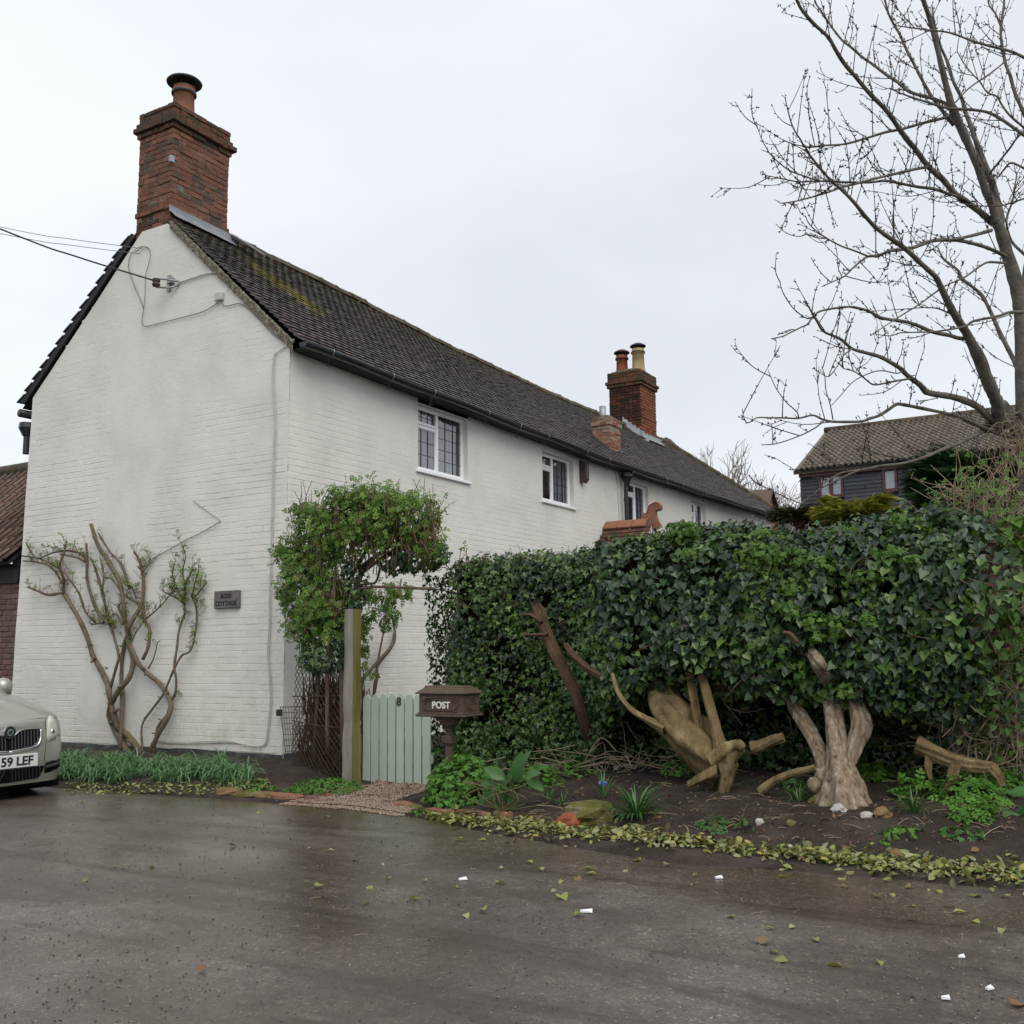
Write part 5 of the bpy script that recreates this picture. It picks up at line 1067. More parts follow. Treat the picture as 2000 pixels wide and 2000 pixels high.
M['fallen'] = leafmat('fallen_leaf', [(.27, .31, .08), (.36, .37, .13), (.17, .22, .05), (.42, .36, .09), (.33, .35, .16), (.20, .13, .06), (.24, .29, .08), (.40, .41, .22), (.13, .09, .05)], .45, .35, .2)
M['fallenb'] = leafmat('brown_fallen_leaf', [(.16, .08, .035), (.25, .13, .06), (.10, .055, .03)], .7, .25, .1)
M['conifer'] = leafmat('conifer_frond', [(.016, .05, .012), (.028, .078, .016), (.04, .10, .022), (.012, .036, .012)], .6, .25, .15)
M['gold'] = leafmat('golden_frond', [(.26, .28, .04), (.38, .36, .05), (.16, .20, .03), (.46, .40, .06)], .6, .25, .2)
M['olive'] = leafmat('olive_frond', [(.05, .055, .018), (.075, .075, .025), (.035, .045, .016)], .7, .2, .1)
M['stem'] = mat('brown_stem', [(.075, .05, .035), (.13, .095, .07), (.18, .14, .105)], .85, .2, 12, bump=.6, bscale=60, stretch=(1, 1, .3))
M['redstem'] = mat('reddish_stem', [(.09, .045, .03), (.15, .085, .055)], .75, .25, 12)
M['rosewood'] = mat('rose_wood', [(.10, .075, .05), (.175, .135, .095), (.14, .115, .06)], .8, .2, 10, bump=.6, bscale=70)
M['greenstem'] = mat('olive_stem', [(.075, .075, .025), (.115, .105, .045)], .7, .25, 10)
M['bark'] = mat('grey_bark', [(.11, .095, .075), (.20, .18, .145), (.27, .25, .205)], .9, .15, 8, bump=1., bscale=45, stretch=(1, 1, .22))
M['barkgold'] = mat('ochre_bark', [(.07, .05, .025), (.17, .125, .06), (.23, .17, .085), (.32, .25, .14)], .9, .15, 8, bump=1., bscale=45, stretch=(1, 1, .5))
M['barkpale'] = mat('pale_ivy_bark', [(.09, .06, .04), (.22, .165, .11), (.30, .24, .175), (.46, .41, .34)], .9, .15, 22, bump=1., bscale=60, stretch=(1, 1, .16))
M['barkbrown'] = mat('brown_bark', [(.07, .042, .026), (.125, .08, .052)], .9, .15, 9, bump=.9, bscale=40)
M['barktree'] = mat('tree_bark', [(.075, .066, .056), (.13, .118, .10), (.18, .165, .14)], .85, .2, 9, bump=.6, bscale=30)
M['twig'] = mat('dark_twig', [(.035, .028, .024), (.06, .048, .042)], .8, .2, 9)
M['dry'] = mat('dry_stalk', [(.20, .155, .10), (.30, .24, .165), (.15, .11, .07)], .9, .1, 14)
M['moss'] = mat('moss', [(.055, .06, .012), (.11, .11, .02)], .95, .1, 20, bump=.9, bscale=60)
M['core'] = mat('hedge_painted_shade', [(.006, .007, .004), (.016, .014, .009)], 1., .0, 9)  # near-black that paints in the shade within and under the hedge
M['stone'] = mat('pale_stone', [(.34, .32, .29), (.48, .46, .43)], .85, .2, 9, bump=.6)
M['stoneb'] = mat('brown_stone', [(.16, .10, .045), (.24, .16, .08)], .85, .2, 9, bump=.6)
M['mossstone'] = mat('mossy_stone', [(.07, .068, .02), (.12, .11, .035), (.20, .18, .12)], .9, .15, 8, bump=.8, bscale=40)
M['litter'] = mat('white_litter', [(.75, .76, .77), (.82, .83, .84)], .5, .3, 9)

def T_heart(fold=.16):
    v = np.array([(0, .02, 0), (-.42, -.06, fold), (-.5, .28, fold), (-.27, .66, fold*.6), (0, 1, -.06), (.27, .66, fold*.6), (.5, .28, fold), (.42, -.06, fold), (0, .4, 0)])
    return v, np.array([(0, 8, 2, 1), (8, 4, 3, 2), (0, 7, 6, 8), (8, 6, 5, 4)])
def T_ivy(fold=.14):
    v = np.array([(0, .05, 0), (-.36, -.04, fold), (-.56, .34, fold), (-.22, .46, fold*.5), (0, 1, -.08), (.22, .46, fold*.5), (.56, .34, fold), (.36, -.04, fold), (0, .35, -.02)])
    return v, np.array([(0, 8, 2, 1), (8, 4, 3, 2), (0, 7, 6, 8), (8, 6, 5, 4)])
def T_oval(w=.3, fold=.1, droop=.1):
    v = np.array([(0, 0, 0), (-w, .35, fold), (-w*.8, .7, fold*.8-droop*.4), (0, 1, -droop), (w*.8, .7, fold*.8-droop*.4), (w, .35, fold), (0, .5, -droop*.2)])
    return v, np.array([(0, 6, 1, 1), (6, 2, 1, 1), (6, 3, 2, 2), (0, 5, 6, 6), (6, 5, 4, 4), (6, 4, 3, 3)])[:, :3]
def comb(parts):
    V = []; F = []; n = 0
    for v, f in parts: V.append(v); F.append(f+n); n += len(v)
    return np.vstack(V), np.vstack(F)
def rotz(v, a): c, s = math.cos(a), math.sin(a); return np.stack([v[:, 0]*c-v[:, 1]*s, v[:, 0]*s+v[:, 1]*c, v[:, 2]], -1)
def T_pinnate():
    """a little rose spray: five leaflets on a stalk"""
    o, f = T_oval(.30, .08, .12); P_ = []
    for y, a in ((.25, 1.1), (.25, -1.1), (.58, .9), (.58, -.9), (.75, 0)): q = rotz(o*.42, a); q[:, 1] += y; P_.append((q, f))
    return comb(P_)
def T_palm(n=5, w=.2, l=.55):
    o, f = T_oval(w, .06, .12); return comb([(rotz(o*l*(1 if abs(k-(n-1)/2) < 1 else .8), (k-(n-1)/2)*.62), f) for k in range(n)])
def T_frond(n=9):
    V = []; F = []; k = 0
    for i in range(n):
        y = i/n; l = .34*(1-y)**.7+.05
        for s in (-1, 1):
            a = s*.75; d = np.array([math.sin(a), math.cos(a), -.10]); p = np.array([0, y, 0]); w = np.array([-d[1], d[0], 0])*.035
            V += [p-w, p+w, p+d*l]; F.append((k, k+1, k+2)); k += 3
    V += [(-.02, 0, 0), (.02, 0, 0), (0, 1.05, -.03)]; F.append((k, k+1, k+2)); return np.array(V), np.array(F)
TPL = dict(heart=T_heart(), ivy=T_ivy(), oval=T_oval(), rose=T_pinnate(), palm=T_palm(), palm7=T_palm(7, .15, .6), frond=T_frond(), oval2=T_oval(.36, .06, .2))
def leaf_R(nrm, d, size, roll=.3):
    """axes for leaves: normal nrm, pointing along d, with scatter"""
    N = len(nrm); n = unit(nrm); d = d+rng.normal(0, roll, (N, 3)); d = unit(d-np.sum(d*n, 1)[:, None]*n); s = np.cross(d, n); sz = np.asarray(size)[:, None]
    return np.stack([s*sz, d*sz, n*sz], -1)
def leaves(mbx, tpl, pos, nrm, size, droop=(0, 0, -1.), roll=.35, tilt=.45, rnd=None):
    N = len(pos); nn = np.asarray(nrm, float)+rng.normal(0, tilt, (N, 3)); v, f = TPL[tpl]
    mbx.inst(v, f, leaf_R(nn, np.tile(np.asarray(droop, float), (N, 1)) if np.ndim(droop) == 1 else droop, size, roll), pos, rnd)
def blade(mbx, p, d, length, w, bend, n=6, rnd=None, fold=.25):
    """one strap leaf: rises along d and arches over"""
    d = unit(d); h = unit(np.array([d[0], d[1], 0.])+1e-6); t = np.linspace(0, 1, n); a = math.asin(np.clip(d[2], -1, 1)); ang = a-bend*t**1.3; dl = length/(n-1)
    c = np.zeros((n, 3)); c[0] = p
    for i in range(1, n): c[i] = c[i-1]+dl*(h*math.cos(ang[i-1])+np.array([0, 0, math.sin(ang[i-1])]))
    s = np.cross(h, (0, 0, 1.)); ww = w*np.minimum(1, (1-t)*2.2)**.8*np.minimum(1, .6+t*2)
    up = np.stack([-np.sin(ang)[:, None]*h+np.array([0, 0, 1])*np.cos(ang)[:, None]], 0)[0]
    v = np.stack([c-s*ww[:, None]+up*ww[:, None]*fold, c, c+s*ww[:, None]+up*ww[:, None]*fold], 1); mbx.grid(v, random.random() if rnd is None else rnd)
def big_leaf(mbx, p, d, nrm, l, w=.42, droop=.35):
    """a broad leaf with a folded midrib and a drooping tip"""
    d = unit(d); n = unit(nrm-(nrm@d)*d); s = np.cross(d, n); t = np.linspace(0, 1, 8); ww = l*w*np.sin(np.pi*np.clip(t*.93+.05, 0, 1))**.8*(1-.25*t); cz = -droop*l*t**2; off = np.array([-1, -.55, 0, .55, 1]); fold = np.array([.22, .10, -.04, .10, .22])
    g = p+d*(l*t)[:, None, None]+s*(ww[:, None]*off[None]*(1+.05*rng.normal(0, 1, (8, 5))))[..., None]+n*(cz[:, None]+ww[:, None]*fold[None]*(1+.25*rng.normal(0, 1, (8, 5))))[..., None]; mbx.grid(g)
def rock(name, c, r, m, label, cat, seed, sq=(1, 1, .6), group=None):
    n, k = 10, 7; th = np.linspace(0, 2*math.pi, n+1)[:-1]; ph = np.linspace(-math.pi/2, math.pi/2, k); v = []
    for i, p in enumerate(ph):
        for t in th: f_ = 1+.42*(float(fbm(math.cos(t)*2+seed, p*2+math.sin(t)*2, 1, seed))-.5)*2*math.cos(p)**.5 if abs(p) < 1.5 else 1; v.append((math.copysign(abs(math.cos(t))**.8, math.cos(t))*math.cos(p)**.8*f_*r*sq[0], math.copysign(abs(math.sin(t))**.8, math.sin(t))*max(math.cos(p), 0)**.8*f_*r*sq[1], math.sin(p)*r*sq[2]*f_))
    g = np.array(v).reshape(k, n, 3); g = np.concatenate([g, g[:, :1]], 1)+np.asarray(c); b = MB(); b.grid(g); return obj(name, b, m, label=label, cat=cat, group=group)

# ------------------------------------------------------------------ roses trained on the gable
def z3(l): return [(a/2.76, 900+b/2.76) for a, b in l]
rose = empty('wall_rose', P(235, 1470, x=-.15), 'pruned old climbing rose with thick twisted stems against the gable', 'rose')
rose2 = empty('wall_rose', P(290, 1470, x=-.15), 'slender climbing rose with young leaves just right of the thick pruned one', 'rose')
tips = {0: [], 1: []}
def cane(pts, r0, r1, who=0, off=-.10, wob=.05, m=None, k=4):
    q = z3(pts); n = len(q); ph = random.random()*6
    p = np.array([P(a, b, x=off-wob*math.sin(ph+i*.9)) for i, (a, b) in enumerate(q)])
    if pts[0][1] > 1400: p[0, 2] = float(gz(p[0, 0], p[0, 1]))-.03
    c = cr(p, k); b = MB(); rad = np.linspace(r0, r1, len(c))*.0066*(1+.34*(fbm(np.arange(len(c))*.45, np.full(len(c), random.random()*9), 1, 3)-.5)+.06*rng.normal(0, 1, len(c))); b.tube(c, rad, 8)
    for _k in range(len(c)//9):                            # pruned stubs and knots
        i = random.randrange(2, len(c)-1); e = unit(np.array([-.5, rng.normal(), .3+.5*rng.normal()])); b.tube([c[i], c[i]+e*rad[i]*1.5, c[i]+e*rad[i]*random.uniform(1.8, 4)], [rad[i]*.75, rad[i]*.5, rad[i]*.42], 6)
    obj('stem', b, m or M['rosewood'], (rose, rose2)[who], smooth=True); tips[who].append((c, r1*.0066)); return c
cane([(690, 1590), (620, 1450), (590, 1370), (600, 1310), (640, 1240), (690, 1180), (715, 1110), (715, 1060), (695, 990), (685, 900), (672, 850), (668, 780), (655, 700), (640, 640), (600, 570), (570, 520), (530, 460), (490, 340)], 6.5, 4, wob=.06)
cane([(760, 1575), (700, 1490), (640, 1440), (618, 1390), (600, 1320), (588, 1250), (580, 1205), (560, 1160), (530, 1100), (500, 1050), (470, 950), (430, 860), (390, 790), (360, 740), (340, 710)], 6.5, 4.5, off=-.08)
cane([(650, 1425), (660, 1300), (655, 1200), (657, 1100), (668, 1000), (690, 930)], 4.5, 4, off=-.07)
cane([(592, 1235), (605, 1190), (630, 1100), (640, 1050), (612, 940), (590, 875)], 3.5, 3.2)
cane([(340, 710), (260, 722), (200, 700), (150, 680)], 3.6, 2.4); cane([(340, 715), (345, 650), (330, 600), (322, 560), (345, 500), (360, 430)], 3.6, 1.8)
cane([(335, 660), (300, 600), (250, 560), (190, 545), (125, 540)], 2.6, 1.5); cane([(510, 868), (460, 812), (430, 722), (390, 660), (345, 600), (300, 570), (220, 530), (118, 512)], 2.6, 1.6)
cane([(590, 878), (545, 840), (500, 752), (470, 640), (470, 540), (465, 445)], 4, 2.8); cane([(590, 878), (570, 790), (550, 700), (520, 600), (495, 530)], 3.4, 2.4)
cane([(552, 700), (558, 610), (540, 525)], 2.2, 1.6); cane([(470, 535), (430, 500), (390, 487), (340, 485), (280, 498), (200, 525), (160, 480), (140, 440)], 3, 1.6)
cane([(460, 545), (410, 520), (330, 503)], 2.5, 1.8); cane([(690, 905), (720, 850), (760, 780), (772, 700), (770, 600), (748, 530), (722, 490)], 5, 2.8); cane([(755, 770), (700, 745), (660, 712), (600, 632)], 3, 1.8)
cane([(700, 690), (655, 560), (600, 500), (560, 440), (530, 390)], 2.8, 1.8); cane([(768, 600), (800, 560), (822, 545)], 1.8, 1.2); cane([(735, 745), (715, 690), (690, 660)], 1.9, 1.4)
cane([(770, 1070), (800, 1000), (806, 905), (782, 862), (770, 780)], 4, 3); cane([(660, 880), (630, 830), (608, 828)], 3, 2); cane([(668, 855), (640, 790), (655, 765)], 3, 2); cane([(560, 875), (520, 878), (490, 885)], 2.2, 1.6)
cane([(700, 1000), (730, 930), (780, 855), (760, 850)], 1.5, 1.2); cane([(620, 900), (600, 860), (560, 830)], 3, 2.5)
cane([(805, 1575), (850, 1480), (900, 1390), (922, 1320), (900, 1258), (860, 1200), (800, 1150), (752, 1100), (722, 1040), (700, 985)], 5.5, 4, 0)
cane([(770, 1575), (765, 1430), (820, 1340), (880, 1260), (910, 1190), (940, 1120), (980, 1050), (1020, 1030), (1045, 970), (1060, 870), (1058, 790), (1040, 745)], 2.4, 2, 1, wob=.03)
cane([(830, 1500), (850, 1440), (900, 1370), (922, 1300), (945, 1250), (950, 1180), (940, 1110), (955, 1000), (962, 930), (980, 870), (997, 810), (990, 765)], 3, 2.2, 1, wob=.03)
for l in ([(990, 770), (950, 740), (900, 715), (865, 690)], [(990, 765), (1000, 690), (985, 600), (1000, 520), (985, 460)], [(1040, 745), (1080, 700), (1115, 655)], [(1035, 740), (1050, 660), (1070, 600)], [(995, 770), (960, 700), (930, 620), (945, 540)], [(990, 700), (1020, 620), (1040, 590)], [(790, 850), (860, 790), (920, 720), (950, 700)], [(800, 1120), (830, 1060), (850, 975)]): cane(l, 1.7, .9, 1, wob=.02, m=M['greenstem'])
# shoots and leaves
tw = MB(); lv_ = [MB(), MB()]
for who in (0, 1):
    lp, ln, ls = [], [], []
    for c, r in tips[who]:
        L = len(c); top = c[:, 2] > 1.55
        for i in range(L):
            if not top[i] and random.random() > .03: continue
            for _ in range(2 if (who == 1 or r < .018) else 1):
                if random.random() < .5: continue
                d = unit(np.array([-.25+.3*rng.normal(), .6*rng.normal(), .9])); l = .06+.16*random.random()*(1.2 if c[i, 2] > 2 else .6)
                q = cr([c[i], c[i]+d*l*.5+rng.normal(0, .01, 3), c[i]+d*l], 3); tw.tube(q, np.linspace(.0045, .002, len(q)), 4, cap=False)
                for _k in range(random.choice((0, 1, 2, 3)) if who == 0 else random.choice((2, 3, 4))): lp.append(lerp(q[len(q)//2], q[-1], random.random())); ls.append(.04+.035*random.random()); ln.append((-.5, 0, .8))
    leaves(lv_[who], 'rose', np.array(lp), np.array(ln), np.array(ls), np.array([[rng.normal(), rng.normal(), .2] for _ in lp]), .4, .5)
    obj('leaves', lv_[who], M['roseleaf'], (rose, rose2)[who], kind='stuff')
obj('twigs', tw, M['redstem'], rose, kind='stuff')

# ------------------------------------------------------------------ the rose arch over the gate
def blob(mbx, tpl, px, py, rx, ry, x0, dx, n, size, shell=.5, **kw):
    n = int(n*1.6) if tpl == 'rose' else n
    """leaves through an ellipsoid of foliage given by its outline in the photograph at depth x0"""
    c = P(px, py, x=x0); s = np.linalg.norm(c-CAM)/FPX; ry_, rz_ = rx*s/.858, ry*s; ext = np.array([dx, ry_, rz_])
    d = unit(rng.normal(0, 1, (n, 3))); rad = (shell+(1-shell)*rng.random(n))**(1/2.); p = d*rad[:, None]
    if tpl == 'rose':                                    # gathered in uneven clumps
        K = max(4, n//34); kc = unit(rng.normal(0, 1, (K, 3)))*(rng.random(K)**.4)[:, None]*.95; p = kc[rng.integers(0, K, n)]+rng.normal(0, .20, (n, 3)); d = unit(p+.3*rng.normal(0, 1, (n, 3)))
    p = c+p*ext
    leaves(mbx, tpl, p, d*np.array([1, 1, .6])+np.array([-.25, -.1, .45]), size*(.7+.6*rng.random(n)), **kw); return c, (dx, ry_, rz_)
arch = empty('rose_arch', (-.55, -1.6, 0), 'leafy green climbing rose grown into an arch over the gate', 'rose arch')
rl = MB()
for a in ((612, 1175, 58, 80, -.45, .28, 520, .085), (590, 1105, 45, 55, -.40, .25, 300, .08), (640, 1040, 75, 62, -.42, .34, 680, .085), (700, 1010, 80, 70, -.42, .36, 640, .085), (775, 1020, 72, 62, -.42, .34, 470, .085), (830, 1050, 42, 48, -.42, .25, 200, .08), (640, 1220, 48, 55, -.45, .25, 240, .08), (585, 1215, 38, 55, -.40, .18, 200, .075), (568, 1140, 28, 60, -.38, .16, 150, .075), (650, 1130, 45, 70, -.42, .25, 260, .08), (560, 1060, 24, 30, -.38, .16, 80, .08), (690, 965, 46, 22, -.42, .22, 130, .08), (800, 985, 44, 24, -.42, .22, 110, .08), (850, 1020, 26, 26, -.42, .2, 70, .08), (600, 1010, 36, 26, -.42, .22, 110, .08), (735, 985, 60, 40, -.42, .26, 220, .08)): blob(rl, 'rose', *a, droop=(-.2, 0, -.25), roll=.7, tilt=.5)
iv = MB()
for a in ((630, 1287, 52, 26, -.48, .22, 330, .062), (672, 1240, 28, 50, -.42, .15, 300, .06), (690, 1150, 26, 60, -.40, .14, 320, .058), (820, 1080, 58, 36, -.30, .25, 430, .062), (770, 1100, 30, 22, -.3, .18, 140, .06)): blob(iv, 'ivy', *a)
obj('ivy_leaves', iv, M['ivy'], arch, kind='stuff')
st = MB(); 
def astem(pts, r0, r1, off=-.42, nm='stem', m=None, own=True, dz=.12):
    ph = random.random()*6; p = np.array([P(a, b, x=off-dz*math.sin(ph+i*.8)) for i, (a, b) in enumerate(pts)]); c = cr(p, 4); b = MB() if own else st
    b.tube(c, np.linspace(r0, r1, len(c))*.0057, 6)
    if own: obj(nm, b, m or M['stem'], arch, smooth=True)
    return c
for l, a, b in (([(690, 1480), (688, 1300), (690, 1190), (702, 1130), (725, 1095), (765, 1065), (840, 1025)], 8, 3), ([(672, 1480), (668, 1300), (672, 1200), (690, 1120), (730, 1050), (745, 1000)], 7, 2.5), ([(640, 1480), (640, 1300), (650, 1200), (655, 1100), (640, 1000)], 5, 2), ([(612, 1490), (624, 1300), (625, 1240), (612, 1205), (600, 1100)], 5, 2), ([(625, 1245), (636, 1212), (650, 1120)], 4, 2), ([(705, 1120), (760, 1080), (800, 1062), (850, 1060)], 4, 2), ([(700, 1110), (735, 1085), (780, 1075), (810, 1080)], 3, 1.5), ([(700, 1150), (740, 1146), (812, 1149), (850, 1150)], 3, 3), ([(745, 1100), (735, 1135), (722, 1140), (704, 1142)], 3, 2)): astem(l, a, b)
for _ in range(260):
    px = random.uniform(570, 850); py = random.uniform(1000, 1130) if px > 680 else random.uniform(1000, 1250); h = random.uniform(30, 90)
    astem([(px, py), (px+random.gauss(0, 5), py-h*.5), (px+random.gauss(0, 9), max(py-h, 935))], 1.1, .5, -.42, own=False, dz=.25)
shoots = [(690, 935, 720, 1000), (672, 945, 690, 1000), (725, 925, 730, 990), (705, 928, 716, 1000), (805, 960, 800, 1020), (830, 955, 822, 1020), (868, 975, 840, 1040), (862, 1010, 845, 1050), (905, 1060, 910, 1085), (545, 1060, 570, 1090), (540, 1130, 575, 1150), (545, 1190, 580, 1195), (542, 1215, 575, 1230), (600, 985, 625, 1030), (655, 972, 668, 1010), (878, 985, 845, 1030)]
lp, ls = [], []
for x1, y1, x0, y0 in shoots:
    c = astem([(x0, y0), ((x0+x1)/2+random.gauss(0, 3), (y0+y1)/2), (x1, y1)], 1, .5, -.42, own=False, dz=.1)
    for i in range(2, len(c)): lp.append(c[i]); ls.append(.07*random.uniform(.7, 1.1))
leaves(rl, 'rose', np.array(lp), np.tile((-.4, 0, .8), (len(lp), 1)), np.array(ls), rng.normal(0, 1, (len(lp), 3)), .3, .5)
obj('leaves', rl, M['roseleaf'], arch, kind='stuff'); obj('shoots', st, M['redstem'], arch, kind='stuff')
b = MB(); f0 = P(769, 985, x=-.1); f1 = P(769, 951, x=-.1); w_ = .055
zr_ = P(769, 1035, x=-.1)[2]; b.bevbox((f0[0]-w_, f0[1]-w_, zr_), (f0[0]+w_, f0[1]+w_, f0[2]), .008); b.bevbox((f0[0]-.03, -2.25, zr_-.09), (f0[0]+.03, -1.0, zr_), .006); b.lathe([(.075, f0[2]), (.078, f0[2]+.03), (.05, f0[2]+.06), (.055, f0[2]+.10), (.04, f0[2]+.16), (.0, f1[2])], (f0[0], f0[1], 0), 4); obj('arch_post', b, M['oak'], arch)
# a second rose against the house, seen through the gateway
hr_ = empty('house_rose', P(725, 1400, y=-.2), 'thin brown rose stems trained up the house wall behind the gate', 'rose')
lp, ls = [], []
for l, a, b_ in (([(718, 1420), (735, 1330), (738, 1300), (762, 1268), (772, 1245), (768, 1215), (764, 1190), (778, 1160), (784, 1130)], 4, 2), ([(690, 1345), (712, 1322), (740, 1290), (764, 1262), (770, 1235)], 4.5, 3), ([(736, 1300), (748, 1240), (757, 1190), (764, 1150)], 2.5, 1.6), ([(728, 1420), (730, 1350), (733, 1325)], 3, 2.5)):
    p = np.array([P(x, y, y=-.12-.05*math.sin(i)) for i, (x, y) in enumerate(l)]); c = cr(p, 4); b = MB(); b.tube(c, np.linspace(a, b_, len(c))*.0062, 6); obj('stem', b, M['stem'], hr_, smooth=True)
b = MB()
for a in ((712, 1215, 22, 35, 70), (725, 1170, 30, 40, 90), (770, 1190, 22, 35, 60), (708, 1260, 16, 30, 45), (712, 1305, 16, 20, 30), (745, 1150, 45, 25, 60), (785, 1140, 20, 30, 40)): blob(b, 'rose', a[0], a[1], a[2], a[3], 1.0, .25, a[4], .085, .1)
obj('leaves', b, M['roseleaf'], hr_, kind='stuff')

# ------------------------------------------------------------------ rusty mesh round the foot of the rose, wire panel beside it
mg = empty('mesh_guard', (-.35, -1.0, .1), 'rusty brown diamond mesh wrapped round the rose foot left of the gate post', 'mesh guard')
GC, GRW = 28, 29; zt_, zb_ = 1.36, .10
def gpos(i, z): t = i/28; y = lerp(-.50, -1.50, t)+.0*z; return np.array([-.34-.10*math.sin(math.pi*t)-.05*(1-z/1.36)+.0, y-.02*math.sin(5*t), z])
b = MB(); rowsz = np.linspace(zb_, zt_, GRW+1)
for i in range(0, GC):
    for j in range(GRW):
        a0, a1 = (i, i+1) if (i+j) % 2 == 0 else (i+1, i)
        b.tube([gpos(a0, rowsz[j]), gpos(a1, rowsz[j+1])], .0046, 3, cap=False)
obj('diamond_mesh', b, M['rust'], mg, kind='stuff')
b = MB(); fy = np.linspace(.7, 27.3, 34); fz = np.linspace(.08, .66, 18)
for i in range(33):
    for j in range(17):
        a0, a1 = (fy[i], fy[i+1]) if (i+j) % 2 == 0 else (fy[i+1], fy[i]); b.tube([gpos(a0, fz[j])-(.03, 0, 0), gpos(a1, fz[j+1])-(.03, 0, 0)], .0026, 3, cap=False)
obj('fine_netting', b, M['rust'], mg, kind='stuff')
for pts in ([gpos(-.5, .98)-(.01, 0, 0), gpos(14, .99)-(.015, 0, 0), gpos(28, 1.0)-(.01, 0, 0)], [gpos(.5, .70)-(.03, 0, 0), gpos(14, .66)-(.035, 0, 0), gpos(28, .63)-(.03, 0, 0)]): b = MB(); b.tube(cr(pts, 6), .006, 5); obj('tie_wire', b, M['rust'], mg, smooth=True)
b = MB()
for _ in range(620): y = random.uniform(-1.40, -.56); z = random.uniform(.08, .95); p = np.array([random.uniform(-.34, -.05), y, z]); d = unit(np.array([rng.normal()*.10, rng.normal()*.16, 1])); l = random.uniform(.25, .42); q = p+d*l; q[1] = np.clip(q[1], -1.46, -.52); b.tube([p, lerp(p, q, .5)+rng.normal(0, .015, 3), q], [.009, .007, .004], 5)
obj('dead_stems', b, M['barkbrown'], mg, kind='stuff')
wp = empty('wire_panel', P(556, 1430, x=-.25), 'small sagging wire grid panel leaning at the corner of the cottage', 'wire panel')
b = MB(); q = lambda a, c: P(lerp(547, 590, a)+lerp(0, 12, c)*(1-a), lerp(lerp(1381, 1380, a), 1478, c), x=lerp(-.12, -.42, a))
for k in range(9): a = k/8; b.tube([q(a, c) for c in np.linspace(0, 1, 5)], .0032 if k else .006, 4, cap=False)
for k in range(10): c = k/9; b.tube([q(a, c) for a in np.linspace(0, 1, 5)], .0028 if k else .0055, 4, cap=False)
obj('wire_grid', b, M['rust'], wp)
b = MB(); q0 = P(545, 1392, x=-.10); b.bevbox(q0+(-.02, -.035, -.04), q0+(.03, .035, .04), .005); obj('clip', b, M['cowl'], wp)
# ------------------------------------------------------------------ the ivy hedge
HY0, HY1 = -2.42, -9.3
def htop(y, x=None): return 2.50+.06*np.sin(y*2.1)+.10*(fbm(y, y*0+2, 1.4, 3)-.5)+np.where(y > -3.4, -.12*(y+3.4)/.9, 0)+.10*np.exp(-((y+7.3)/.5)**2)+.06*np.exp(-((y+5.9)/.4)**2)-.55*sm((-8.05-y)/.6)
def hbot(y): return np.interp(y, [-10, -8.3, -7.9, -7.3, -6.9, -6.3, -5.6, -5.1, -4.7, -4.4, -3.9], [.75, .72, .82, .98, 1.06, 1.10, 1.16, 1.12, .95, .5, .0])+.22*(fbm(y, y*0+9, 2.6, 7)-.5)
def hface(y, z):
    r = sm((-4.1-y)/1.0); f = lerp(-.32+.12*sm((1.4-z)/1.2), -.52-.36*np.sin(np.clip((z-.85)/1.85, 0, 1)*math.pi)**.8, r)
    f = f+.30*sm((z-2.30)/.35)+.26*(fbm(y, z, 1.5, 4)-.5)+.26*(fbm(y, z, 3.2, 7)-.5)*(.35+.65*r)
    return f+.35*sm((y+2.75)/.35)
hedge = empty('ivy_hedge', (0, -6, 0), 'tall thick dark green ivy hedge running along the bank beside the lane', 'hedge')
hs = MB(); N = 60000; y = rng.uniform(HY1, HY0, N); z = rng.uniform(0.1, 2.75, N); g = hbot(y); keep = (z < htop(y)) & (z > g+.10*rng.normal(0, 1, N)*0+rng.normal(0, .07, N))
dens = fbm(y, z, 2.2, 11); keep &= rng.random(N) < np.clip(.34+2.6*(dens-.36), .05, 1)*(1-.88*sm((-7.75-y)/.45)); y, z = y[keep], z[keep]
r = sm((-4.1-y)/1.0); x = hface(y, z)+rng.random(len(y))**1.6*.22-.04*rng.random(len(y)); size = lerp(.052, .070, r)*(.6+.65*rng.random(len(y)))*(1-.15*(z < 1.3)*r)
nrm = np.stack([np.full(len(y), -1.), .25*rng.normal(0, 1, len(y)), .42+.5*sm((z-2.1)/.4)], -1)
P3 = np.stack([x, y, z], -1); scr = size*2000/np.array([depth(p) for p in P3]); vis = (x < hface(y, z)+.05) & (y > -8.4); cand = np.where(vis)[0]; big = cand[np.argsort(-scr[cand])[:300]]; m_ = np.ones(len(y), bool); m_[big] = False
hi = m_ & (r > .5); lo = m_ & (r <= .5)
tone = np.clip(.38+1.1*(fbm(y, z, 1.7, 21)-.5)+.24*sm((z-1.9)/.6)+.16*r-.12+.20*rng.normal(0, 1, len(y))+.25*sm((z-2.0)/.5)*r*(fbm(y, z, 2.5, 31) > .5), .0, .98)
leaves(hs, 'heart', P3[hi], nrm[hi], size[hi], (-.15, 0, -1.), .5, .58, tone[hi]); leaves(hs, 'ivy', P3[lo], nrm[lo], size[lo], (-.15, 0, -1.), .6, .58, tone[lo]*.85)
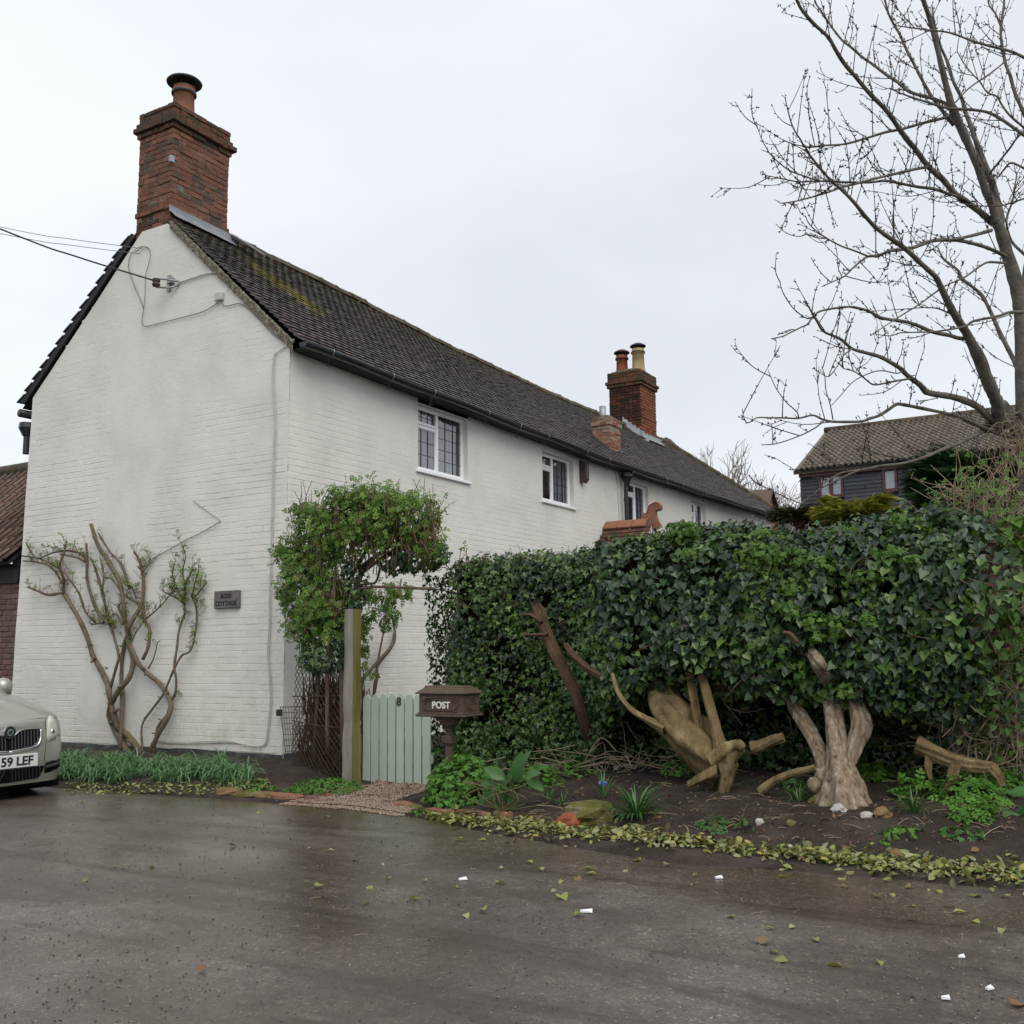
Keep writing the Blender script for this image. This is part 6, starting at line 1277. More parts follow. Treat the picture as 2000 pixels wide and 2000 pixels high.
# the clipped top, and leaves deeper in
N = 16000; y = rng.uniform(HY1, HY0-.1, N); x = rng.uniform(-.75, .95, N); z = htop(y)+.05*rng.normal(0, 1, N)-.10*sm((-.2-x)/.5)+.10*(fbm(x, y, 4, 3)-.5); k = (x > hface(y, z)-.02) & (rng.random(N) > .85*sm((-7.75-y)/.45)); x, y, z = x[k], y[k], z[k]
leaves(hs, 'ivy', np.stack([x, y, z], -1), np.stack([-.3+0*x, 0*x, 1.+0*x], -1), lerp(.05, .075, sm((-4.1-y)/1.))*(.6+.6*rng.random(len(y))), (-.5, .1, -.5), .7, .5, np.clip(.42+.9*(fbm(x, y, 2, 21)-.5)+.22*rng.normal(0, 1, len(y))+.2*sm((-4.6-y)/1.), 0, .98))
N = 9000; y = rng.uniform(HY1, HY0-.05, N); z = rng.uniform(.1, 2.5, N); k = (z > hbot(y)-.1) & (y > -8.1); y, z = y[k], z[k]; x = hface(y, z)+.15+.3*rng.random(len(y)); leaves(hs, 'ivy', np.stack([x, y, z], -1), np.tile((-1., 0, .4), (len(y), 1)), .06+.03*rng.random(len(y)), (-.1, 0, -1), .6, .6, .3*rng.random(len(y)))  # inner leaves kept to the darkest tones, painting the interior's shade
# the end by the gate
N = 2600; x = rng.uniform(-.3, .75, N); z = rng.uniform(.2, 2.35, N); yy = HY0+.05-.06*rng.random(N)+.10*(fbm(x, z, 3, 3)-.5); leaves(hs, 'ivy', np.stack([x, yy, z], -1), np.tile((-.3, 1., .4), (N, 1)), .055*(.6+.6*rng.random(N)), (-.1, 0, -1), .5, .5)
# ivy on the ground and the low wall behind the trunks
N = 7000; y = rng.uniform(HY1, -4.3, N); z = rng.uniform(.25, 1.3, N); x = .22+.15*(fbm(y, z, 2, 5)-.5)-.25*sm((.7-z)/.4)+.06*rng.random(N); k = rng.random(N) < .25+.9*fbm(y, z, 1.6, 3); leaves(hs, 'ivy', np.stack([x, y, z], -1)[k], np.tile((-1., 0, .5), (N, 1))[k], (.045+.025*rng.random(N))[k], (-.1, 0, -1), .6, .5)
obj('ivy_leaves', hs, M['ivy'], hedge, kind='stuff')
lm = []
for tpl in ('heart', 'heart', 'ivy'):
    v, f = TPL[tpl]; v = v.copy(); v += rng.normal(0, .012, v.shape); bb = MB(); bb.add(v, f, .3); lm.append(bb.mesh('ivy_leaf', M['ivy']))
nn = nrm[big]+rng.normal(0, .35, (300, 3)); RR = leaf_R(nn, np.tile((-.15, 0, -1.), (300, 1)), np.ones(300), .35)
for i, k in enumerate(big): link('ivy_leaf', random.choice(lm), P3[k]-(.02, 0, 0), hedge, Matrix(RR[i].tolist()), (size[k]*1.05,)*3)
yl = MB()
for px, py, rx, ry, n in ((1430, 1062, 50, 20, 110), (1480, 1085, 48, 24, 120), (1395, 1075, 30, 16, 50), (1560, 1090, 26, 18, 50), (1655, 1045, 40, 18, 80), (1690, 1060, 36, 22, 80), (1785, 1065, 42, 26, 110), (1830, 1060, 24, 18, 40), (1690, 1125, 34, 12, 40), (1545, 1150, 22, 26, 45), (1545, 1195, 20, 20, 40), (1590, 1215, 26, 18, 45), (1640, 1225, 22, 20, 40), (1600, 1245, 20, 12, 24), (1695, 1215, 20, 14, 26), (1565, 1315, 18, 20, 26), (1520, 1270, 16, 12, 14), (1750, 1045, 20, 14, 30), (1330, 1060, 26, 8, 26), (1610, 1100, 20, 14, 24), (1770, 1020, 36, 16, 50), (1650, 1345, 20, 14, 26))+tuple((random.uniform(1240, 1850), random.uniform(1030, 1100)-25*(k % 3 == 0), random.uniform(14, 34), random.uniform(8, 16), random.randint(16, 40)) for k in range(16)):
    c = P(px, py, x=-.7); y_ = c[1]; fx_ = float(hface(y_, c[2]))-.04; blob(yl, 'palm', px, py, rx, ry, fx_ if py > 1075 else -.45, .12, int(n*1.5), .085, .2, droop=(-.5, 0, .2), roll=.6, tilt=.5)
obj('young_shoots', yl, M['ivyyoung'], hedge, kind='stuff')
# inside: an added dark shell that blocks light and keeps the depth dark
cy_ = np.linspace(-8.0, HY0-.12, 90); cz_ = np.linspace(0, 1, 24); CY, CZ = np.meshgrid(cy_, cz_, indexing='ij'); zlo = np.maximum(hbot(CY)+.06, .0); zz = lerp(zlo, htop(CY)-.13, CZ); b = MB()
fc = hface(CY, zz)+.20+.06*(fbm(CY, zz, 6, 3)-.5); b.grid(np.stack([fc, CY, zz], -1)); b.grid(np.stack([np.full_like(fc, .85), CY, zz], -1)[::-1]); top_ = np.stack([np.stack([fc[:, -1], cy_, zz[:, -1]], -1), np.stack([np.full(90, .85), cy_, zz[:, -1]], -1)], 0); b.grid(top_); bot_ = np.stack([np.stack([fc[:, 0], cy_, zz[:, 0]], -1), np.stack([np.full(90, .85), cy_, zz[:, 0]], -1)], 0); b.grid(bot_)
e_ = zz[-1]; b.grid(np.stack([np.stack([fc[-1], CY[-1], e_], -1), np.stack([np.full(24, .85), CY[-1], e_], -1)], 0)); obj('dark_core_shell', b, M['core'], hedge, kind='stuff')
b = MB(); wy = np.linspace(HY1, -2.6, 80); b.grid(np.stack([np.stack([.40+.05*(fbm(wy, wy*0+k, 3, 2)-.5), wy, np.full(80, [-.05, .6, 1.25][k])], -1) for k in range(3)], 0)); obj('back_wall', b, M['core'], hedge)  # low wall in the same near-black, shade put into its colour
# stray twigs poking out of the hedge
b = MB()
for _ in range(420):
    y_ = random.uniform(-8.3, -2.5); top_ = random.random() < .45
    if top_: p = np.array([random.uniform(-.35, .3), y_, float(htop(np.array(y_)))-.04]); d = unit(np.array([rng.normal()*.6-.2, rng.normal()*.9, .55+rng.random()*.5])); l = random.uniform(.08, .22)
    else: z_ = random.uniform(.5, 2.3); p = np.array([float(hface(np.array(y_), np.array(z_)))+.06, y_, z_]); d = unit(np.array([-.5+rng.normal()*.3, rng.normal(), rng.normal()*.9])); l = random.uniform(.12, .38)
    q = cr([p, p+d*l*.5+rng.normal(0, .025, 3), p+d*l+rng.normal(0, .03, 3)], 4); b.tube(q, np.linspace(.0055, .002, len(q)), 4)
obj('stray_twigs', b, M['stem'], hedge, kind='stuff')
b = MB()                                                                   # rooty bare stems along the foot of the left part
for _ in range(80):
    y_ = random.uniform(-5.4, -3.4); z_ = float(gz(-.3, y_))+random.uniform(.03, .42)*random.random(); p = np.array([-.30+random.gauss(0, .08), y_, z_]); l = random.uniform(.15, .6); s_ = random.choice((-1, 1)); q = cr([p, p+(rng.normal()*.05, s_*l*.5, rng.normal()*.06), p+(rng.normal()*.06-.03, s_*l, rng.normal()*.10)], 4); b.tube(q, np.linspace(.008, .003, len(q))*random.uniform(.35, 1), 5)
obj('root_tangle', b, M['dry'], hedge, kind='stuff')

# ------------------------------------------------------------------ trunks under the hedge
def trunk(name, lim, m, label, knobs=(), cat='tree trunk', ground=None):
    c0 = np.array(P(*lim[0][0][0][:2], x=lim[0][3])); t = empty(name, c0, label, cat)
    for k, (pts, r0, r1, x0) in enumerate(lim):
        p = [P(a[0], a[1], x=(a[2] if len(a) > 2 else x0)) for a in pts]; c = cr(p, 6); c = c+.008*np.array([fbm(np.arange(len(c))*.5, np.arange(len(c))*0+j*7+k, 1, 2)-.5 for j in range(3)]).T; n = len(c); s = np.array([depth(q) for q in c])/FPX; rr = np.linspace(r0, r1, n)*s if not isinstance(r0, (list, tuple)) else np.interp(np.linspace(0, 1, n), np.linspace(0, 1, len(r0)), r0)*s
        b = MB(); ns = 36
        tt_ = unit(np.gradient(c, axis=0)); a = np.cross(tt_[0], (0, 1., .1)); a = unit(a); V = []
        for i in range(n):
            a = unit(a-(a@tt_[i])*tt_[i]); bb_ = np.cross(tt_[i], a); ang_ = np.arange(ns+1)*2*math.pi/ns
            fl = 1+.16*np.sin(ang_*3+k+i*.10)+.10*np.sin(ang_*7+i*.23)+.12*(fbm(np.cos(ang_)*2+i*.2, np.sin(ang_)*2+k*3, 1, 3)-.5)+.09*(np.abs(np.sin(ang_*9+.8*math.sin(i*.35)+k))-.5)+.10*(fbm(ang_*0+i*.5, ang_*0+k, 1, 8)-.5); V.append(c[i]+rr[i]*fl[:, None]*(np.cos(ang_)[:, None]*a+np.sin(ang_)[:, None]*bb_))
        b.grid(np.array(V)); e = np.array(V[-1][:-1]); b.add(e, [list(range(ns))]); obj('trunk' if k == 0 else 'limb', b, m if not isinstance(m, (list, tuple)) else m[min(k, len(m)-1)], t, smooth=True)
    for px, py, r_, x_ in knobs:
        c = P(px, py, x=x_); rr = r_*depth(c)/FPX; b = MB(); n_ = 10; ph = np.linspace(-math.pi/2, math.pi/2, 7); th = np.linspace(0, 2*math.pi, n_+1); b.grid(np.array([[c+rr*np.array([math.cos(p)*math.cos(q), math.cos(p)*math.sin(q), math.sin(p)])*(1+.12*math.sin(3*q+p*2)) for q in th] for p in ph])); obj('root_knuckle', b, m if not isinstance(m, (list, tuple)) else m[0], t, smooth=True)
    return t
trunk('leaning_trunk', [([(1152, 1455, -.15), (1140, 1410, -.38), (1122, 1355, -.55), (1100, 1308), (1078, 1262), (1058, 1212, -.5), (1046, 1180, -.2)], 11.5, 9.5, -.60), ([(1058, 1216), (1040, 1203), (1022, 1200)], 5, 2, -.68), ([(1060, 1214), (1062, 1196), (1052, 1180)], 6, 3, -.68), ([(1070, 1240), (1046, 1240), (1022, 1240)], 4, 1.5, -.7)], M['barkbrown'], 'slanting brown trunk propping the left part of the ivy hedge')
trunk('flared_trunk', [([(1418, 1512), (1385, 1475), (1350, 1440), (1318, 1405), (1298, 1370, -.6), (1290, 1320, -.35)], [30, 40, 44, 38, 28, 18], 0, -.72), ([(1368, 1455), (1362, 1420), (1356, 1375), (1350, 1335, -.7), (1345, 1290, -.45)], [11, 9, 8, 8, 7], 0, -.80), ([(1406, 1468), (1398, 1425), (1385, 1375), (1374, 1330, -.8), (1366, 1280, -.5)], [13, 9, 8.5, 8.5, 7], 0, -.85), ([(1395, 1490), (1425, 1468), (1448, 1456)], [22, 20, 12], 0, -.92), ([(1420, 1490), (1418, 1520), (1412, 1548)], [18, 13, 10], 0, -.95), ([(1405, 1505), (1375, 1518), (1345, 1533)], [12, 9, 6], 0, -1.0), ([(1430, 1475), (1424, 1500), (1420, 1515)], [9, 6, 3], 0, -1.0), ([(1300, 1425), (1280, 1415), (1258, 1402), (1235, 1388), (1208, 1354), (1196, 1315)], [11, 8, 6, 5, 4, 3], 0, -.9)], M['barkgold'], 'broad ochre flared trunk with two slim upright stems, middle of the hedge', ((1445, 1456, 11, -.98),))
trunk('gnarled_trunk', [([(1648, 1590, -1.05), (1645, 1540, -1.0), (1640, 1500, -.94), (1634, 1455, -.85), (1627, 1400, -.72), (1621, 1350, -.5), (1612, 1280, -.25)], [58, 42, 28, 20, 17.5, 17, 15], 0, -.95), ([(1655, 1490, -.9), (1668, 1452, -.82), (1680, 1420, -.76), (1674, 1388, -.66), (1660, 1350, -.5), (1640, 1300, -.25)], [13, 16, 19, 16, 12, 9], 0, -.66), ([(1622, 1530, -.95), (1604, 1480, -.85), (1586, 1440, -.75), (1562, 1400, -.62), (1546, 1370, -.45), (1530, 1320, -.2)], [18, 14, 13, 13, 10, 9], 0, -.62), ([(1626, 1345, -.6), (1608, 1312, -.85), (1596, 1290, -.95), (1578, 1262, -.6)], [9, 12, 13, 10], 0, -1.12)], M['barkpale'], 'fat pale gnarled trunk with ridged twin stems, right of the flared trunk', ((1592, 1534, 16, -1.02), (1614, 1548, 12, -1.08), (1672, 1552, 17, -1.02), (1636, 1558, 16, -1.12), (1604, 1514, 15, -.95), (1664, 1528, 17, -.98), (1628, 1520, 16, -1.05)))
trunk('fallen_limb', [([(1790, 1452), (1828, 1470), (1868, 1488), (1915, 1497), (1945, 1500)], [16, 14, 13, 12, 10], 0, -.62), ([(1868, 1490), (1858, 1528), (1846, 1548), (1836, 1562)], [9, 8, 7, 5], 0, -.75), ([(1935, 1498), (1950, 1515), (1956, 1535)], [10, 9, 6], 0, -.70), ([(1815, 1470), (1812, 1500), (1818, 1525)], [8, 7, 3], 0, -.62)], M['barkgold'], 'mossy ochre limb lying along the bank at the right, propped on short stubs', cat='fallen limb')
trunk('bent_limb', [([(1175, 1322), (1144, 1302), (1118, 1278), (1104, 1258)], 7, 6, -.70)], M['barkbrown'], 'short brown limb sloping inside the ivy right of the slanting trunk', cat='branch')
trunk('hidden_limb', [([(1402, 1342), (1430, 1338), (1470, 1330)], 7, 6, -.55)], M['barkbrown'], 'dim brown limb crossing the dark gap between the two big trunks', cat='branch')
trunk('ground_log', [([(1484, 1547), (1515, 1525), (1550, 1511), (1592, 1500)], 7.5, 6.5, -1.0)], M['barkgold'], 'smooth tan log lying on the soil left of the gnarled trunk', cat='log')
trunk('ground_log', [([(1468, 1462), (1484, 1458), (1512, 1446), (1530, 1440)], 11, 9, -.75)], M['barkgold'], 'short thick cut log right of the flared trunk', cat='log')
trunk('upper_limb', [([(1555, 1255), (1545, 1240), (1530, 1236)], 6, 4, -1.15)], M['barkbrown'], 'little brown stub showing among bright leaves above the gnarled trunk', cat='branch')

# ------------------------------------------------------------------ plants on the bank and beside the gate
def base(px, py, z=None):
    """the ground seen at a pixel: walk along the line of sight to where it first meets the soil"""
    v = ray(px, py); t = np.arange(4.0, 15, .01); q = CAM+t[:, None]*v; h = q[:, 2]-np.maximum(gz(q[:, 0], q[:, 1]), 0); k = np.where(h < 0)[0]
    return q[k[0]] if len(k) else q[-1]
def plant(name, px, py, label, cat, group=None): c = base(px, py); return c, empty(name, c, label, cat, group)
def mound(c, par, tpl, n, rx, ry, h, size, m, stems=True):
    b = MB(); d = unit(rng.normal(0, 1, (n, 3))); d[:, 2] = np.abs(d[:, 2]); p = c+d*np.array([rx, ry, h])*(.80+.25*rng.random(n))[:, None]*(1+.22*(fbm(d[:, 0]*3, d[:, 1]*3, 1, 4)-.5))[:, None]; p[:, 2] = np.maximum(p[:, 2], gz(p[:, 0], p[:, 1])+.01)
    leaves(b, tpl, p, d*np.array([.7, .7, .5])+np.array([-.1, 0, .75]), size*(.65+.6*rng.random(n)), d+np.array([0, 0, -.1]), .4, .32); obj('leaves', b, m, par, kind='stuff')
    if stems:
        b = MB()
        for _ in range(int(n/8)): q = p[random.randrange(n)]; b.tube([c+(rng.normal()*.03, rng.normal()*.03, 0), lerp(c, q, .5)+(0, 0, .04), q], [.004, .003, .002], 4, cap=False)
        obj('stems', b, M['greenstem'], par, kind='stuff')
c, e = plant('leafy_mound', 890, 1578, 'rounded bright green leafy mound in front of the post box pedestal', 'plant'); c = c+(.28, .12, 0); mound(c, e, 'palm', 720, .34, .36, .46, .10, M['mound'])
c, e = plant('leafy_mound', 1010, 1545, 'small green leafy mound behind the broad leaved plant', 'plant'); mound(c+(.35, 0, 0), e, 'palm', 200, .2, .3, .22, .08, M['mound'])
c, e = plant('broad_leaved_plant', 980, 1585, 'plant with big smooth oval leaves right of the rounded mound', 'plant')
dv, df = TPL['oval2']
for px, py, dx_, dz_, l in ((960, 1555, -.3, -.9, .20), (948, 1530, -.8, .1, .17), (985, 1545, .1, -.8, .22), (990, 1520, .3, .5, .28), (1010, 1500, .2, 1, .27), (1035, 1510, .6, .3, .20), (1045, 1530, .9, -.3, .18), (965, 1508, -.7, .5, .22), (1000, 1570, .4, -.8, .16), (972, 1580, -.2, -.9, .17), (1018, 1488, .4, .9, .24), (940, 1560, -.8, -.5, .15), (1050, 1500, .8, .6, .17), (1000, 1535, 0, .2, .22)):
    p = P(px, py, x=c[0]+.12*random.random()); b = MB(); d = unit(np.array([-.35, -dx_, dz_])); n_ = unit(np.array([-.8, -dx_*.2, .7])); big_leaf(b, p-d*l*.5, d, n_+rng.normal(0, .15, 3), l*.95, .30); obj('leaf', b, M['dock'], e, smooth=True)
b = MB()
for _ in range(14): b.tube(cr([c+rng.normal(0, .02, 3)*(1, 1, 0), c+np.array([-.02+.1*rng.normal(), .15*rng.normal(), .12]), c+np.array([.05+.1*rng.normal(), .22*rng.normal(), .24])], 4), .006, 5)
obj('stalks', b, M['greenstem'], e, kind='stuff')
def strapclump(name, px, py, label, n, l, w, m, spread=1., cat='plant', own=False, cone=.5):
    c, e = plant(name, px, py, label, cat); joined = MB()
    for k in range(n):
        a = random.random()*2*math.pi; el = random.uniform(cone, 1.5); d = np.array([math.cos(a)*math.cos(el), math.sin(a)*math.cos(el), math.sin(el)]); b = MB() if own else joined
        blade(b, c+np.array([math.cos(a), math.sin(a), 0])*random.random()*.05*spread, d, l*random.uniform(.6, 1.15), w*random.uniform(.75, 1.2), random.uniform(.7, 2.0)*spread, 7)
        if own: obj('strap_leaf', b, m, e)
    if not own: obj('leaves', joined, m, e, kind='stuff')
    return e
strapclump('strap_leaved_clump', 1243, 1598, 'arching clump of glossy strap leaves beside the mossy stone', 75, .36, .0105, M['strap'], 1., own=True, cone=.45)
e = strapclump('bluebell', 1178, 1560, 'thin leaved bulb with a single blue flower above the mossy stone', 16, .30, .006, M['strap'], .6, cone=.9)
fl = P(1177, 1527, x=WL[e.name][0]); M['blue'] = mat('blue_petal', [(.10, .15, .55), (.16, .22, .66)], .5, .3, 9); b = MB(); leaves(b, 'oval', np.array([fl+rng.normal(0, .010, 3) for _ in range(14)]), rng.normal(0, 1, (14, 3)), np.full(14, .03)); obj('flower', b, M['blue'], e); b = MB(); b.tube(cr([WL[e.name], lerp(WL[e.name], fl, .5)+(0, .01, 0), fl], 4), .004, 5); obj('flower_stalk', b, M['greenstem'], e)
for px, py, n, l, lb in ((1415, 1545, 26, .22, 'small grassy tuft at the foot of the flared trunk'), (1558, 1565, 24, .20, 'dark grassy tuft left of the gnarled trunk'), (1785, 1588, 44, .26, 'spreading grassy tuft right of the gnarled trunk'), (1072, 1560, 14, .22, 'thin grassy tuft right of the broad leaved plant'), (1600, 1560, 10, .14, 'tiny grassy tuft touching the gnarled roots'), (1100, 1572, 12, .18, 'sparse grassy tuft on bare soil above the drift of leaves'), (1480, 1500, 16, .14, 'short tuft beside the thick cut log')): strapclump('grass_tuft', px, py, lb, n, l, .005, M['strap'], 1.1, 'grass tuft', cone=.5)
for px, py, n, r_, h, s_, tpl, mm, lb in (
    (640, 1542, 900, (.32, .42), .12, .042, 'palm', 'mound', 'low frilly green weeds filling the bed left of the gate post'), (585, 1548, 170, (.16, .22), .06, .04, 'palm', 'mound', 'thin patch of frilly weeds at the edge of the lane'),
    (1335, 1512, 420, (.24, .22), .16, .036, 'palm', 'mound', 'bright green chickweed spilling below the flared trunk'), (1395, 1618, 60, (.09, .10), .08, .06, 'rose', 'dock', 'dark green seedling on the bare bank below the trunks'),
    (1602, 1500, 60, (.10, .13), .16, .12, 'palm7', 'ivyyoung', 'fingered green leaves sprouting on the left of the gnarled trunk'), (1690, 1488, 90, (.10, .15), .18, .12, 'palm7', 'ivyyoung', 'fingered green leaves sprouting on the right of the gnarled trunk'), (1705, 1525, 70, (.10, .14), .14, .11, 'palm7', 'ivyyoung', 'lower clump of fingered leaves beside the gnarled roots'), (1568, 1425, 46, (.08, .12), .10, .11, 'palm7', 'ivyyoung', 'fingered leaves above the left limb of the gnarled trunk'), (1730, 1465, 60, (.10, .16), .12, .11, 'palm7', 'ivyyoung', 'fingered leaves in the shade between trunk and fallen limb'),
    (1548, 1540, 40, (.10, .12), .08, .08, 'palm', 'dock', 'small leafy seedling right of the tan log'), (1795, 1552, 80, (.12, .14), .14, .10, 'rose', 'mound', 'ferny seedling under the fallen limb'), (1890, 1560, 260, (.22, .26), .16, .09, 'rose', 'mound', 'wide ferny green patch below the fallen limb'), (1905, 1595, 110, (.14, .14), .10, .08, 'rose', 'mound', 'ferny patch beside a dry leaf at the right'), (1968, 1545, 120, (.16, .18), .16, .09, 'rose', 'mound', 'leafy weeds at the right end of the fallen limb'), (1762, 1630, 46, (.12, .15), .05, .07, 'palm', 'mound', 'low spread of round leaves on the middle of the bank'), (1880, 1632, 36, (.12, .14), .05, .08, 'palm', 'dock', 'small leaves creeping on the soil at the right'), (1733, 1648, 12, (.05, .05), .05, .06, 'palm', 'mound', 'tiny seedling on the bare bank'), (1948, 1583, 12, (.05, .05), .08, .07, 'rose', 'mound', 'single small upright seedling at the far right'),
    (1452, 1620, 16, (.06, .08), .07, .07, 'palm', 'dock', 'withered seedling beside a pale pebble'), (820, 1590, 40, (.08, .10), .06, .05, 'palm', 'mound', 'little weeds at the end of the gravel'), (1110, 1515, 130, (.2, .3), .14, .07, 'palm', 'mound', 'soft green weeds at the foot of the ivy'), (500, 1540, 120, (.2, .3), .06, .045, 'palm', 'mound', 'creeping weeds below the corner of the cottage')):
    c, e = plant('weed_clump', px, py, lb, 'weeds'); mound(c, e, tpl, n, r_[0], r_[1], h, s_, M[mm], n < 120)
c, e = plant('broad_leaved_plant', 1975, 1598, 'broad leaved green plant at the right edge of the bank', 'plant')
for px, py, l, dx_, dz_ in ((1960, 1588, .18, -.9, .2), (1985, 1600, .2, .7, -.3), (1995, 1580, .16, .5, .8), (1970, 1608, .17, -.6, -.6), (1950, 1600, .15, -.9, -.2), (1990, 1615, .18, .6, -.7), (1935, 1582, .14, -1, .3), (1998, 1545, .22, .9, .3), (1985, 1548, .16, -.6, .4)):
    p = P(px, py, x=c[0]+.08*random.random()); b = MB(); d = unit(np.array([-.25, -dx_, dz_])); big_leaf(b, p-d*l*.5, d, np.array([-.5, 0, .9])+rng.normal(0, .15, 3), l, .32); obj('leaf', b, M['dock'], e, smooth=True)
# the bed of strappy leaves under the gable
b = MB(); 
for k in range(150):
    t_ = random.random(); px = lerp(118, 490, t_); py = random.uniform(1486, 1528) if px < 440 else random.uniform(1505, 1535); py -= 6*(px < 170)
    c = base(px, py)+np.array([0, 0, -.01])
    for _ in range(random.randint(12, 24) if px < 450 else 7):
        a = random.random()*2*math.pi; el = random.uniform(.7, 1.5); blade(b, c+rng.normal(0, .03, 3)*(1, 1, 0), np.array([math.cos(a)*math.cos(el), math.sin(a)*math.cos(el), math.sin(el)]), random.uniform(.18, .36), random.uniform(.005, .009), random.uniform(2.0, 3.3), 8)
obj('strappy_bed', b, M['grey'], kind='stuff', label='bed of arching grey green strap leaves under the gable', cat='ground cover')

# ------------------------------------------------------------------ fallen leaves, litter, stones, edging
b = MB(); N = 3800; u = rng.random(N); px = np.interp(u, [0, .12, .3, .5, .62, 1], [830, 930, 1100, 1330, 1500, 2000]); pyc = np.interp(px, [830, 930, 1040, 1250, 1330, 1420, 1500, 1600, 1700, 1850, 2000], [1596, 1605, 1616, 1634, 1645, 1660, 1668, 1674, 1685, 1700, 1712]); spr = np.interp(px, [830, 1000, 1300, 1430, 1500, 1700, 2000], [4, 9, 8, 5, 7, 10, 12]); kk = rng.random(N) < .12+1.35*(fbm(px/40, px*0, 1, 3)*.5+.5*fbm(px/14, px*0+4, 1, 5)); px, pyc, spr = px[kk], pyc[kk], spr[kk]; N = len(px); py = pyc+rng.normal(0, 1, N)*spr*np.where(rng.random(N) < .25, 1.5, .75)+spr*.9*(fbm(px/30, px*0+9, 1, 6)-.5)
pos = np.array([base(a, c) for a, c in zip(px, py)])+np.stack([0*px, 0*px, .006+.022*rng.random(N)], -1); leaves(b, 'oval', pos, np.tile((0, 0, 1.), (N, 1)), .062*(.35+.9*rng.random(N)), rng.normal(0, 1, (N, 3)), .2, .5); obj('leaf_drift', b, M['fallen'], kind='stuff', label='drift of yellow green fallen leaves along the edge of the lane', cat='fallen leaves')
b = MB(); N = 520; px = rng.uniform(125, 520, N); py = rng.uniform(1530, 1552, N)-np.where(px > 420, 8, 0); pos = np.array([base(a, c) for a, c in zip(px, py)])+(0, 0, .012); leaves(b, 'oval', pos, np.tile((0, 0, 1.), (N, 1)), .05*(.6+.7*rng.random(N)), rng.normal(0, 1, (N, 3)), .2, .4); obj('leaf_drift', b, M['fallen'], kind='stuff', label='yellow leaves scattered along the bed under the gable', cat='fallen leaves')
b = MB(); N = 900; px = rng.uniform(1020, 1980, N); py = rng.uniform(1440, 1650, N); pos = np.array([base(a, c) for a, c in zip(px, py)])+(0, 0, .008); k = (pos[:, 0] < .1) & (pos[:, 0] > -2.7); pos = pos[k]; leaves(b, 'oval', pos, np.tile((0, 0, 1.), (len(pos), 1)), .034*(.5+.9*rng.random(len(pos))), rng.normal(0, 1, (len(pos), 3)), .2, .5); obj('leaf_crumbs', b, M['fallenb'], kind='stuff', label='brown leaf crumbs scattered over the soil of the bank', cat='leaf litter')
b = MB()
for _ in range(300):
    px, py = random.uniform(1040, 1990), random.uniform(1440, 1640); c = base(px, py)
    if c[0] > .1 or c[0] < -2.6: continue
    a = random.random()*math.pi; l = random.uniform(.06, .34)*random.random()**1.5+.02; d = np.array([math.cos(a), math.sin(a), .1*rng.normal()])*l; b.tube([c+(0, 0, .012), c+d*.5+(0, 0, .02), c+d+(0, 0, .010)], random.uniform(.0010, .0034), 4)
obj('dry_sticks', b, M['dry'], kind='stuff', label='dry sticks and stalks lying about on the soil of the bank', cat='sticks')
b = MB(); N = 2600; x = rng.uniform(-2.6, -.1, N); y = rng.uniform(-9, 2.5, N); k = (x > xe(y)-.12); x, y = x[k], y[k]; s_ = .004+.012*rng.random(len(x))**3; oc = np.array([(1, 0, 0), (0, 1, 0), (-1, 0, 0), (0, -1, 0), (0, 0, .7), (0, 0, -.7)], float); of = np.array([(0, 1, 4), (1, 2, 4), (2, 3, 4), (3, 0, 4), (1, 0, 5), (2, 1, 5), (3, 2, 5), (0, 3, 5)])
Rr = np.linalg.qr(rng.normal(0, 1, (len(x), 3, 3)))[0]*s_[:, None, None]; b.inst(oc, of, Rr, np.stack([x, y, gz(x, y)+.003], -1)); obj('soil_crumbs', b, mat('soil_crumb', [(.03, .024, .018), (.09, .075, .06), (.22, .2, .17)], .95, .1, 30), kind='stuff', label='little clods and pebbles on the garden soil', cat='clods')
b = MB(); N = 16000; x = rng.uniform(-2.15, -.5, N); y = rng.uniform(-3.35, -1.75, N); k = (y < -1.75-.0*x) & (y > -3.05+.55*(x+1.9)*0-.25*sm((-x-1.2)/.6)) & (x > xe(y)-.18+.1*fbm(x*0, y, 5, 2)) & ~((x > -.95) & (y > -1.9)); k &= ~((y < -2.75) & (x > -1.45)); x, y = x[k], y[k]; s_ = .005+.006*rng.random(len(x)); Rr = np.linalg.qr(rng.normal(0, 1, (len(x), 3, 3)))[0]*s_[:, None, None]
M['gravel'] = mat('pea_gravel', [(.2, .2, .2)], .7, .3, 5); t_ = NT('pea_gravel'); t_.done(t_.ramp(t_.rnd(), [(0, (.22, .14, .10)), (.3, (.33, .24, .18)), (.55, (.17, .115, .085)), (.8, (.42, .34, .27)), (1, (.27, .175, .125))]), .65, .3); M['gravel'] = t_.m
b.inst(oc, of, Rr, np.stack([x, y, np.maximum(gz(x, y), .0)+.004+.006*rng.random(len(x))], -1)); obj('gravel', b, M['gravel'], kind='stuff', label='pinkish pea gravel between the gate and the lane', cat='gravel')
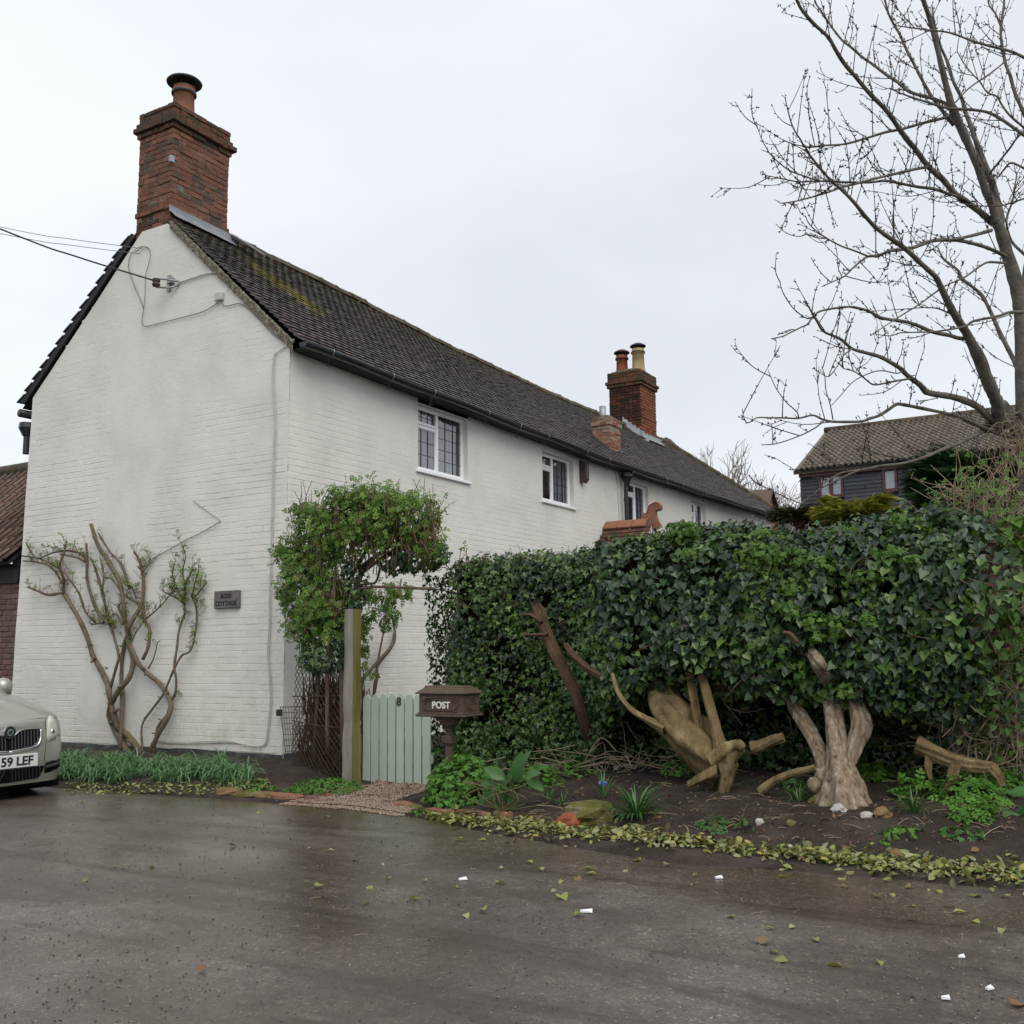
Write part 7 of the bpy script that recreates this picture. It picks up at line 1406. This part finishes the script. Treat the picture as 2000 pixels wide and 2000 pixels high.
for px, py, r_, sq, m_, lb in ((1152, 1601, .21, (.8, 1.2, .55), 'mossstone', 'large mossy flat stone at the edge of the bank'), (1112, 1610, .095, (.9, 1.1, .8), 'terrad', 'broken red brick lump in the drift of leaves'), (1637, 1584, .055, (1, 1, .8), 'stone', 'white flint below the gnarled trunk'), (1692, 1597, .05, (1, 1, .7), 'stone', 'smaller white flint right of the first flint'), (1722, 1593, .065, (1, 1, .8), 'stoneb', 'rusty brown stone right of the two flints'), (1592, 1568, .06, (1, 1, .6), 'mossstone', 'little mossy stone left of the flints'), (1483, 1608, .03, (1, 1, 1), 'stone', 'round pale pebble on the bare bank'), (1545, 1612, .04, (1, 1, .8), 'mossstone', 'greenish pebble on the bare bank'), (1540, 1657, .03, (1, 1, .8), 'stone', 'grey pebble in the drift of leaves'), (1752, 1672, .05, (1, 1, .7), 'stoneb', 'brown pebble in the drift of leaves at the right'), (1205, 1503, .04, (1, .8, 1), 'stone', 'white pebble among the roots left of the flared trunk'), (1675, 1571, .02, (1, 1, 1), 'stone', 'tiny white pebble beside the gnarled roots'), (1888, 1580, .05, (1, 1, .5), 'stoneb', 'flat tan stone under the ferny patch')): c = base(px, py); rock('stone', c+(0, 0, r_*.2), r_, M[m_], lb, 'stone', int(px) % 17, sq)
for k, (px, py, l, m_) in enumerate(((443, 1552, .26, 'stoneb'), (470, 1556, .2, 'mossstone'), (500, 1557, .2, 'stoneb'), (523, 1557, .2, 'stoneb'), (548, 1561, .22, 'terrad'), (575, 1561, .18, 'terrad'), (604, 1563, .16, 'terrad'), (632, 1557, .12, 'terrad'), (655, 1551, .14, 'terrad'), (676, 1547, .14, 'stoneb'), (783, 1576, .20, 'terrad'), (806, 1580, .14, 'mossstone'), (845, 1588, .16, 'terrad'), (868, 1590, .14, 'terrad'), (905, 1592, .16, 'terrad'), (935, 1594, .15, 'terrad'), (980, 1596, .14, 'terrad'))):
    c = base(px, py); rock('edging_brick', c+(.03, 0, .01), l*.55, M['brick' if m_ == 'terrad' else m_], ('worn red brick' if m_ == 'terrad' else 'worn brown stone')+' number %d' % k if False else ['tan stone edging the bed left of all the bricks', 'greenish stone second along the bed edging', 'brown stone third along the bed edging', 'brown stone touching the red edging bricks', 'largest red brick edging the bed left of the gate', 'red brick right of the largest edging brick', 'red brick lump at the corner of the gravel', 'small red brick piece along the left edge of the gravel', 'red brick piece leading to the gate post', 'tan stone against the foot of the gate post', 'slanting red brick at the right edge of the gravel', 'mossy stone between gravel and leafy mound', 'red brick under the left of the leafy mound', 'second red brick under the leafy mound', 'third red brick under the leafy mound', 'red brick under the right of the leafy mound', 'last red brick below the broad leaved plant'][k], 'edging', k, (.55, 1.25, .42), 'bricks and stones edging the beds')
for px, py, l, lb in ((904, 1718, .055, 'small white scrap on the lane below the leafy mound'), (1146, 1781, .07, 'longest white scrap lying in the middle of the lane'), (1404, 1715, .05, 'white scrap on the lane below the flared trunk'), (1933, 1932, .035, 'white scrap upper of two near the lower right corner'), (1847, 1951, .035, 'white scrap nearest the bottom edge'), (1878, 1870, .03, 'bent white scrap above the two lower right ones')):
    c = P(px, py, z=.006); b = MB(); a = random.uniform(-.4, .5); d = np.array([RT[0], RT[1], 0])*math.cos(a)+np.array([FW[0], FW[1], 0])*math.sin(a); d = unit(d); s_ = np.array([-d[1], d[0], 0]); w_ = l*.24
    b.hexa([c-d*l/2-s_*w_, c+d*l/2-s_*w_, c+d*l*.42+s_*w_, c-d*l*.5+s_*w_, c-d*l/2-s_*w_+(0, 0, .012), c+d*l/2-s_*w_+(0, 0, .006), c+d*l*.42+s_*w_+(0, 0, .016), c-d*l*.5+s_*w_+(0, 0, .008)]); obj('paper_scrap', b, M['litter'], label=lb, cat='litter')
# single leaves on the wet lane: each its own thing
fl_m = []
for tpl in ('oval', 'oval2', 'heart'):
    for mm in ('fallen', 'fallen', 'fallenb'):
        v, f = TPL[tpl]; v = v.copy(); v[:, 2] += .25*v[:, 0]**2+rng.normal(0, .05, len(v)); bb = MB(); bb.add(v, f, random.random()); bb.tube([(0, 0, 0), (.03, -.3, .05), (.02, -.55, .0)], .02, 4, rnd=.3); fl_m.append(bb.mesh('fallen_leaf', M[mm]))
spots = [(985, 1695), (1060, 1700), (1100, 1720), (1125, 1715), (1165, 1707), (1040, 1685), (972, 1725), (828, 1718), (890, 1732), (942, 1775), (1095, 1750), (1087, 1738), (1120, 1788), (813, 1755), (906, 1785), (1010, 1570+70), (985, 1645), (950, 1640), (1105, 1655), (1225, 1698), (1300, 1690), (1360, 1707), (1358, 1725), (1250, 1680), (1140, 1697), (1437, 1791), (1495, 1812), (1552, 1808), (1590, 1832), (1486, 1842), (1520, 1860), (1540, 1877), (1645, 1885), (1714, 1875), (1788, 1797), (1860, 1782), (1900, 1797), (1962, 1813), (1970, 1752), (1785, 1770), (1712, 1748), (1660, 1710), (1525, 1712), (1640, 1730), (1850, 1770), (1975, 1960), (1780, 1732), (1650, 1714), (1530, 1702), (1470, 1700), (1740, 1745), (1828, 1738), (1900, 1750), (720, 1757+5), (230, 1576), (155, 1566), (390, 1900), (170, 1720), (230, 1690), (290, 1694), (640, 1660), (610, 1655), (700, 1665), (693, 1680), (775, 1650), (770, 1672), (720, 1730), (615, 1732), (745, 1685), (560, 1600), (450, 1610), (505, 1585), (640, 1595), (775, 1605), (700, 1595), (905, 1640), (450, 1650), (760, 1715)]
for k, (px, py) in enumerate(spots):
    c = P(px, py, z=.012); s_ = random.uniform(.045, .085)*(.8 if px < 900 else 1); br_ = (px, py) in ((700, 1595), (390, 1900), (450, 1650), (1975, 1960)); pool = [i for i in range(9) if (i % 3 == 2) == br_]; a = random.random()*6.28
    link('fallen_leaf', fl_m[random.choice(pool)], c, None, (random.gauss(0, .25), random.gauss(0, .25), a), (s_, s_, s_), label='brown curled dead leaf lying alone on the lane' if br_ else 'yellow green leaf lying singly on the wet lane', cat='fallen leaf', group='brown leaves fallen on the lane' if br_ else 'yellow leaves fallen on the lane')
b = MB()
for _ in range(190):
    px, py = random.uniform(150, 2000), random.uniform(1560, 1780)+150*random.random()**4; c = P(px, py, z=.008)
    if c[0] > xe(c[1])-.05: continue
    a = random.gauss(0, .9); l = random.uniform(.015, .10); d = unit(np.array([RT[0], RT[1], 0])*math.cos(a)+np.array([FW[0], FW[1], 0])*math.sin(a))*l; b.tube([c, c+d*.5+(0, 0, .004), c+d], random.uniform(.0007, .0016), 4)
obj('straw_bits', b, M['dry'], kind='stuff', label='bits of straw and stalk scattered over the lane', cat='straw')
b = MB(); N = 3200; px = rng.uniform(0, 2000, N); py = 1560+440*rng.random(N)**1.3; pos = np.array([P(a, c, z=.004) for a, c in zip(px, py)]); k = pos[:, 0] < xe(pos[:, 1])-.03; pos = pos[k]; s_ = .003+.006*rng.random(len(pos))**2; Rr = np.linalg.qr(rng.normal(0, 1, (len(pos), 3, 3)))[0]*s_[:, None, None]; b.inst(oc, of, Rr, pos); obj('road_grit', b, mat('road_grit_stone', [(.03, .027, .025), (.10, .09, .08), (.3, .28, .26)], .9, .2, 40), kind='stuff', label='loose grit scattered over the lane', cat='grit')
# ------------------------------------------------------------------ the bare tree at the right
tree = empty('bare_tree', P(2005, 1010, d=9.4)*(1, 1, 0)+(0, 0, .4), 'large leafless tree with long bare branches reaching over the lane at the right', 'tree')
def zc(ox, oy, l, s=6.44): return [(ox+a/s, oy+b/s) for a, b in l]
TD = 9.4; twigs = MB(); LIMB = []
def limb(pts, r0, r1, d0=0., d1=0., nm='branch', tw=1., m=None):
    n = len(pts); p = np.array([P(a, b, d=TD+lerp(d0, d1, i/(n-1))) for i, (a, b) in enumerate(pts)]); c = cr(p, 4); L = len(c)
    rr = np.interp(np.linspace(0, 1, L), np.linspace(0, 1, len(r0)), r0) if isinstance(r0, (list, tuple)) else np.linspace(r0, r1, L)**1.0
    rr = rr*TD/FPX*.5*(1+.05*rng.normal(0, 1, L)); b = MB(); b.tube(c, rr, 10 if rr[0] > .02 else 7); obj(nm, b, m or M['barktree'], tree, smooth=True); LIMB.append((c, rr, tw)); return c
limb([(2012, 1040), (2008, 960), (2004, 880), (1999, 760), (1996, 640), (1990, 585), (1978, 530), (1967, 495), (1956, 456), (1947, 433)], [46, 36, 32, 30, 27, 25, 24, 23, 22, 20], 0, 0, -.1, 'trunk', .2)
limb([(1945, 436), (1939, 402), (1925, 371), (1910, 324), (1886, 270), (1865, 225), (1858, 205), (1847, 163), (1837, 121), (1824, 67), (1814, 31), (1803, -2), (1794, -40)], [17, 16, 15, 15, 15, 16, 14, 11, 10, 9, 9, 8, 7], 0, -.1, -.5, 'branch', .7)
limb([(1955, 440), (1950, 402), (1935, 350), (1918, 309), (1905, 272), (1897, 248), (1885, 217), (1878, 191), (1863, 160), (1850, 120), (1838, 92), (1826, 50), (1820, 10)], [14, 14, 13, 12, 9, 9, 8, 7, 6, 6, 5, 4, 3], 0, 0, .5, 'branch', .9)
limb([(1945, 438), (1928, 426), (1914, 414), (1886, 393), (1863, 376), (1840, 349), (1812, 324), (1787, 290), (1774, 276), (1754, 248), (1736, 222), (1715, 199), (1698, 182), (1672, 151), (1649, 124), (1633, 99), (1618, 73), (1590, 47), (1568, 22), (1556, 0), (1545, -25)], [14, 13, 12, 12, 11, 11, 10, 9.5, 9, 9, 8, 7.5, 7.5, 7, 7, 6.5, 6, 6, 5.5, 5, 5], 0, 0, -1.2, 'branch', 1)
limb([(1860, 208), (1824, 193), (1778, 180), (1754, 161), (1731, 146), (1705, 126), (1686, 113), (1663, 93), (1644, 78), (1621, 48), (1605, 23), (1593, 6), (1590, -10)], 7, 3.2, -.3, .6)
limb([(2003, 266), (1948, 228), (1914, 216), (1860, 212), (1849, 211), (1809, 199), (1767, 185), (1737, 172)], 6.5, 2.5, -1, -.6)
limb([(1862, 245), (1837, 212), (1816, 183), (1799, 152), (1784, 123), (1770, 96), (1759, 70), (1747, 50), (1736, 28), (1728, 0), (1724, -20)], 7, 4, -.2, .3)
limb([(1858, 227), (1801, 241), (1762, 252), (1731, 258), (1695, 269), (1652, 281), (1613, 284), (1574, 287), (1565, 275), (1548, 247), (1537, 208), (1534, 193)], [6, 5.5, 5, 5, 4.5, 4, 3.5, 3.5, 3, 2.5, 2, 1.6], 0, -.2, -1.0)
limb([(1960, 830), (1951, 808), (1948, 788), (1937, 762), (1925, 734), (1914, 703), (1899, 673), (1885, 646), (1869, 622), (1855, 597), (1840, 566), (1829, 543), (1818, 532), (1793, 509), (1765, 483), (1728, 458), (1705, 439), (1683, 414), (1667, 394), (1641, 368), (1624, 354), (1602, 329), (1582, 303), (1573, 287)], [32, 28, 25, 24, 24, 23, 19, 16, 14, 13, 11.5, 10, 9, 9, 8.5, 7.5, 7, 6.5, 6, 5, 4.5, 4, 3.5, 3], 0, -.1, -1.6)
limb([(1888, 662), (1870, 660), (1855, 655), (1824, 649), (1793, 636), (1767, 628), (1743, 625), (1716, 619), (1698, 608), (1667, 600), (1649, 600), (1625, 603), (1602, 608), (1590, 616), (1577, 633), (1565, 639), (1543, 650), (1528, 657), (1506, 662)], [8, 7.5, 7.5, 7, 6.5, 6, 6, 5.5, 5, 4.5, 4, 3.8, 3.6, 3.4, 3, 2.6, 2.4, 2, 1.8], 0, -.5, -1.3, tw=.6)
limb([(1590, 616), (1583, 621), (1574, 621), (1551, 604), (1534, 580), (1526, 563), (1524, 552)], 2.5, 1.4, -1.2, -1.4, tw=.4)
limb([(1945, 822), (1928, 813), (1910, 795), (1883, 782), (1855, 774), (1827, 770), (1809, 765), (1796, 751), (1775, 736), (1759, 720), (1740, 708), (1719, 697), (1691, 689), (1664, 681), (1647, 666), (1633, 658), (1608, 647), (1596, 628), (1588, 615), (1579, 599), (1570, 588)], [16, 14, 13, 13, 12, 12, 12, 10, 8.5, 8, 7.5, 7, 6, 5.5, 5.5, 5, 4, 3.5, 3, 2.5, 2], 0, -.1, -1.5, tw=.9)
limb([(1985, 862), (1973, 854), (1944, 845), (1918, 834), (1892, 822), (1870, 813), (1832, 804), (1793, 796), (1762, 790), (1750, 790), (1734, 801), (1716, 812), (1700, 817), (1683, 823), (1652, 824), (1621, 823), (1604, 818), (1587, 811), (1559, 817), (1528, 816), (1504, 816), (1478, 816), (1461, 826), (1453, 816), (1450, 799)], [12, 9, 8, 8, 7, 7, 6.5, 6.5, 6.5, 6.5, 6, 5.5, 5.5, 5, 5, 4.5, 4, 3.5, 3.2, 3, 2.6, 2.4, 2, 1.8, 1.4], 0, 0, -1.5, tw=.55)
limb([(1610, 821), (1593, 835), (1562, 851), (1518, 866), (1487, 869)], 3, 1.6, -1.2, -1.5, tw=.5)
limb([(1985, 858), (1970, 849), (1931, 841), (1909, 848), (1873, 866), (1841, 878), (1808, 892), (1776, 902), (1750, 907), (1720, 910), (1692, 916), (1649, 922), (1624, 934), (1599, 950)], [11, 9, 8.5, 8, 7.5, 7, 6, 5.5, 5, 4.5, 4, 3, 2.4, 1.6], 0, .1, -1.2, tw=.6)
limb([(1680, 917), (1640, 935), (1605, 953), (1587, 966), (1556, 990)], 3, 1.4, -1, -1.2, tw=.5)
limb([(1998, 740), (1987, 719), (1976, 695), (1964, 672), (1952, 649), (1942, 625), (1930, 599), (1917, 576), (1899, 560), (1880, 545), (1871, 528), (1855, 515), (1841, 503), (1832, 484)], [10, 9.5, 9, 9, 9, 8, 7.5, 7.5, 7, 7, 5, 4.5, 4, 3], 0, .2, .9)
limb([(1964, 500), (1941, 489), (1917, 480), (1886, 472), (1861, 469), (1824, 470), (1799, 478), (1775, 486), (1739, 490), (1716, 499), (1695, 501), (1683, 509), (1667, 522), (1650, 539), (1629, 549), (1605, 560)], [8, 7.5, 7, 7, 7, 7, 6.5, 6, 5.5, 5, 4.5, 3.6, 3, 2.6, 2, 1.6], 0, -.2, -1.6)
limb([(1936, 450), (1915, 456), (1899, 460), (1865, 468)], 7, 6, -.1, -.6, tw=.5)
limb([(1697, 501), (1667, 489), (1644, 481), (1616, 466), (1593, 450), (1579, 435), (1573, 421)], 3.5, 1.5, -1.3, -1.4, tw=.6)
limb([(1613, 466), (1594, 464), (1577, 458), (1559, 462), (1534, 454), (1515, 437)], 2.2, 1.2, -1.4, -1.5, tw=.4)
limb([(1893, 396), (1879, 387), (1855, 379), (1824, 369), (1793, 365), (1762, 359), (1731, 353), (1700, 356), (1660, 356), (1621, 354), (1590, 354), (1559, 355), (1528, 349), (1497, 343)], [6.5, 6, 6, 6, 5.5, 5.5, 5, 4.5, 4, 3.6, 3.2, 2.6, 2.2, 1.6], 0, -.2, -.9)
limb([(1602, 354), (1574, 345), (1546, 335), (1528, 323), (1507, 304), (1497, 289), (1487, 270), (1478, 245)], 3, 1.3, -.8, -1)
limb([(1814, 326), (1785, 331), (1747, 340), (1700, 351), (1675, 358), (1644, 366), (1613, 377), (1582, 386), (1559, 392), (1542, 395), (1525, 397)], [6, 5.5, 5, 4.5, 4.2, 4, 3.5, 3, 2.6, 2.2, 1.8], 0, -.5, -1.5)
limb([(2003, 228), (1983, 183), (1973, 147), (1964, 124), (1955, 70), (1958, 31), (1961, 9), (1962, -20)], 8, 4, .3, .6); limb([(1958, 60), (1945, 28), (1932, 10), (1928, -15)], 4.5, 2.5, .5, .8)
limb([(2003, 114), (1976, 101), (1941, 92), (1902, 81), (1855, 64), (1816, 59), (1778, 54), (1750, 50)], 5.5, 2, -1, -.6); limb([(2003, 252), (1972, 225), (1955, 202), (1948, 189), (1928, 180), (1914, 160), (1899, 144), (1882, 123), (1869, 99)], 5, 2, .8, 1.1)
limb([(1866, 200), (1894, 171), (1933, 144), (1964, 120)], 3, 3, .2, .3, tw=.4); limb([(1932, 340), (1948, 320), (1972, 290), (1986, 270), (2004, 255)], 4.5, 3, 0, -.5); limb([(2003, 387), (1972, 397), (1952, 402), (1910, 402), (1874, 396)], 3.5, 1.8, -.9, -.8)
limb([(2000, 610), (1972, 610), (1948, 618), (1902, 627), (1883, 638), (1832, 647), (1793, 649), (1759, 650), (1739, 656), (1712, 653)], [6, 5.5, 5, 4.5, 4, 3, 2.6, 2.2, 1.8, 1.5], 0, -.7, -.9, tw=.5); limb([(1964, 514), (1933, 512), (1917, 518), (1883, 542), (1855, 554), (1834, 566), (1796, 594), (1762, 615), (1736, 632), (1700, 655)], [5, 4.5, 4, 3.5, 3, 3, 2.8, 2.5, 2, 1.4], 0, -.3, -1.1, tw=.5)
limb([(1776, 740), (1750, 744), (1727, 749), (1705, 751), (1686, 737), (1667, 725), (1647, 719), (1639, 708)], 4, 1.5, -.8, -.9); limb([(1664, 681), (1647, 695), (1636, 714), (1621, 734), (1611, 734), (1599, 726)], 2.4, 1.2, -1.2, -1.3, tw=.5); limb([(1762, 726), (1750, 729), (1722, 724), (1698, 729), (1667, 745), (1644, 770), (1624, 792)], 2.6, 1.3, -.9, -1, tw=.5)
limb([(1627, 820), (1621, 788), (1613, 762), (1611, 734), (1605, 715)], 2.4, 1.2, -1.3, -1.3, tw=.5); limb([(1560, 816), (1556, 804), (1537, 787), (1518, 762), (1507, 740), (1500, 722)], 2.4, 1.2, -1.4, -1.5, tw=.4); limb([(1870, 618), (1855, 612), (1830, 602), (1797, 598), (1774, 570)], 4, 1.4, -.5, -.7)
limb([(1952, 815), (1938, 822), (1925, 832), (1915, 834)], [18, 16, 12, 8], 0, 0, -.1, 'stump', .2, M['barkbrown']); limb([(1951, 812), (1958, 790), (1966, 800), (1985, 838), (2003, 880)], [20, 18, 20, 24, 28], 0, 0, 0, 'branch', .3)
limb([(1998, 620), (2003, 560), (2012, 480), (2020, 380)], 20, 14, .3, .5, tw=.2); limb([(2003, 330), (1975, 318), (1962, 330), (1950, 345)], 5, 3, .2, .4); limb([(2004, 500), (1975, 470), (1966, 430), (1978, 390), (1986, 340)], [7, 6, 5, 4, 3], 0, .6, 1)
up = UP+np.array([0, 0, .0])
def spur(p, d, l, r=.0042, lev=0):
    c = cr([p, p+d*l*.5+rng.normal(0, .014, 3)*min(1, l*4), p+d*l+np.array([0, 0, l*.10])], 3); twigs.tube(c, np.linspace(r, r*.5, len(c)), 4, cap=False)
    for k in range(2 if lev else 1+int(l*16)):
        t = random.uniform(.3, 1.); q = c[min(int(t*len(c)), len(c)-1)]; e = unit(d+rng.normal(0, .9, 3)); s_ = .007 if random.random() < .8 else .011; qq = q+e*.012
        twigs.tube([q, qq], [.003, s_*.62], 4, cap=False); twigs.tube([qq, qq+e*s_*1.2], [s_*.62, .001], 4, cap=False)
    if l > .16 and lev == 0:
        for k in range(int(l*11*random.random())+1): q = c[random.randrange(2, len(c))]; spur(q, unit(d+rng.normal(0, .55, 3)), random.uniform(.04, .14), r*.75, 1)
for c, rr, tw_ in LIMB:
    L = np.linalg.norm(np.diff(c, axis=0), axis=1); S_ = np.concatenate([[0], np.cumsum(L)]); s = .05
    while s < S_[-1]:
        i = min(np.searchsorted(S_, s), len(c)-1); t = unit(c[i]-c[i-1]); p = c[i]
        if (rr[i] < .055) and random.random() < .55+.45*tw_:
            n = unit(rng.normal(0, 1, 3)); n = unit(n-(n@t)*t); d = unit(n*.75+t*.45+np.array([0, 0, .55])); long_ = random.random() < .38*tw_
            spur(p, d, random.uniform(.14, .52) if long_ else random.uniform(.02, .07), .0046 if long_ else .0036)
        s += random.uniform(.022, .07)/max(tw_, .45)
obj('twigs', twigs, M['twig'], tree, kind='stuff')
b = MB()
for _ in range(46):
    p = P(random.uniform(1950, 2000), random.uniform(800, 900), d=TD-.22); q = p+np.array([rng.normal()*.10, rng.normal()*.22, -random.uniform(.15, .6)]); b.tube(cr([p, lerp(p, q, .35)+rng.normal(0, .09, 3), lerp(p, q, .7)+rng.normal(0, .09, 3), q], 4), [.004, .0025], 4)
obj('dead_vine', b, M['dry'], tree, kind='stuff')

# ------------------------------------------------------------------ scrubby shrub at the right end of the hedge
sh = empty('bare_shrub', P(1945, 1330, x=.0)*(1, 1, 0)+(0, 0, .35), 'straggly half bare shrub of tan stems at the right end of the hedge', 'shrub')
for k, l in enumerate(([(1955, 1420), (1960, 1250), (1970, 1130), (1975, 1080), (1990, 1040)], [(1980, 1430), (1985, 1300), (1978, 1150), (1985, 1060), (1978, 1000)], [(1900, 1250), (1890, 1130), (1895, 1060), (1882, 1000)], [(1930, 1300), (1925, 1180), (1940, 1090), (1960, 1050), (1985, 1030)], [(1995, 1350), (1990, 1180), (1975, 1100)], [(1868, 1150), (1885, 1085), (1925, 1080), (2000, 1090)], [(1905, 1110), (1920, 1000), (1912, 985)], [(1925, 1050), (1935, 1000), (1952, 975), (1950, 960)], [(1895, 1060), (1905, 1010), (1898, 975)], [(1925, 1060), (1925, 1005), (1930, 950)])):
    p = np.array([P(a, c, x=-.15+.12*math.sin(k*2+i)) for i, (a, c) in enumerate(l)]); c = cr(p, 4); b = MB(); b.tube(c, np.linspace(.022 if k < 6 else .009, .006 if k < 6 else .004, len(c)), 7); obj('stem', b, M['dry'] if k % 2 else M['stem'], sh, smooth=True)
b = MB(); lp = []
for _ in range(1300):
    px, py = random.uniform(1845, 2010), random.uniform(960, 1500)
    if py < 1040 and random.random() < .45: continue
    p = P(px, py, x=random.uniform(-.45, .35)); l = random.uniform(.12, .5); d = unit(np.array([rng.normal()*.4-.2, rng.normal()*.7, .6 if py < 1150 else rng.normal()*.7])); q = cr([p, p+d*l*.5+rng.normal(0, .05, 3), p+d*l+rng.normal(0, .05, 3)], 4); b.tube(q, np.linspace(.006, .0025, len(q)), 4, cap=False)
    if random.random() < .35 or (py < 1060 and random.random() < .6): lp += [q[-1], q[-2]]
obj('twigs', b, M['dry'], sh, kind='stuff')
b = MB(); lp = np.array(lp); leaves(b, 'rose', lp, np.tile((-.6, 0, .7), (len(lp), 1)), .05+.03*rng.random(len(lp)), rng.normal(0, 1, (len(lp), 3)), .4, .5)
for a in ((1905, 1040, 24, 16, -.4, .12, 26, .13), (1985, 1040, 22, 34, -.4, .12, 30, .13), (1960, 1180, 34, 30, -.35, .15, 60, .09), (1975, 1250, 30, 60, -.3, .15, 60, .085), (1935, 1330, 40, 50, -.25, .12, 60, .08)): blob(b, 'heart', *a)
obj('leaves', b, M['ivyyoung'], sh, kind='stuff')

# ------------------------------------------------------------------ conifers and the planting beyond
def conifer(name, px, py, x0, blobs, m, label, size, trunk_r=.08, cat='conifer'):
    c = P(px, py, x=x0); t = empty(name, c*(1, 1, 0)+(0, 0, .3), label, cat); b = MB(); br = MB(); top = P(px, blobs[0][1]-blobs[0][3]*.5, x=x0); cc = np.array([c[0], c[1], 0.])
    for bx, by, rx, ry, n in blobs:
        o = P(bx, by, x=x0); s = depth(o)/FPX; d = unit(rng.normal(0, 1, (n, 3))); p = o+d*(rng.random(n)**.45)[:, None]*np.array([rx*s*.9, rx*s/.858, ry*s])
        out = p-np.array([c[0], c[1], 0]); out[:, 2] = 0; out = unit(out+1e-6)*np.array([1, 1, 1])+np.array([0, 0, .12])+.25*rng.normal(0, 1, (n, 3))
        leaves(b, 'frond', p, np.tile((0, 0, 1.), (n, 1)), size*(.6+.7*rng.random(n)), out, .15, .35)
        for k in range(max(4, n//60)): q = p[k]; h = np.array([c[0], c[1], q[2]-.1]); br.tube([h, lerp(h, q, .5), q], [.02, .012, .004], 5, cap=False)
    obj('foliage', b, m, t, kind='stuff'); obj('branches', br, M['barkbrown'], t, kind='stuff'); b = MB(); b.tube([cc, (c[0], c[1], top[2])], [trunk_r, trunk_r*.25], 8); obj('trunk', b, M['barkbrown'], t)
conifer('dark_conifer', 1905, 960, 2.2, [(1870, 905, 60, 16, 500), (1845, 930, 50, 14, 420), (1905, 925, 75, 22, 700), (1965, 920, 45, 30, 420), (1830, 948, 36, 10, 220), (1860, 960, 55, 16, 480), (1920, 965, 70, 26, 700), (1850, 985, 45, 14, 350), (1905, 1000, 60, 24, 500), (1980, 980, 40, 40, 380), (1858, 884, 18, 8, 60)], M['conifer'], 'dark green conifer with flat feathery sprays before the boarded house', .20)
conifer('golden_conifer', 1665, 1010, 3.0, [(1645, 992, 34, 9, 420), (1690, 988, 34, 9, 420), (1716, 974, 18, 5, 110), (1626, 974, 14, 5, 70), (1665, 1003, 62, 10, 700), (1740, 1004, 22, 5, 60), (1612, 1000, 22, 6, 120), (1700, 980, 22, 6, 140), (1638, 982, 18, 6, 120)], M['gold'], 'yellow tipped conifer rising above the hedge in front of the boarded house', .13, .05)
conifer('olive_conifer', 1555, 1010, 6.0, [(1538, 1006, 30, 14, 900), (1580, 1006, 36, 12, 900), (1620, 1014, 50, 12, 900)], M['olive'], 'dull olive conifer hedge at the far end of the cottage', .15, .05)
def bare(name, px, pyb, pyt, x0, label, n=6, wide=.55, m=None, fine=.012):
    base_ = P(px, pyb, x=x0); top = P(px, pyt, x=x0); H = top[2]; t = empty(name, (base_[0], base_[1], 0), label, 'tree'); tr = MB(); br = MB(); p0 = np.array([base_[0], base_[1], 0.]); hs_ = H*.35
    tr.tube([p0, p0+(0, 0, hs_*.5), p0+(0, 0, hs_)], [H*.028, H*.022, H*.018], 8); obj('trunk', tr, M['barktree'], t)
    def rec(p, d, l, r, lev):
        e = p+d*l+rng.normal(0, .04*l, 3); c = cr([p, lerp(p, e, .5)+rng.normal(0, .05*l, 3), e], 3); br.tube(c, np.linspace(r, r*.6, len(c)), 4 if lev > 1 else 6, cap=False)
        if lev >= n: return
        for k in range(random.choice((3, 4)) if lev < 3 else random.choice((2, 3, 4))): dd = unit(d+rng.normal(0, wide, 3)+np.array([0, 0, .22])); rec(c[random.randint(len(c)//2, len(c)-1)], dd, l*random.uniform(.55, .8), max(r*.58, fine), lev+1)
    for k in range(5): rec(p0+(0, 0, hs_*random.uniform(.7, 1)), unit(np.array([rng.normal()*.6, rng.normal()*.6, 1.])), H*.26, H*.012, 1)
    obj('branches', br, m or M['bark'], t, kind='stuff')
bare('distant_tree', 1400, 990, 868, 30, 'pale grey leafless tree behind the cottage roof, left of its two neighbours'); bare('distant_tree', 1450, 990, 885, 34, 'pale grey leafless tree behind the end of the cottage roof'); bare('distant_tree', 1505, 1000, 925, 38, 'smaller leafless tree beside the boarded house'); bare('distant_tree', 1355, 960, 868, 36, 'thin leafless treetop just showing over the ridge')
# a far line of trees closing the horizon, and the hedge on the photographer's side
b = MB(); N = 4000; a = rng.uniform(-.6, 2.6, N); rad = 150+25*rng.random(N); z = 5.5*rng.random(N)*(.5+fbm(a*9, a*0, 1, 4)); leaves(b, 'palm', np.stack([CAM[0]+rad*np.cos(a), CAM[1]+rad*np.sin(a), z], -1), rng.normal(0, 1, (N, 3)), 2.2*(.5+rng.random(N))); obj('far_woods', b, M['olive'], kind='stuff', label='far low line of woods beyond the houses', cat='woods')
# ------------------------------------------------------------------ lettering becomes plain mesh, fitted to its board
bpy.context.view_layer.update()
dg = bpy.context.evaluated_depsgraph_get()
for o in [o for o in S.objects if o.type == 'FONT']:
    me = bpy.data.meshes.new_from_object(o.evaluated_get(dg)); 
    fit = [w for t_, w in FIT if t_ == o]
    n = bpy.data.objects.new('tmp', me); COL.objects.link(n); n.parent = o.parent; n.location = o.location; n.rotation_mode = 'QUATERNION'; n.rotation_quaternion = o.rotation_quaternion; n.scale = o.scale
    if fit: n.scale.x = fit[0]/max(v.co.x for v in me.vertices)
    nm = o.name; bpy.data.objects.remove(o); n.name = nm.split('.')[0]
